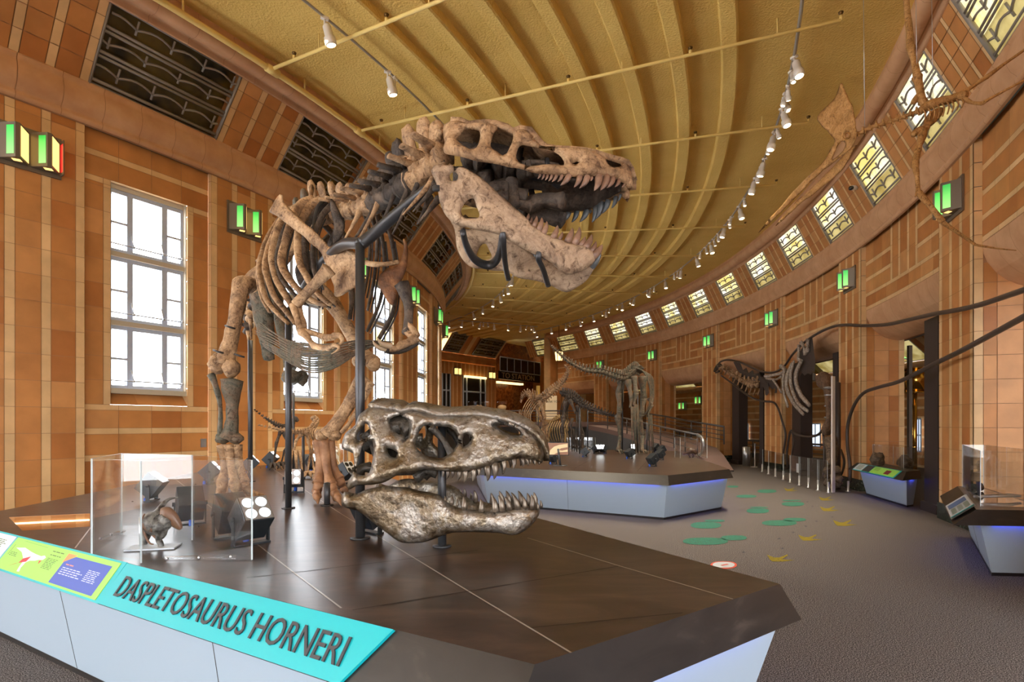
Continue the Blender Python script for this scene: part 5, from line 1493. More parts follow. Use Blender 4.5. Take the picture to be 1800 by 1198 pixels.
# ribs: spine, outer bend, lower end as traced; image-left side is the animal's right
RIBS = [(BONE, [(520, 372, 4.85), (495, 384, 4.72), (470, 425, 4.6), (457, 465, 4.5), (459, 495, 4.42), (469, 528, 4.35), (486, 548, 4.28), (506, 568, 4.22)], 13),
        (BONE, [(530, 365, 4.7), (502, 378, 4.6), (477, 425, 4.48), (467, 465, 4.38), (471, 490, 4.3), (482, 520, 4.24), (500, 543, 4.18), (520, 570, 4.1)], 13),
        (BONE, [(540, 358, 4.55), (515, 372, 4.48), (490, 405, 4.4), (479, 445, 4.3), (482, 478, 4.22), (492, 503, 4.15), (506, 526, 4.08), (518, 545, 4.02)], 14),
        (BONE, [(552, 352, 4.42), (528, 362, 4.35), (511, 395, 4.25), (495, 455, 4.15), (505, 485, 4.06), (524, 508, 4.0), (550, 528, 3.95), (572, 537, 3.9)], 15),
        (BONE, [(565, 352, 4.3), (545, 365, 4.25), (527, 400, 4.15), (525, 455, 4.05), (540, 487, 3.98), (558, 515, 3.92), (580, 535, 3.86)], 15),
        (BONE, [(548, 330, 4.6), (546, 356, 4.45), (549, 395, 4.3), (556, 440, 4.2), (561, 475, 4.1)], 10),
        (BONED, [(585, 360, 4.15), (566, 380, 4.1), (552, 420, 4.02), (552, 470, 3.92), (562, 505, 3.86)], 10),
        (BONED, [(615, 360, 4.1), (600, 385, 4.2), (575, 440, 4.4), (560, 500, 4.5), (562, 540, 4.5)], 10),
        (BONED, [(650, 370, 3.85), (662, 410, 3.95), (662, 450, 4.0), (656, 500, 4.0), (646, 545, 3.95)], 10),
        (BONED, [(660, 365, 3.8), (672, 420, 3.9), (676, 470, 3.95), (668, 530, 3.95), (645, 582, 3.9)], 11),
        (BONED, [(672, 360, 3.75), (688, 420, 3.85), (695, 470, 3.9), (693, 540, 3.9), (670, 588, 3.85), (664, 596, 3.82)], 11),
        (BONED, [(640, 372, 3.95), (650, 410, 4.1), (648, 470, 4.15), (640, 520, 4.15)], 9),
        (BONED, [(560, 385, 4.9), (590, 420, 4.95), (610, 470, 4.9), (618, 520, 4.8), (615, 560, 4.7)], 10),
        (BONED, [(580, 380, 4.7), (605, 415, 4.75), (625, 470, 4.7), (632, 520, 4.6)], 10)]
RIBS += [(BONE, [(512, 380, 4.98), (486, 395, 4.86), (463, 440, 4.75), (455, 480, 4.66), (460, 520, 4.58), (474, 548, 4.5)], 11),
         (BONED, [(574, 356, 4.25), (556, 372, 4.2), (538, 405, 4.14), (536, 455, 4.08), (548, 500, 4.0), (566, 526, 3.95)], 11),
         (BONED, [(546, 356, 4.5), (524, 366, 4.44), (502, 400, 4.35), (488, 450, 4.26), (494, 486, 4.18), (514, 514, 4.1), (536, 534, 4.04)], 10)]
for mt_, pts, w in RIBS:
    P = [A(*q) for q in pts]; y = pts[0][2]; r = w / 2 * y / F
    part('rib', mt_, lambda m: m.tube(smooth_path(P, 6), lerps([r * 1.3, r * 1.05, r, r * .95, r * .9, r * .7], (len(P) - 1) * 6 + 1), 9, 0, True, (1, .62), None, .22))
    part('rib_wire', ARMA, lambda m: m.tube(smooth_path([p + V((r * .9, .02, -.01)) for p in P[1:]], 6), .006, 5))
# neck ribs
for (a, b, mt_) in (((722, 320), (688, 392), BONED), ((742, 306), (690, 412), BONED), ((762, 315), (708, 378), BONE), ((765, 326), (726, 372), BONED), ((770, 350), (733, 394), BONED), ((696, 330), (664, 412), BONED), ((668, 350), (624, 434), BONE), ((660, 362), (616, 430), BONED), ((632, 372), (604, 424), BONE), ((755, 345), (735, 390), BONED)):
    y = interp([(600, 4.0), (660, 3.6), (720, 3.28), (770, 3.05)], a[0])
    part('neck_rib', mt_, lambda m: limb(m, [A(*a, y), A((a[0] * 2 + b[0]) / 3 + 1, (a[1] * 2 + b[1]) / 3, y - .02), A(*b, y - .02)], [.026, .016, .010, .005], 8))
# scapulae and coracoids
def pxplate(name, mt_, poly, yf, T, D, sp=4., holes=(), root=None):
    def mp(u, v, h):
        y = yf(u, v); return rough_pt(at(u, v, y - h * y / F), .010, 9)
    return part(name, mt_, lambda m: m.raw(*plate(poly, list(holes), sp, T, D, mp)), root)
K2 = lambda pts: [(360 + x / 4, 200 + y / 4) for x, y in pts]
pxplate('scapula', BONE, K2([(450, 690), (475, 640), (500, 590), (530, 562), (548, 570), (552, 610), (590, 655), (660, 730), (760, 810), (850, 905), (880, 935), (930, 910), (1010, 930), (1075, 1000), (1098, 1090), (1098, 1130), (1060, 1210), (1000, 1260), (945, 1288), (915, 1275), (915, 1210), (890, 1150), (868, 1110), (850, 1060), (820, 985), (720, 885), (620, 805), (520, 728)]), lambda u, v: 4.15 - (u - 480) * .0036, 6, 13, 3.6)
pxplate('scapula', BONED, K2([(885, 600), (915, 620), (955, 690), (982, 760), (975, 830), (940, 890), (905, 925), (900, 860), (905, 780), (885, 680)]), lambda u, v: 3.9, 3.5, 7, 3.2)
K6 = lambda pts: [(560 + x / 4, 460 + y / 4) for x, y in pts]
pxplate('coracoid', mat('rust brown bone', srgb(128, 84, 52), .75), K6([(425, 110), (460, 60), (520, 20), (580, -10), (600, -90), (590, -160), (615, -150), (632, -60), (630, 20), (600, 90), (575, 150), (560, 220), (530, 300), (500, 295), (460, 240), (430, 180)]), lambda u, v: 3.72, 5, 11, 3.4)
noise_ramp(MATS['rust brown bone'], 9, [(.3, srgb(62, 40, 28)), (.5, srgb(120, 78, 48)), (.7, srgb(176, 122, 74))]); bump(MATS['rust brown bone'], 40, .8, .012)
part('furcula', BONE, lambda m: limb(m, [A(602, 430, 3.68), A(618, 445, 3.6), A(645, 462, 3.55), A(672, 464, 3.55), A(700, 460, 3.6)], [.016, .014, .018, .014, .012], 8))
# arms
def claw(m, pts, r): limb(m, pts, [r, r * .85, r * .55, r * .1], 8, .1)
part('humerus', BONE, lambda m: limb(m, [A(578, 472, 3.62), A(560, 492, 3.64), A(540, 512, 3.66), A(521, 534, 3.68)], [.05, .034, .030, .042], 11))
part('radius', BONE, lambda m: limb(m, [A(516, 536, 3.68), A(521, 556, 3.64), A(527, 577, 3.6)], [.028, .018, .025], 9))
part('ulna', BONE, lambda m: limb(m, [A(522, 532, 3.70), A(529, 555, 3.68), A(533, 576, 3.62)], [.03, .02, .024], 9))
part('finger', BONE, lambda m: (limb(m, [A(530, 582, 3.58), A(546, 600, 3.52), A(552, 606, 3.5)], [.026, .018, .024]), limb(m, [A(552, 606, 3.5), A(566, 610, 3.46), A(578, 611, 3.42)], [.024, .016, .02])))
part('finger', BONE, lambda m: (limb(m, [A(533, 582, 3.6), A(558, 588, 3.56), A(572, 593, 3.52)], [.024, .016, .022]), limb(m, [A(572, 593, 3.52), A(588, 592, 3.48)], [.022, .018])))
part('claw', BONE, lambda m: claw(m, [A(586, 590, 3.48), A(598, 590, 3.45), A(601, 601, 3.42), A(584, 613, 3.4)], .02))
part('claw', BONE, lambda m: claw(m, [A(576, 611, 3.42), A(588, 606, 3.4), A(596, 612, 3.38), A(582, 622, 3.38)], .016))
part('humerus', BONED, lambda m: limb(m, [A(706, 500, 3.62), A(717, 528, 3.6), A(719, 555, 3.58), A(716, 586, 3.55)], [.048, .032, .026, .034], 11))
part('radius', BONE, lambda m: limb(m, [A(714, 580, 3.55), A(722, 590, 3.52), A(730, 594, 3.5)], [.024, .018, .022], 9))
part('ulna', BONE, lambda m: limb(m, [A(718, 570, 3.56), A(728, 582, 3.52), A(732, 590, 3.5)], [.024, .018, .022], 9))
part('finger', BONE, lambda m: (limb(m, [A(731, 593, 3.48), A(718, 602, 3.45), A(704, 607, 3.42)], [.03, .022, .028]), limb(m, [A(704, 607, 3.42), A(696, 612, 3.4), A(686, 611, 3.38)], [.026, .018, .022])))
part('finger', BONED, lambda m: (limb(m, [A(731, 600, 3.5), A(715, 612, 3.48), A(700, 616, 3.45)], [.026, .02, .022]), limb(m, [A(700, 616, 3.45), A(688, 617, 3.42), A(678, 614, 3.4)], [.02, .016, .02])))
CLAWM = mat('horn claw', srgb(168, 142, 112), .5)
part('claw', CLAWM, lambda m: claw(m, [A(688, 608, 3.38), A(677, 606, 3.36), A(669, 602, 3.34), A(663, 593, 3.34)], .021))
part('claw', CLAWM, lambda m: claw(m, [A(680, 613, 3.4), A(668, 611, 3.38), A(660, 606, 3.36), A(655, 598, 3.36)], .018))
# belly ribs
def gast(m):
    for i in range(16):
        t = i / 15; j = random.uniform(-3, 3)
        pts = [(450 + 6 * abs(t - .4) * 4 + j, 566 + 44 * t, 4.45), (478 + 8 * t, 584 + 38 * t + j, 4.25), (512 + 6 * t, 600 + 42 * t, 4.02), (548, 606 + 48 * t + j * .5, 3.86), (588, 604 + 42 * t, 3.8), (626 + 8 * (1 - t), 600 + 22 * t + j, 3.86), (652 + 34 * (1 - t) * (i % 2) + 8, 600 + 6 * t, 3.95)]
        P = smooth_path([A(*q) for q in pts], 5); m.tube(P, lerps([.003, .0052, .006, .0056, .0056, .005, .003], len(P)), 6, 0, True, (1, .7), None, .4)
part('gastralia', BONEG, gast)
# pelvis
pxplate('ilium', BONE, [(428, 488), (445, 470), (462, 452), (486, 420), (512, 395), (538, 386), (546, 402), (530, 432), (508, 462), (484, 492), (458, 508), (440, 506)], lambda u, v: 5.15, 6, 11, 4.)
pxplate('ilium', BONED, [(520, 470), (545, 440), (575, 410), (600, 400), (606, 420), (590, 455), (570, 490), (545, 512), (525, 500)], lambda u, v: 5.3, 6, 11, 4.)
part('pubis', BONEG, lambda m: (limb(m, [A(480, 500, 5.05), A(492, 550, 4.95), A(500, 600, 4.85), A(512, 645, 4.75)], [.06, .05, .045, .06]), m.ball(A(512, 662, 4.7), .085, 12, 9, 0, (1, .8, .75), None, .3), m.ball(A(530, 663, 4.74), .065, 12, 9, 0, (.8, .8, 1), None, .3)))
part('ischium', BONEG, lambda m: limb(m, [A(455, 515, 5.3), A(463, 560, 5.35), A(469, 600, 5.4), A(473, 632, 5.42)], [.085, .09, .07, .05], 10, .3, 5, (1, .5)))
# hind legs
def leg(fem, tib, fib, meta, toes, mts, fx):
    part('femur', mts[0], lambda m: (limb(m, [A(*q) for q in fem], fx, 16, .22), m.ball(A(*fem[-1]) + V((-.06, 0, .0)), fx[-1] * .86, 10, 8, 0, (1, 1, 1.1), None, .25), m.ball(A(*fem[-1]) + V((.055, -.02, -.03)), fx[-1] * .8, 10, 8, 0, (1, 1, 1.15), None, .25)))
    part('tibia', mts[1], lambda m: (limb(m, [A(*q) for q in tib], [.085, .07, .05, .052, .062, .075], 14, .25), m.ball(A(*tib[-1]) + V((-.05, 0, -.0)), .06, 9, 7, 0, (1, 1, .8), None, .3), m.ball(A(*tib[-1]) + V((.06, 0, -.0)), .06, 9, 7, 0, (1, 1, .8), None, .3)))
    part('fibula', mts[1], lambda m: limb(m, [A(*q) for q in fib], [.034, .024, .018, .02], 9, .3))
    for mp in meta: part('metatarsal', mts[2], lambda m, mp=mp: limb(m, [A(*q) for q in mp], [.048, .036, .034, .05], 11, .25))
    for tp in toes:
        P = [atz(u, v, z) if z < 3 else A(u, v, z) for u, v, z in tp]
        for a, b, r in zip(P[:-2], P[1:-1], (.042, .038, .034, .03)):
            part('toe_bone', mts[2], lambda m, a=a, b=b, r=r: m.tube([a, a.lerp(b, .2), a.lerp(b, .5), a.lerp(b, .85), b], [r * .9, r, r * .72, r, r * .8], 10, 0, True, None, None, .3))
        part('toe_claw', mts[2], lambda m: limb(m, [P[-2], P[-2].lerp(P[-1], .5) + V((0, 0, .016)), P[-1]], [.032, .024, .004], 9, .1))
leg([(440, 500, 4.85), (426, 500, 4.76), (419, 530, 4.73), (411, 575, 4.7), (400, 615, 4.68), (396, 640, 4.66)],
    [(408, 668, 4.7), (407, 684, 4.7), (408, 710, 4.72), (408, 738, 4.72), (405, 760, 4.72), (402, 770, 4.72)],
    [(370, 658, 4.66), (380, 680, 4.66), (387, 715, 4.68), (387, 765, 4.7)],
    [[(392, 782, 4.74), (395, 808, 4.74), (394, 830, 4.72), (391, 846, 4.68)], [(404, 782, 4.72), (406, 812, 4.72), (409, 835, 4.68), (413, 852, 4.62)], [(416, 782, 4.74), (419, 810, 4.74), (424, 832, 4.72), (429, 848, 4.68)]],
    [[(391, 848, 4.66), (388, 864, .775), (387, 876, .75), (388, 892, .715)], [(414, 853, 4.6), (419, 868, .77), (427, 879, .75), (441, 891, .715)], [(430, 850, 4.66), (438, 864, .79), (451, 871, .76), (469, 880, .715)]], (BONE, BONEG, BONE), [.07, .075, .062, .056, .06, .085])
leg([(552, 505, 5.05), (572, 520, 5.0), (592, 545, 4.97), (612, 578, 4.93), (632, 612, 4.9), (645, 632, 4.88)],
    [(640, 664, 4.88), (630, 682, 4.87), (612, 712, 4.86), (595, 738, 4.85), (582, 756, 4.84), (576, 764, 4.84)],
    [(652, 672, 4.84), (636, 706, 4.83), (616, 740, 4.82), (600, 760, 4.82)],
    [[(559, 774, 4.84), (562, 805, 4.84), (562, 830, 4.82), (559, 848, 4.78)], [(570, 774, 4.82), (573, 810, 4.82), (577, 835, 4.8), (582, 850, 4.76)], [(579, 774, 4.86), (584, 805, 4.88), (590, 828, 4.88), (596, 842, 4.86)]],
    [[(559, 850, 4.76), (557, 862, .785), (557, 873, .755), (559, 885, .715)], [(582, 852, 4.74), (587, 864, .78), (593, 875, .755), (600, 888, .715)], [(597, 844, 4.84), (601, 853, .80), (605, 861, .77), (611, 870, .72)]], (BONE, BONE, mat('warm brown bone', srgb(150, 106, 72), .6)), [.08, .075, .062, .056, .06, .08])
noise_ramp(MATS['warm brown bone'], 6, [(.32, srgb(96, 64, 42)), (.5, srgb(148, 104, 70)), (.68, srgb(186, 140, 102))]); bump(MATS['warm brown bone'], 30, .5, .012)
# armature: three poles, the beam under the spine and neck, jaw straps, foot posts
def pole(u, v, vtop, r, name='support_pole'):
    b = atz(u, v, ZS_); t = V((b.x, b.y, EYE + (HZ - vtop) / F * b.y))
    return part(name, ARMA, lambda m: (m.tube([b, t], r, 14), m.lathe(b, [(r * 2.1, 0), (r * 2.1, .008), (r, .01)], 14)))
pole(633, 946, 428, .027); pole(507, 893, 545, .024); pole(440, 846, 598, .026)
pole(407, 886, 840, .024, 'foot_post'); pole(575, 888, 848, .024, 'foot_post')
b = atz(633, 946, ZS_)
part('spine_beam', ARMA, lambda m: (limb(m, [A(768, 322, 3.08), A(735, 345, 3.14), A(695, 378, 3.2), A(660, 408, 3.25), A(636, 428, b.y)], [.028, .03, .032, .034, .034], 12, 0, 5), limb(m, [A(636, 428, b.y), A(610, 428, 3.5), A(588, 440, 3.75), A(560, 470, 4.0), A(535, 505, 4.3), A(520, 530, 4.6), A(506, 548, 4.37)], [.034, .034, .032, .032, .03, .028, .024], 12, 0, 5)))
part('rib_hoop', ARMA, lambda m: limb(m, [A(577, 350, 4.2), A(560, 362, 4.15), A(552, 395, 4.1), A(556, 430, 4.0)], [.014] * 4, 8, 0))
pj = lambda x, y, lat: HD.P(*hx(x, y), lat)
def strap(pts, r=.016, nm='jaw_strap'): part(nm, ARMA, lambda m: limb(m, pts, [r] * len(pts), 8, 0, 5, (1, .6)))
strap([pj(285, 840, -.20), pj(290, 880, -.10), pj(330, 900, .02), pj(420, 900, .08), pj(500, 885, .02), pj(568, 880, -.2)], .026)
strap([pj(572, 868, -.215), pj(576, 905, -.20), pj(570, 930, -.15), pj(560, 960, 0), pj(560, 970, .16)], .014)
strap([pj(826, 985, -.165), pj(822, 1030, -.15), pj(850, 1040, -.05), pj(880, 1060, .12)], .014)
strap([pj(118, 570, -.24), pj(118, 600, -.24)], .02)
strap([pj(690, 275, .0), pj(800, 305, .0), pj(900, 330, .0), pj(980, 370, .02)], .03, 'skull_bar')
strap([pj(880, 290, -.12), pj(886, 345, -.12), pj(890, 385, -.08)], .012)
for (u, v, y) in ((596, 505, 4.7),): pass
for q in ((405, 575, 4.62), (384, 618, 4.58), (421, 625, 4.6)):
    part('bone_clamp', ARMA, lambda m, q=q: m.tube([A(q[0] - 9, q[1] - 3, q[2]), A(q[0], q[1], q[2] - .05), A(q[0] + 8, q[1] + 2, q[2])], .008, 6))
# ---------------------------------------------------------------- far platform with the group of skeletons
FZ = .64
FS = thing('display_platform', 'farther platform with polished slate top and blue-lit edge carrying several skeletons', 'platform', (1.9, 11, 0), 'slate-topped platforms')
FPOLY = [(-.49, 9.48), (2.145, 7.91), (3.40, 9.0), (4.3, 15.0), (.3, 16.4), (-.85, 12.6)]
fz = lambda u, v: atz(u, v, FZ)
platform(FS, FPOLY, FZ, .51, [.10, .07, .05, 0, 0, .05], [-.01, -.02, -.02, -.05, -.05, -.02], [-.15, -.14, -.1, -.05, -.05, -.1], None,
         [[fz(948, 816), fz(1130, 826)], [fz(1005, 803), fz(1215, 812)]], [[fz(1060, 795), fz(1010, 823)], [fz(1150, 797), fz(1120, 828)]], visible=(0, 1, 2, 5))
for u, v, rz, ti, lit, lab in ((972, 815, .8, .6, 0, 'dark spotlight left of the fossil picture'), (1029, 803, -.4, .7, 0, 'dark spotlight in front of the small standing skeleton'), (1048, 797, -.9, .6, 1, 'lit spotlight, left of the crossed pair'), (1060, 797, -2.2, .6, 1, 'lit spotlight, right of the crossed pair'), (1112, 795, -1.5, .4, 1, 'lit spotlight between the feet of the largest skeleton'), (1107, 806, .4, .5, 0, 'dark spotlight in front of the largest skeleton'), (1153, 794, .5, .7, 1, 'lit spotlight at the back of the right-hand three'), (1163, 799, .4, .6, 1, 'lit spotlight in the middle of the right-hand three'), (1160, 808, .6, .6, 0, 'dark spotlight at the front of the right-hand three'), (1147, 819, .5, .6, 0, 'dark spotlight nearest the platform corner'), (957, 786, .3, .7, 1, 'lit spotlight behind the bronze snout')):
    stage_light(fz(u, v), rz, ti, lit, lab + ' on the far platform', .9, 'black spotlights on the far platform')
# fossil picture on a stand
pp = fz(985, 818); t = thing('picture_stand', 'framed fossil picture on a short stand at the front of the far platform', 'picture', tuple(pp))
X = lambda u, v, d=0.: at(u, v, pp.y + d)
m = MB(pp); a, b = X(962, 800), X(1000, 777); c = (a + b) / 2; m.box(c + V((0, .02, 0)), (b.x - a.x, .03, b.z - a.z)); m.build('frame', MATS['dark print'], t)
m = MB(pp); m.box(c + V((0, 0, 0)), ((b.x - a.x) * .93, .012, (b.z - a.z) * .9)); m.build('photo', mat('brown photo', srgb(150, 108, 84), .5), t)
m = MB(pp); q = lambda x, z: c + V((x * (b.x - a.x) * .46, -.008, z * (b.z - a.z) * .44))
m.face([q(-.9, -.95), q(-.8, -.2), q(-.4, .4), (q(.1, .7)), q(.95, .9), q(.95, .3), q(.3, .1), q(.0, -.2), q(.4, -.3), q(.95, -.1), q(.95, -.5), q(.0, -.6), q(-.4, -.95)])
m.build('printed_skeleton', mat('cream print', srgb(226, 208, 164), .5), t)
m = MB(pp); m.tube([pp, c], .02, 8); m.lathe(pp, [(.12, 0), (.12, .012)], 12); m.build('stand', ARMA, t)

def small_skeleton(label, loc, spine, tipdir, mt_, ribs, limbs, posts, r=.05, sh=.16, zf=FZ, name='dinosaur_skeleton', skull=None, grp='skeletons on the far platform', chev=True, foot=True):
    """spine: [(u, v, y)]; limbs: lists of (u, v, y); everything placed in metres through the photo's camera"""
    root = thing(name, label, 'skeleton', loc, grp)
    P = smooth_path([A(*q) for q in spine], 4); n = len(P)
    for i in range(0, n, 1):
        tan = P[min(i + 1, n - 1)] - P[max(i - 1, 0)]; k = 1 - .72 * abs(2 * i / (n - 1) - tipdir) ** 1.2 / max(tipdir, 2 - tipdir)
        up = (V((0, 0, 1)) - tan.normalized() * tan.normalized().z); up = up.normalized() if up.length > .05 else V((0, 1, 0))
        rr = max(r * k, .010); s_ = sh * max(k, .12)
        side = tan.normalized().cross(up)
        def fn(m):
            m.tube([P[i] - tan.normalized() * rr, P[i], P[i] + tan.normalized() * rr], [rr, rr * .75, rr], 7, 0, True, None, None, .2)
            m.tube([P[i] + up * rr * .5, P[i] + up * s_ * .6, P[i] + up * s_], [rr * .45, rr * .35, rr * .4], 5, 0, True, (1, .5), tan, .4)
            if chev: m.tube([P[i] - up * rr * .5, P[i] - up * s_ * .75 - tan.normalized() * .02], [rr * .3, rr * .2], 5)
            for sd in (-1, 1): m.tube([P[i] + up * rr * .5, P[i] + up * rr + side * sd * s_ * .7], [rr * .35, rr * .2], 5)
        part('vertebra', mt_, fn, root)
    for rb in ribs:
        Q = [A(*q) for q in rb]; part('rib', mt_, lambda m: m.tube(smooth_path(Q, 4), lerps([.022, .018, .016, .010], (len(Q) - 1) * 4 + 1), 6, 0, True, (1, .6), None, .2), root)
    for lb in limbs:
        Q = [A(*q[:3]) for q in lb]; R_ = [q[3] for q in lb]
        for a, b, ra, rb_ in zip(Q[:-1], Q[1:], R_[:-1], R_[1:]):
            part('limb_bone', mt_, lambda m: m.tube([a, a.lerp(b, .15), a.lerp(b, .5), a.lerp(b, .85), b], [ra * 1.1, ra, (ra + rb_) * .36, rb_, rb_ * 1.15], 8, 0, True, None, None, .25), root)
        if foot:
            e = Q[-1]
            for da in (-.5, 0, .5):
                d = V((sin(da + .6) * .16, -cos(da + .6) * .16, 0)); part('toe', mt_, lambda m: m.tube([e, e + d * .6 + V((0, 0, .02)), V((e.x + d.x, e.y + d.y, zf + .01))], [.03, .024, .008], 6), root)
    for (u, v, vt) in posts:
        b = atz(u, v, zf); part('support_post', ARMA, lambda m: m.tube([b, V((b.x, b.y, EYE + (HZ - vt) / F * b.y))], .018, 8), root)
    if skull:
        Q = [A(*q[:3]) for q in skull]; part('skull', mt_, lambda m: m.tube(smooth_path(Q, 4), lerps([q[3] for q in skull], (len(Q) - 1) * 4 + 1), 9, 0, True, (1, .7), None, .45), root)
    return root
y = 13.6
small_skeleton('tallest skeleton on the far platform, seen from behind with its tail raised left', (2.9, y, FZ), [(970, 608, 12.2), (984, 622, 12.4), (1004, 638, 12.7), (1030, 650, 12.9), (1056, 653, 13.1), (1078, 660, 13.3), (1096, 664, 13.5), (1108, 655, 13.9), (1117, 648, 14.3), (1124, 652, 14.7)], 1.5, BONEG,
    [[(1112 + i * 3, 645 + i * 1.5, 13.7 + i * .15), (1130 + i * 3.2, 652 + i * 2, 13.7 + i * .15), (1141 + i * 1.6, 676 + i * 3, 13.75 + i * .15), (1142 + i * .5, 706 + i * 2, 13.8 + i * .1), (1134 - i * 1, 728 + i, 13.8)] for i in range(6)] + [[(1100, 652, 13.8), (1090, 672, 13.8), (1086, 696, 13.8), (1094, 722, 13.8)], [(1104, 650, 14), (1096, 680, 14), (1096, 706, 14)]],
    [[(1092, 664, 13.6, .10), (1088, 690, 13.6, .075), (1089, 722, 13.55, .06), (1086, 734, 13.6, .075), (1091, 764, 13.7, .055), (1086, 792, 13.55, .05)], [(1129, 662, 13.6, .10), (1131, 700, 13.6, .075), (1128, 728, 13.55, .06), (1124, 740, 13.6, .075), (1130, 764, 13.7, .055), (1128, 793, 13.55, .05)],
     [(1104, 668, 13.4, .08), (1110, 700, 13.3, .05), (1108, 716, 13.3, .03)], [(1114, 662, 13.4, .08), (1118, 690, 13.3, .06), (1114, 712, 13.3, .04)], [(1140, 700, 14, .04), (1147, 712, 13.9, .03), (1138, 730, 13.8, .02)]],
    [(1094, 797, 660), (1121, 795, 690), (1137, 797, 742)], .085, .21)
y = 15.2
small_skeleton('skeleton on the far platform with its thin tail rising to the right', (.5, y, FZ), [(916, 706, 15.4), (919, 696, 15.5), (926, 690, 15.5), (933, 698, 15.4), (942, 706, 15.3), (952, 704, 15.2), (966, 692, 15.0), (980, 680, 14.9), (992, 668, 14.8), (999, 652, 14.7), (993, 642, 14.7)], 1.0, BONE,
    [[(930 + i * 5, 700, 15.3), (921 + i * 4, 714, 15.1), (917 + i * 3, 732, 15.1), (922 + i * 3, 748, 15.1)] for i in range(6)] + [[(934 + i * 4, 700, 15.3), (932 + i * 4, 686 - 3 * (i == 1), 15.3)] for i in range(4)],
    [[(925, 722, 15.2, .05), (922, 742, 15.2, .035), (929, 762, 15.2, .03), (926, 780, 15.2, .03)], [(950, 706, 15.2, .07), (957, 732, 15.1, .05), (953, 756, 15.2, .04), (962, 775, 15.1, .035), (960, 791, 15., .03)], [(942, 712, 15.4, .06), (950, 735, 15.3, .045), (955, 742, 15.3, .03)], [(915, 720, 15.3, .04), (912, 745, 15.3, .03)]],
    [(933, 789, 708), (946, 789, 712)], .075, .19)
y = 14.4
small_skeleton('dark skeleton on the far platform with a low tail pointing right', (1.6, y, FZ), [(988, 690, 15.2), (996, 692, 14.9), (1008, 698, 14.6), (1022, 710, 14.3), (1040, 718, 14.1), (1062, 725, 13.9), (1082, 731, 13.8), (1094, 735, 13.7)], .55, BONED,
    [[(998 + i * 3, 694, 14.7), (989 + i * 3, 708, 14.6), (985 + i * 3, 728, 14.6), (990 + i * 3, 742, 14.6)] for i in range(5)] + [[(1000 + i * 4, 700, 14.5), (1000 + i * 4, 688 + 2 * i, 14.5)] for i in range(4)],
    [[(996, 706, 14.5, .07), (990, 735, 14.5, .05), (989, 762, 14.5, .045), (989, 790, 14.4, .05)], [(1016, 712, 14.4, .07), (1018, 738, 14.4, .05), (1024, 762, 14.4, .04), (1024, 796, 14.2, .04)], [(1002, 702, 14.4, .05), (1012, 726, 14.3, .03)], [(1006, 735, 14.7, .04), (1003, 755, 14.6, .025)]],
    [(1019, 797, 716), (1033, 792, 715)], .075, .17)
small_skeleton('low tan skeleton in a cage of ribs behind the dark one', (1.05, 15.7, FZ), [(955, 742, 15.65), (965, 742, 15.75), (974, 738, 15.75), (984, 732, 15.85), (994, 742, 15.85), (998, 756, 15.85)], 1.0, mat('tan bone', srgb(150, 122, 78), .7),
    [[(968 + i * 4, 740, 15.75), (963 + i * 4, 752, 15.45), (962 + i * 4.5, 764, 15.45), (967 + i * 4, 776, 15.45)] for i in range(9)],
    [[(968, 752, 15.65, .05), (964, 768, 15.65, .035), (963, 787, 15.65, .03)], [(990, 752, 15.65, .05), (994, 766, 15.65, .035), (993, 787, 15.65, .03)]], [], .055, .07)
# acrylic boxes and small exhibits on the far platform
def acrylic_box(label, p, sx, sy, h, rz=0., par=None, nm='acrylic_box', grp=None):
    t = par or thing(nm, label, 'display case', tuple(p), grp); R = Matrix.Rotation(rz, 3, 'Z')
    c = [V(p) + R @ V((x * sx / 2, y * sy / 2, 0)) for x, y in ((-1, -1), (1, -1), (1, 1), (-1, 1))]
    for i in range(4): pane(t, c[i], c[(i + 1) % 4], V((0, 0, h)), .006)
    m = MB(t.location); u_ = V((0, 0, h)); m.face([q + u_ for q in c]); m.build('top_pane', ACRY, t)
    return t
p = fz(1020, 790); t = acrylic_box('low acrylic box holding dark fossil bones on the far platform', p + V((0, 0, .002)), .75, .5, .34)
m = MB(p); 
for i in range(7): q = p + V((random.uniform(-.28, .28), random.uniform(-.15, .15), .06)); m.tube([q, q + V((.09, .02, .03)), q + V((.17, .0, .0))], [.035, .028, .04], 7, 0, True, None, None, .5)
tag(m.build('fossil_bones', BONED), 'heap of dark fossil bones in the low acrylic box', 'fossil')
p = fz(1214, 804); t = acrylic_box('acrylic box around a small brown dinosaur model at the far platform corner', p + V((0, 0, .002)), .55, .4, .42)
mo = thing('dinosaur_model', 'small brown dinosaur model walking in the corner acrylic box', 'model', tuple(p))
BRM = mat('brown model', srgb(70, 48, 36), .5); X = lambda u, v, d=0.: at(u, v, p.y + d)
m = MB(p); m.tube(smooth_path([X(1200, 799), X(1207, 795), X(1213, 792), X(1219, 793), X(1224, 797)], 4), lerps([.008, .03, .06, .055, .03], 17), 9); m.build('body', BRM, mo)
for a, b, c in (((1214, 794), (1211, 799), (1214, 805)), ((1217, 795), (1219, 800), (1217, 805))):
    m = MB(p); m.tube([X(*a), X(*b), X(*c)], [.032, .018, .014], 7); m.build('leg', BRM, mo)
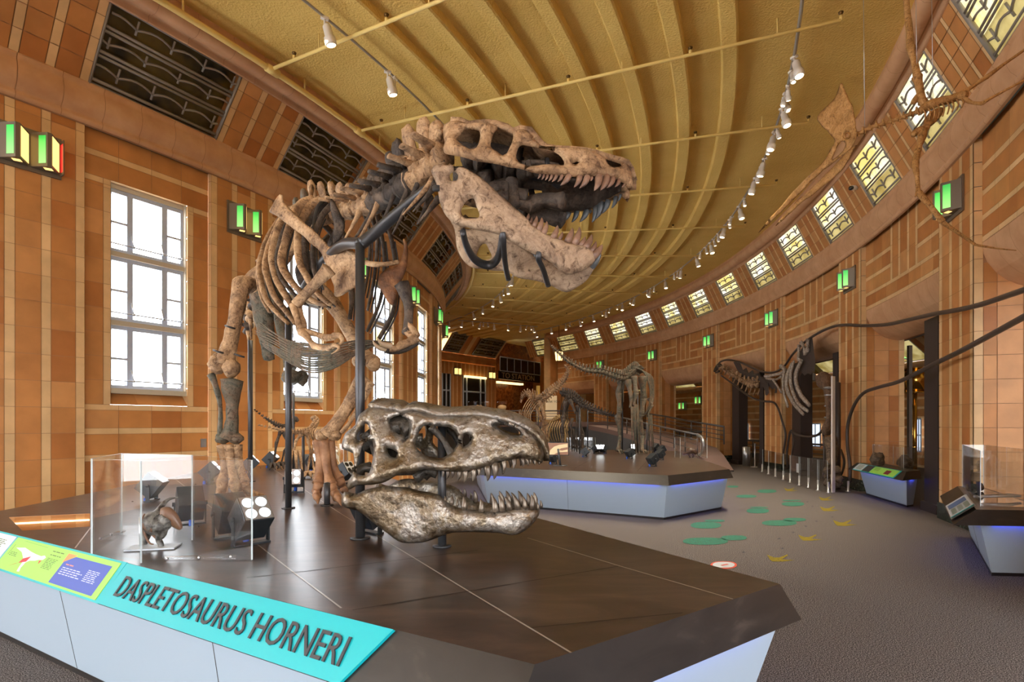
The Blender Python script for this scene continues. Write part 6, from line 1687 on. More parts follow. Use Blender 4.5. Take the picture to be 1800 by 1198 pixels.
# small skeletons at the back of the near platform
small_skeleton('small brown running skeleton behind the striding feet, its thin tail pointing left', (-2.5, 7.1, ZS_), [(456, 747, 6.6), (480, 752, 6.7), (505, 757, 6.8), (528, 760, 6.9), (545, 757, 7.0), (553, 748, 7.1), (556, 740, 7.2), (551, 735, 7.2)], 1.35, BONE,
    [[(545 + i * 4, 754, 7.0), (541 + i * 4, 762, 6.95), (545 + i * 4, 772, 6.95)] for i in range(4)], [[(538, 758, 6.95, .035), (542, 776, 6.95, .022), (546, 790, 6.95, .016), (543, 812, 6.95, .014), (541, 832, 6.9, .013)], [(548, 758, 7.0, .03), (553, 778, 7., .02), (548, 800, 7., .015), (551, 820, 6.95, .014), (556, 838, 6.8, .013)], [(530, 762, 6.9, .03), (520, 775, 6.9, .02), (516, 795, 6.9, .014)]],
    [(533, 838, 762)], .035, .06, ZS_, skull=[(549, 738, 7.2, .03), (553, 735, 7.2, .045), (558, 740, 7.2, .02)], grp='small skeletons behind the striding feet')
small_skeleton('small brown skeleton beside the middle support pole, nearest the tiled wall', (-3.3, 8.2, ZS_), [(448, 720, 7.9), (466, 734, 8.0), (484, 745, 8.1), (498, 752, 8.2), (512, 748, 8.3), (517, 738, 8.4)], 1.4, BONED,
    [[(500 + i * 3, 754, 8.2), (498 + i * 3, 762, 8.2), (502 + i * 3, 772, 8.2)] for i in range(3)], [[(494, 756, 8.2, .035), (486, 778, 8.15, .022), (483, 800, 8.15, .016), (480, 817, 8.1, .013)], [(502, 758, 8.3, .03), (507, 778, 8.3, .02), (500, 792, 8.3, .016), (494, 815, 8.3, .013)]],
    [(516, 828, 690)], .035, .06, ZS_, skull=[(515, 740, 8.4, .03), (519, 735, 8.4, .04), (524, 740, 8.4, .02)], grp='small skeletons behind the striding feet')
p = zt(592, 822); t = acrylic_box('small acrylic case with a tiny white skeleton near the far end of the near platform', p + V((0, 0, .002)), .26, .2, .36)
w_ = thing('small_skeleton', 'tiny white two-legged skeleton in the acrylic case behind the bronze skull', 'skeleton', tuple(p)); X = lambda u, v, d=0.: at(u, v, p.y + d)
WB = mat('white bone', srgb(232, 224, 206), .6)
m = MB(p); m.tube(smooth_path([X(588, 808), X(592, 803), X(591, 797), X(589, 793), X(592, 792)], 4), .010, 6); m.build('spine', WB, w_)
m = MB(p); m.ball(X(591, 793), .022, 8, 6, 0, (1.4, .8, .9)); m.build('skull', WB, w_)
for a in ((590, 806, 587, 815, 590, 821), (593, 805, 597, 813, 595, 821)):
    m = MB(p); m.tube([X(a[0], a[1]), X(a[2], a[3]), V((X(a[4], a[5]).x, p.y, p.z + .005))], .008, 6); m.build('leg', WB, w_)
for i in range(4): m = MB(p); m.tube(smooth_path([X(591, 800 + i * 1.6), X(595, 801 + i * 1.6, -.03), X(594, 804 + i * 1.6, -.03)], 3), .005, 5); m.build('rib', WB, w_)
p = zt(527, 818); m = MB((p.x, 9.3, ZS_)); m.box((p.x - .1, 9.35, ZS_ + .075), (.52, .25, .15)); tag(m.build('display_plinth', CONC), 'low grey plinth against the tiled wall behind the small skeletons', 'plinth')
# ---------------------------------------------------------------- exhibits along the right wall
def onR(u, v, R):
    a = ang_u(u, R); p = pc(R, a); p.z = EYE + (HZ - v) / F * p.y; return p
def case(label, poly, offs, fr, visible, panel=None, zt_=.60, zl=.47):
    t = thing('display_case', label, 'display case', (sum(p[0] for p in poly) / 4, sum(p[1] for p in poly) / 4, 0), 'slate-topped display cases')
    platform(t, poly, zt_, zl, offs, [-.03] * 4, fr, None, (), (), visible)
    return t
c1 = case('pale display case with lime sign in the opening beside the dark steel post', [(6.20, 9.04), (6.58, 9.28), (7.05, 10.95), (6.66, 11.1)], [.05, .0, .05, .14], [-.12, -.05, -.1, -.12], (0, 3))
def lipframe(poly, i, off, zt_, zl):
    a, b = V((*poly[i], 0)), V((*poly[(i + 1) % 4], 0)); d = (b - a).normalized(); n = V((d.y, -d.x, 0))
    up = (n * -off + V((0, 0, zt_ - zl))); L = up.length; up.normalize()
    return b + V((0, 0, zt_)), -d, up, L, d.cross(up) * 1.0, (b - a).length
P1 = [(6.20, 9.04), (6.58, 9.28), (7.05, 10.95), (6.66, 11.1)]
o_, ex, up, Ls, nn, wid = lipframe(P1, 3, .14, .60, .47); nn = (-ex).cross(up).normalized()
if nn.z < 0: nn = -nn
def quad1(s0, s1, t0, t1, off, mt_, nm, par, o_=None, ex=None, up=None, nn=None, Ls=None):
    m = MB(par.location)
    m.face([o_ + ex * s0 - up * Ls * t1 + nn * off, o_ + ex * s1 - up * Ls * t1 + nn * off, o_ + ex * s1 - up * Ls * t0 + nn * off, o_ + ex * s0 - up * Ls * t0 + nn * off])
    return m.build(nm, mt_, par)
K = dict(o_=o_, ex=ex, up=up, nn=nn, Ls=Ls)
quad1(.12, 1.95, .05, .97, .006, TEAL, 'sign_border', c1, **K)
quad1(.16, 1.15, .1, .9, .010, LIME, 'sign_panel', c1, **K); quad1(1.17, 1.50, .1, .9, .010, MATS['dark print'], 'sign_photo', c1, **K); quad1(1.52, 1.93, .1, .9, .010, WHITEPN, 'text_panel', c1, **K)
quad1(.40, .60, .3, .75, .013, mat('maroon print', srgb(110, 30, 40), .6), 'sign_drawing', c1, **K)
for i in range(6): quad1(1.58, 1.86 - .03 * (i % 2), .22 + i * .1, .26 + i * .1, .013, GRYT, 'print', c1, **K)
for i in range(4): quad1(.86, 1.08, .22 + i * .1, .25 + i * .1, .013, GRYT, 'print', c1, **K)
p = V((6.78, 10.1, .602)); acrylic_box('clear acrylic cover over the brown fossils in the opening', p, .34, 1.5, .36, -.27, nm='acrylic_cover')
ROCK = bone_mat('fossil rock', [(.3, srgb(48, 40, 34)), (.5, srgb(96, 80, 64)), (.7, srgb(150, 126, 100))], scale=8)
for (u, v, y, r, sc, lab) in ((1542, 803, 10.35, .13, (.9, .8, 1.0), 'knobbly brown fossil, left one under the acrylic cover'), (1592, 806, 9.75, .13, (1.5, .8, .8), 'long brown fossil slab, right one under the acrylic cover')):
    q = at(u, v, y); q.z = .602 + r * .75; m = MB((q.x, q.y, .602)); m.ball(q, r, 16, 12, 0, sc, Matrix.Rotation(1.2, 3, 'Z'), .55); tag(m.build('fossil', ROCK), lab, 'fossil', 'fossils in the opening')
P2 = [(4.06, 5.03), (4.72, 4.96), (5.56, 6.80), (5.36, 6.92)]
c2 = case('pale display case at the right edge with a tilted text sign', P2, [.06, .0, .0, .17], [-.10, -.02, -.05, -.12], (0, 3))
o_, ex, up, Ls, nn, wid = lipframe(P2, 3, .17, .60, .46); nn = (-ex).cross(up).normalized()
if nn.z < 0: nn = -nn
K = dict(o_=o_ + V((0, 0, .03)), ex=ex, up=up, nn=nn, Ls=Ls)
quad1(.02, 1.0, .0, 1.0, .004, MATS['steel'], 'sign_backing', c2, **K); quad1(.06, .97, .04, .97, .010, TEAL, 'sign_border', c2, **K); quad1(.10, .97, .04, .97, .012, WHITEPN, 'text_panel', c2, **K)
quad1(.55, .85, .12, .9, .015, mat('slate blue print', srgb(76, 100, 140), .6), 'sign_photo', c2, **K)
for i in range(5):
    for j in range(3): quad1(.16 + i * .07, .19 + i * .07, .12 + j * .27, .32 + j * .27, .015, GRYT, 'print', c2, **K)
m = MB(c2.location); mr_ = [V((4.25, 5.2, .603)), V((4.75, 5.14, .603)), V((5.4, 6.55, .603)), V((5.25, 6.65, .603))]; m.face(mr_); m.build('mirror_plate', mat('mirror plate', (.8, .8, .8, 1), .06, 1.0), c2)
g = thing('acrylic_cover', 'clear acrylic cover on the right edge case', 'display case', (4.9, 5.9, .604))
cs = [V((4.22, 5.18, .606)), V((4.74, 5.10, .606)), V((5.46, 6.66, .606)), V((5.26, 6.72, .606))]
for i in range(4): pane(g, cs[i], cs[(i + 1) % 4], V((0, 0, .50)), .006)
m = MB((4.95, 6.3, .606)); m.tube(smooth_path([V((4.85, 6.1, .66)), V((4.95, 6.2, .67)), V((5.1, 6.3, .66)), V((5.2, 6.38, .64))], 4), lerps([.03, .06, .055, .035], 13), 10, 0, True, (1, .8), None, .4)
tag(m.build('fossil', BONED), 'long dark fossil jaw under the cover of the right edge case', 'fossil')
m = MB((4.6, 5.5, .606)); m.tube([V((4.5, 5.6, .64)), V((4.85, 5.62, .65)), V((5.0, 5.66, .64))], [.014, .02, .014], 8); tag(m.build('fossil_replica', MATS['steel']), 'slim polished fossil replica lying on the mirror plate', 'fossil')

# ---------------------------------------------------------------- wall-mounted sauropod outline
RW_ = 27.93
SA = thing('sauropod_mount', 'partial long-necked dinosaur skeleton framed by bent steel rods along the right wall', 'skeleton', tuple(onR(1380, 700, RW_)))
RODM = mat('brown rod', srgb(84, 72, 66), .4, .3)
def rod(pts, r=.03, R=RW_, nm='outline_rod'):
    P = smooth_path([onR(u, v, R) for u, v in pts], 5); part(nm, RODM, lambda m: m.tube(P, r, 9), SA)
rod([(1812, 505), (1760, 523), (1720, 536), (1680, 545), (1640, 552), (1600, 561), (1560, 570), (1520, 572), (1480, 571), (1455, 577), (1430, 590), (1410, 605), (1392, 624), (1378, 644), (1360, 654), (1340, 653), (1320, 645), (1300, 636), (1280, 632), (1266, 636), (1259, 646)], .03)
rod([(1812, 550), (1770, 573), (1735, 592), (1690, 616), (1645, 638), (1610, 656), (1578, 671), (1545, 680), (1522, 688), (1508, 701), (1497, 722), (1490, 750), (1490, 785), (1494, 815), (1494, 848)], .032)
rod([(1268, 660), (1288, 674), (1305, 688), (1325, 700), (1345, 705), (1360, 707), (1368, 718), (1375, 740), (1381, 763), (1378, 790), (1376, 812), (1379, 822), (1384, 818), (1383, 802), (1385, 780), (1390, 757), (1400, 763), (1420, 767), (1437, 764), (1448, 753)], .028)
rod([(1392, 758), (1395, 775), (1392, 800), (1391, 825), (1400, 838), (1405, 836)], .022); rod([(1446, 756), (1449, 790), (1447, 840)], .024); rod([(1478, 790), (1484, 810), (1481, 828), (1476, 838)], .024)
NV = [(1266, 646), (1273, 647), (1281, 652), (1288, 659), (1295, 663), (1302, 668), (1309, 672), (1316, 675), (1323, 677), (1331, 676)]
for i, (u, v) in enumerate(NV):
    c = onR(u, v, RW_ - .06); tan = onR(u + 5, v + 3, RW_ - .06) - c
    vertebra(SA, c, tan, c + V((.0, 0, .15 + .012 * i)), .05 + .004 * i, .13, BONE, name='neck_vertebra')
    part('neck_rib', BONE, lambda m, c=c: limb(m, [c, c + V((.06, -.04, -.10)), c + V((.0, -.05, -.22 - .01 * i))], [.03, .018, .028], 7, .4), SA)
part('skull', BONED, lambda m: (limb(m, [onR(1266, 641, RW_ - .08), onR(1261, 645, RW_ - .09), onR(1256, 652, RW_ - .1)], [.07, .075, .045], 10, .4), limb(m, [onR(1264, 652, RW_ - .08), onR(1258, 655, RW_ - .1)], [.04, .025], 8, .3)), SA)
PLATEM = mat('brown cut steel plate', srgb(72, 62, 58), .5, .2)
def wallplate(poly, R, nm='cut_plate'):
    part(nm, PLATEM, lambda m: (lambda fr, bk: (m.raw(fr + bk, [tuple(range(len(poly))), tuple(reversed(range(len(poly), 2 * len(poly))))] + [(i, (i + 1) % len(poly), len(poly) + (i + 1) % len(poly), len(poly) + i) for i in range(len(poly))], 0, None, False)))([onR(u, v, R - .012) for u, v in poly], [onR(u, v, R + .012) for u, v in poly]), SA)
wallplate([(1289, 636), (1300, 634), (1306, 650), (1312, 646), (1316, 655), (1323, 650), (1326, 658), (1334, 655), (1338, 662), (1346, 663), (1360, 666), (1367, 668), (1366, 680), (1358, 684), (1352, 678), (1347, 694), (1342, 680), (1335, 684), (1328, 676), (1318, 668), (1305, 660), (1296, 650)], RW_)
wallplate([(1344, 672), (1350, 672), (1352, 690), (1348, 695), (1345, 693)], RW_ - .03); wallplate([(1359, 672), (1366, 672), (1366, 690), (1361, 691), (1363, 684)], RW_ - .03)
wallplate([(1421, 594), (1428, 592), (1431, 620), (1433, 632), (1432, 655), (1429, 652), (1426, 658), (1420, 656), (1414, 660), (1410, 655), (1405, 663), (1402, 650), (1403, 625), (1410, 610), (1416, 612)], RW_)
K4 = lambda pts: [(1240 + x / 4.277, 580 + y / 4.277) for x, y in pts]
RIBM = bone_mat('grey ribbed bone', [(.35, srgb(104, 92, 82)), (.5, srgb(168, 152, 136)), (.65, srgb(206, 194, 178))], scale=16)
for pts, r in ((K4([(575, 270), (590, 310), (583, 380), (590, 470), (622, 577)]), .045), (K4([(650, 250), (612, 350), (616, 450), (665, 550), (735, 630)]), .06), (K4([(665, 230), (640, 320), (645, 420), (690, 540), (768, 608)]), .055), (K4([(718, 235), (683, 320), (683, 400), (720, 490), (782, 565)]), .065), (K4([(505, 370), (540, 420), (570, 470)]), .035)):
    P = smooth_path([onR(u, v, RW_ - .10) for u, v in pts], 6); part('rib', RIBM, lambda m: m.tube(P, lerps([r * .7, r, r, r * .95, r * .8], len(P)), 9, 0, True, (1, .7), None, .3), SA)
for pts, r in ((K4([(700, 110), (702, 160), (700, 215), (722, 228)]), .04), (K4([(720, 90), (740, 130), (750, 185)]), .045), (K4([(768, 65), (770, 110), (765, 165)]), .04), (K4([(450, 345), (520, 335), (580, 320), (600, 300), (570, 268)]), .05), (K4([(460, 360), (530, 370), (570, 345)]), .035)):
    part('dorsal_vertebra', RIBM, lambda m: limb(m, [onR(u, v, RW_ - .06) for u, v in pts], [r, r * .8, r * 1.1], 8, .5), SA)
# standing leg bone with measuring rule
LEGR = 27.62
lb = onR(1459, 862, LEGR); lb.z = 0
LG = thing('leg_fossil', 'tall upright brown sauropod leg bone in steel rings beside the measuring rule', 'fossil', tuple(lb))
LEGM = bone_mat('brown leg bone', [(.3, srgb(62, 46, 36)), (.5, srgb(104, 80, 60)), (.7, srgb(140, 112, 88))], scale=7)
part('femur', LEGM, lambda m: limb(m, [onR(1446, 662, LEGR), onR(1449, 670, LEGR), onR(1454, 684, LEGR), onR(1457, 710, LEGR), onR(1457, 735, LEGR), onR(1454, 752, LEGR), onR(1452, 761, LEGR)], [.14, .155, .075, .065, .062, .10, .085], 14, .25), LG)
for v in (681, 694, 713, 733): part('steel_ring', MATS['steel'], lambda m, v=v: m.tube([onR(1456, v - .8, LEGR), onR(1456, v + .8, LEGR)], .082 if v > 690 else .09, 14), LG)
part('tibia', ROCK, lambda m: limb(m, [onR(1460, 770, LEGR), onR(1462, 785, LEGR), onR(1461, 805, LEGR), onR(1462, 818, LEGR)], [.13, .12, .10, .12], 12, .4), LG)
part('foot', ROCK, lambda m: [m.ball(onR(u, v, LEGR), r, 9, 7, 0, (1, 1, .9), None, .5) for u, v, r in ((1456, 826, .10), (1470, 826, .10), (1455, 838, .09), (1468, 838, .1), (1475, 842, .08), (1457, 848, .10), (1471, 850, .10), (1462, 856, .08))], LG)
part('back_plate', PLATEM, lambda m: m.tube([V((lb.x + .22, lb.y + .1, 0)), V((lb.x + .22, lb.y + .1, 2.2))], .06, 4), LG)
rl = onR(1464.5, 860, LEGR - .12); rl.z = 0
RU = thing('measuring_rule', 'tall white measuring rule with dark tick marks beside the leg bone', 'ruler', tuple(rl))
ht = EYE + (HZ - 661) / F * rl.y; ra = atan2(rl.y - CY, rl.x - CX); RM_ = Matrix.Rotation(ra - .9, 3, 'Z')
part('board', mat('white rule', srgb(216, 206, 196), .6), lambda m: m.box((rl.x, rl.y, ht / 2), (.03, .085, ht), 0, RM_), RU)
for i in range(1, 14): part('tick', MATS['dark print'], lambda m, i=i: m.box(V((rl.x, rl.y, ht * i / 14)) + RM_ @ V((-.016, .012, 0)), (.004, .05 if i % 2 else .03, .012), 0, RM_), RU)
# low glass barrier in front of the wall mount
GB = thing('glass_barrier', 'low glass barrier on short steel posts in front of the wall skeleton', 'barrier', tuple(atz(1400, 850, 0)))
bp = [atz(u, v, 0) for u, v in ((1340, 829), (1351, 833), (1363, 838), (1377, 843), (1389, 848), (1405, 853), (1421, 857), (1438, 862), (1456, 866))]
for q in bp + [atz(1491, 864, 0)]: part('post', MATS['steel'], lambda m, q=q: m.lathe(q, [(.04, 0), (.04, .015), (.022, .02), (.022, .21), (.018, .215)], 10), GB)
for a, b in zip(bp[:-1], bp[1:]):
    d = (b - a).normalized(); pane(GB, a + d * .03 + V((0, 0, .08)), b - d * .03 + V((0, 0, .08)), V((0, 0, .55)), .008, GLASS, 'glass_panel')
q = bp[4].lerp(bp[5], .9) + V((-.03, -.03, .38)); d = (bp[5] - bp[4]).normalized()
m = MB(q); m.box(q, (.15, .006, .2), 0, Matrix.Rotation(atan2(d.y, d.x), 3, 'Z')); tag(m.build('label_card', WHITEPN), 'small white label card fixed to the glass barrier', 'sign')
q = atz(1312, 818, 0); m = MB(q); m.lathe(q, [(.12, 0), (.12, .6), (.10, .61), (.09, .58)], 20); tag(m.build('litter_bin', MATS['steel']), 'round stainless steel litter bin in the opening', 'bin')
q = atz(1327, 821, 0); m = MB(q); m.lathe(q, [(.13, 0), (.13, .02), (.02, .04), (.02, .72), (.03, .74)], 10); tag(m.build('stanchion', MATS['steel']), 'steel stanchion post right of the litter bin', 'post')
# things glimpsed in the corridor
q = onR(1607, 668, 30.3); m = MB((q.x, q.y, q.z)); m.lathe((q.x, q.y, q.z - .28), [(.24, 0), (.24, .56)], 24); m.lathe((q.x, q.y, q.z - .30), [(.26, 0), (.26, .03)], 24); m.lathe((q.x, q.y, q.z + .26), [(.26, 0), (.26, .03)], 24); m.tube([V((q.x, q.y, q.z - .3)), V((q.x, q.y, 0))], .06, 8)
tag(m.build('brass_drum', mat('polished brass', srgb(190, 140, 60), .15, .9)), 'polished brass drum on a pole seen through the opening', 'fixture')
q = onR(1571, 668, 30.0)
t = thing('slatted_screen', 'white vertical slats hanging left of the brass drum', 'screen', tuple(q))
for i in range(5): part('slat', WHITEPN, lambda m, i=i: m.box(onR(1563 + i * 4, 668, 30.0), (.03, .02, .6)), t)
q = onR(1599, 700, 29.4); m = MB((q.x, q.y, 0)); m.box((q.x, q.y, 1.5), (.07, .07, 3.0)); tag(m.build('grey_post', mat('grey post', srgb(120, 112, 104), .5, .3)), 'slim grey post in front of the brass drum', 'post')
q = onR(1571, 730, 30.6); m = MB((q.x, q.y, 0)); m.box((q.x, q.y, .75), (.3, .25, 1.5)); tag(m.build('dark_panel', mat('teal dark panel', srgb(18, 38, 46), .3)), 'dark teal panel standing in the corridor left of the grey post', 'panel')
q = onR(1355, 0, 29); 
m = MB(pc(RL - .06, ang_u(357, RL - .07))); a_ = ang_u(357, RL - .07); pz = pc(RL - .06, a_); z_ = EYE + (HZ - 778) / F * pz.y
m.box((pz.x, pz.y, z_), (.008, .085, .12), 0, Matrix.Rotation(a_, 3, 'Z')); tag(m.build('outlet_plate', MATS['steel']), 'grey metal outlet plate low on the left wall', 'outlet')
q = onR(1504, 330, 27.75); t = thing('security_camera', 'white security camera with dark lens in front of a backlit window', 'camera', tuple(q))
part('body', WHITEP, lambda m: m.tube([q + V((.06, .05, .03)), q + V((-.1, -.05, -.02))], .045, 10), t); part('lens', MATS['dark glass'], lambda m: m.tube([q + V((-.1, -.05, -.02)), q + V((-.14, -.07, -.035))], .04, 10), t)

# ---------------------------------------------------------------- hanging pterosaur
PT = thing('pterosaur_skeleton', 'brown crested pterosaur skeleton hanging under the right side of the ceiling', 'skeleton', tuple(at(1640, 185, 5.8)))
PTM = bone_mat('ochre bone', [(.3, srgb(128, 90, 46)), (.5, srgb(172, 126, 72)), (.7, srgb(200, 154, 98))], scale=8, bs=.3)
yk = lambda u, v: 6.0 + (1500 - u) * .0078
pxplate('skull', PTM, [(1478, 147), (1483, 150), (1490, 170), (1499, 186), (1504, 218), (1507, 232), (1504, 247), (1493, 264), (1472, 280), (1438, 308), (1400, 346), (1366, 379), (1333, 409), (1370, 364), (1408, 322), (1443, 288), (1460, 262), (1467, 246), (1455, 232), (1441, 217), (1438, 205), (1449, 190), (1464, 175), (1473, 157)], yk, 2.6, 6, 3.2, [[(1463, 279), (1474, 254), (1482, 249), (1486, 254), (1479, 266)], [(1484, 236), (1488, 232), (1493, 236), (1490, 243), (1485, 242)]], PT)
pxplate('mandible', PTM, [(1509, 254), (1502, 262), (1480, 299), (1442, 332), (1402, 363), (1364, 397), (1384, 369), (1420, 336), (1454, 303), (1472, 284), (1490, 264)], lambda u, v: yk(u, v) - .03, 3, 6, 3., (), PT)
part('eye_ring', PTM, lambda m: m.tube([at(1489 + 5 * cos(t), 238 + 5 * sin(t), 5.93) for t in [i * pi / 6 for i in range(13)]], .010, 6), PT)
NK = [(1512, 233), (1524, 227), (1536, 222), (1548, 219), (1560, 215), (1572, 211), (1584, 207), (1596, 202), (1607, 198), (1617, 195)]
for i, (u, v) in enumerate(NK):
    c = at(u, v, 5.97 - i * .02); tan = at(u + 8, v - 3, 5.95 - i * .02) - c
    part('neck_vertebra', PTM, lambda m, c=c, tan=tan: (m.tube([c - tan * .75, c - tan * .4, c, c + tan * .45, c + tan * .8], [.026, .02, .016, .022, .03], 8, 0, True, None, None, .35), m.tube([c + tan * .5, c + tan * .5 + V((0, 0, .05))], [.018, .008], 6), m.tube([c - tan * .4, c - tan * .5 - V((0, .02, .045))], [.014, .006], 6)), PT)
part('backbone', PTM, lambda m: limb(m, [at(1617, 195, 5.78), at(1636, 184, 5.75), at(1660, 177, 5.7), at(1682, 170, 5.65), at(1694, 164, 5.62)], [.035, .045, .04, .034, .028], 9, .5), PT)
for i in range(9):
    t_ = i / 8; u, v = 1622 + 66 * t_, 191 - 22 * t_; yy = 5.77 - .12 * t_
    for sd in (-1, 1): part('rib', PTM, lambda m: m.tube(smooth_path([at(u, v, yy), at(u + 5, v + 10, yy + sd * .09 - .01), at(u + 2, v + 20 + 8 * (1 - t_), yy + sd * .05 - .02)], 4), .007, 5), PT)
pxplate('breastbone', PTM, [(1616, 229), (1622, 218), (1630, 204), (1640, 193), (1655, 188), (1658, 197), (1650, 209), (1638, 221), (1626, 229)], lambda u, v: 5.68, 1.6, 5, 3., (), PT)
part('shoulder_blade', PTM, lambda m: limb(m, [at(1603, 182, 5.85), at(1614, 172, 5.85), at(1624, 180, 5.82), at(1628, 190, 5.8)], [.015, .045, .04, .03], 9, .5), PT)
part('shoulder_blade', PTM, lambda m: (limb(m, [at(1604, 236, 5.65), at(1616, 229, 5.65), at(1630, 224, 5.66)], [.028, .035, .03], 9, .5),), PT)
def wing(name, pts, rad): part(name, PTM, lambda m: limb(m, [A(*q) for q in pts], rad, 9, .2), PT)
wing('humerus', [(1622, 180, 5.85), (1617, 160, 5.88), (1614, 146, 5.9), (1612, 136, 5.92)], [.045, .034, .036, .052])
wing('forearm', [(1612, 134, 5.92), (1608, 112, 5.95), (1602, 92, 5.98), (1601, 84, 6.0)], [.04, .028, .03, .045])
wing('wing_finger', [(1600, 84, 6.0), (1598, 50, 6.02), (1595, 20, 6.05), (1593, 0, 6.06)], [.038, .034, .03, .028])
wing('humerus', [(1622, 230, 5.66), (1621, 238, 5.62), (1617, 255, 5.58), (1612, 272, 5.55)], [.04, .045, .026, .026])
wing('forearm', [(1612, 256, 5.6), (1609, 270, 5.56), (1607, 284, 5.52)], [.016, .014, .02])
wing('forearm', [(1612, 272, 5.54), (1609, 288, 5.5), (1612, 310, 5.46), (1614, 332, 5.44), (1615, 340, 5.43)], [.03, .034, .02, .018, .03])
wing('wing_finger', [(1614, 338, 5.43), (1630, 356, 5.42), (1645, 374, 5.4), (1657, 390, 5.38)], [.03, .024, .022, .026])
wing('wing_finger', [(1657, 391, 5.38), (1680, 406, 5.36), (1700, 420, 5.34), (1714, 430, 5.32)], [.022, .016, .013, .014])
wing('wing_finger', [(1714, 430, 5.32), (1750, 436, 5.3), (1786, 440, 5.28)], [.012, .008, .004])
part('finger', PTM, lambda m: limb(m, [at(1612, 330, 5.44), at(1610, 342, 5.42), at(1608, 346, 5.42)], [.012, .008, .004], 6), PT)
wing('thigh', [(1690, 165, 5.62), (1712, 150, 5.6), (1736, 134, 5.58)], [.03, .016, .024]); wing('shin', [(1736, 134, 5.58), (1766, 112, 5.56), (1806, 84, 5.52)], [.022, .014, .012])
wing('thigh', [(1692, 172, 5.6), (1708, 180, 5.56), (1726, 182, 5.54)], [.026, .015, .02]); wing('shin', [(1726, 182, 5.54), (1742, 172, 5.5), (1772, 156, 5.46), (1806, 138, 5.42)], [.022, .014, .012, .012])
wing('pelvis', [(1684, 172, 5.62), (1694, 168, 5.6), (1698, 172, 5.6)], [.03, .045, .02])
for (u, v, y) in ((1520, 222, 5.95), (1640, 180, 5.74), (1612, 138, 5.92)): part('hanging_wire', MATS['steel'], lambda m: m.tube([at(u, v, y), V((at(u, v, y).x - .02, y, 6.2 if u > 1600 else ZC))], .003, 4), PT)

# ---------------------------------------------------------------- floor decals
def floor_mat(name, c, lo):
    m = mat(name, c, .9, spec=.1); noise_ramp(m, 90, [(.36, lo), (.55, c)], detail=3); bump(m, 150, .4, .01, 2); return m
DG = floor_mat('green floor print', srgb(58, 122, 102), srgb(66, 78, 72)); DY = floor_mat('yellow floor print', srgb(138, 124, 36), srgb(96, 84, 50)); DB = floor_mat('dark floor print', srgb(66, 68, 74), srgb(80, 72, 70))
def decal(name, mt_, pts, label, cat, grp, z=.003):
    c = atz(*pts[0], 0); m = MB(c); m.face([atz(u, v, 0) + V((0, 0, z)) for u, v in pts]); return tag(m.build(name, mt_), label, cat, grp)
def oval(u, v, a, b, sk=0.): return [(u + a * cos(t) + sk * sin(t), v - b * sin(t) * (1 + .12 * cos(2 * t))) for t in [2 * pi * i / 22 for i in range(22)]]
for i, (bg_, sm_) in enumerate((((1240, 951, 40, 7.2), (1290, 945, 23, 5)), ((1241, 923, 27, 6.5), (1256, 915, 18, 2.4)), ((1370, 919, 31, 5.5), (1397, 913, 20, 3.6)), ((1332, 897.5, 20, 5), (1334, 891.5, 16, 1.3)), ((1394, 885.5, 20, 4.2), (1392, 879.3, 17, 1.3)), ((1312, 872, 18, 3), None), ((1348, 863, 17, 3.6), None), ((1288, 855, 10, 2.2), None))):
    t = thing('footprint_decal', 'green oval footprint on the carpet, %s from the camera' % (ordn(i) if i else 'nearest'), 'floor decal', tuple(atz(bg_[0], bg_[1], 0)), 'green footprints')
    for q in (bg_, sm_):
        if q: m = MB(t.location); m.face([p + V((0, 0, .003)) for p in [atz(a, b, 0) for a, b in oval(*q)]]); m.build('print_patch', DG, t)
for i, (u, v, s) in enumerate(((1372, 981, 24), (1424, 945, 21), (1485, 919, 21), (1458, 894, 17), (1453, 876, 14), (1390, 860, 12))):
    h = s * .26
    decal('footprint_decal', DY, [(u - s, v - h * 1.0), (u - s * .45, v - h * .2), (u - s * .1, v - h * .2), (u + s * .5, v - h * 1.1), (u + s * .55, v - h * .8), (u + s * .1, v + h * .3), (u + s * 1.05, v + h * .55), (u + s * .1, v + h * .95), (u - s * .6, v + h * .9), (u - s * .8, v + h * .3)], 'yellow three-toed footprint on the carpet, %s from the camera' % (ordn(i) if i else 'nearest'), 'floor decal', 'yellow footprints')
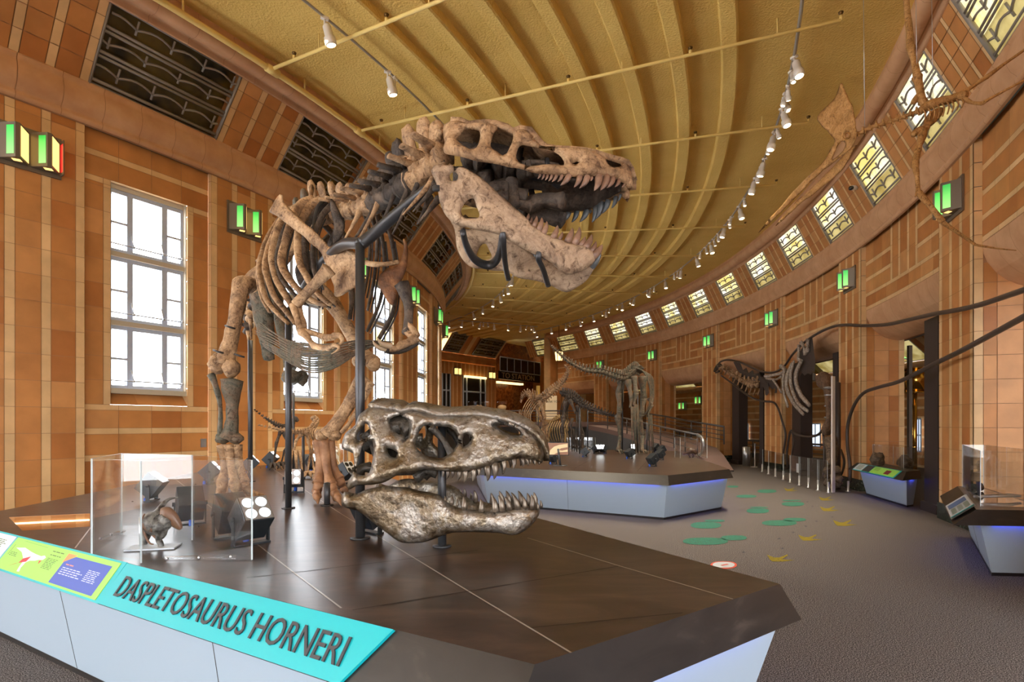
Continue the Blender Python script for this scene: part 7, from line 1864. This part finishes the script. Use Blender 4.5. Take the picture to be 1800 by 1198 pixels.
for i, (u, v) in enumerate(((1307, 970.5), (1375, 964), (1369, 946.7), (1394, 935.6), (1416, 924.7), (1435, 916), (1463, 908.5), (1428, 890), (1419, 882))):
    s = 4.5 * (v - HZ) / 220
    decal('footprint_decal', DB, [(u - s, v - s * .2), (u - s * .2, v - s * .15), (u + s * .2, v - s * .5), (u + s * .4, v - s * .1), (u + s, v), (u + s * .2, v + s * .25), (u - s * .3, v + s * .35), (u - s * .2, v + s * .1)], 'tiny dark footprint on the carpet, %s from the camera' % (ordn(i) if i else 'nearest'), 'floor decal', 'tiny dark footprints')
t = thing('floor_sticker', 'round white floor sticker with an orange-red rim beside the near platform', 'floor decal', tuple(atz(1274, 993, 0)))
for (a, b, mt_, z, nm) in ((23.5, 7.4, mat('orange red vinyl', srgb(206, 74, 44), .5), .003, 'rim'), (19.5, 5.8, WHITEPN, .005, 'disc')):
    m = MB(t.location); m.face([p + V((0, 0, z)) for p in [atz(q, w, 0) for q, w in oval(1272, 993, a, b)]]); m.build(nm, mt_, t)
m = MB(t.location); m.face([p + V((0, 0, .007)) for p in [atz(q, w, 0) for q, w in ((1266, 994), (1278, 991.5), (1282, 992.3), (1270, 995))]]); m.build('red_mark', MATS['orange red vinyl'], t)
# ---------------------------------------------------------------- camera, world, exposure
cam = bpy.data.cameras.new('camera'); co = bpy.data.objects.new('camera', cam); COL.objects.link(co)
cam.sensor_fit = 'HORIZONTAL'; cam.sensor_width = 36.0; cam.lens = 36.0 * F / 1800
cam.shift_y = (HZ - 599) / 1800; cam.clip_start = .05; cam.clip_end = 300
co.location = (0, 0, EYE); co.rotation_euler = (pi / 2, 0, 0)
S.camera = co
w = bpy.data.worlds.new('daylight'); S.world = w; w.use_nodes = True
bg = w.node_tree.nodes['Background']; bg.inputs['Color'].default_value = (.93, .96, 1, 1); bg.inputs['Strength'].default_value = WORLD
S.view_settings.view_transform = 'Standard'; S.view_settings.look = 'None'
S.view_settings.exposure = EXPO; S.view_settings.gamma = 1; S.view_settings.use_curve_mapping = False
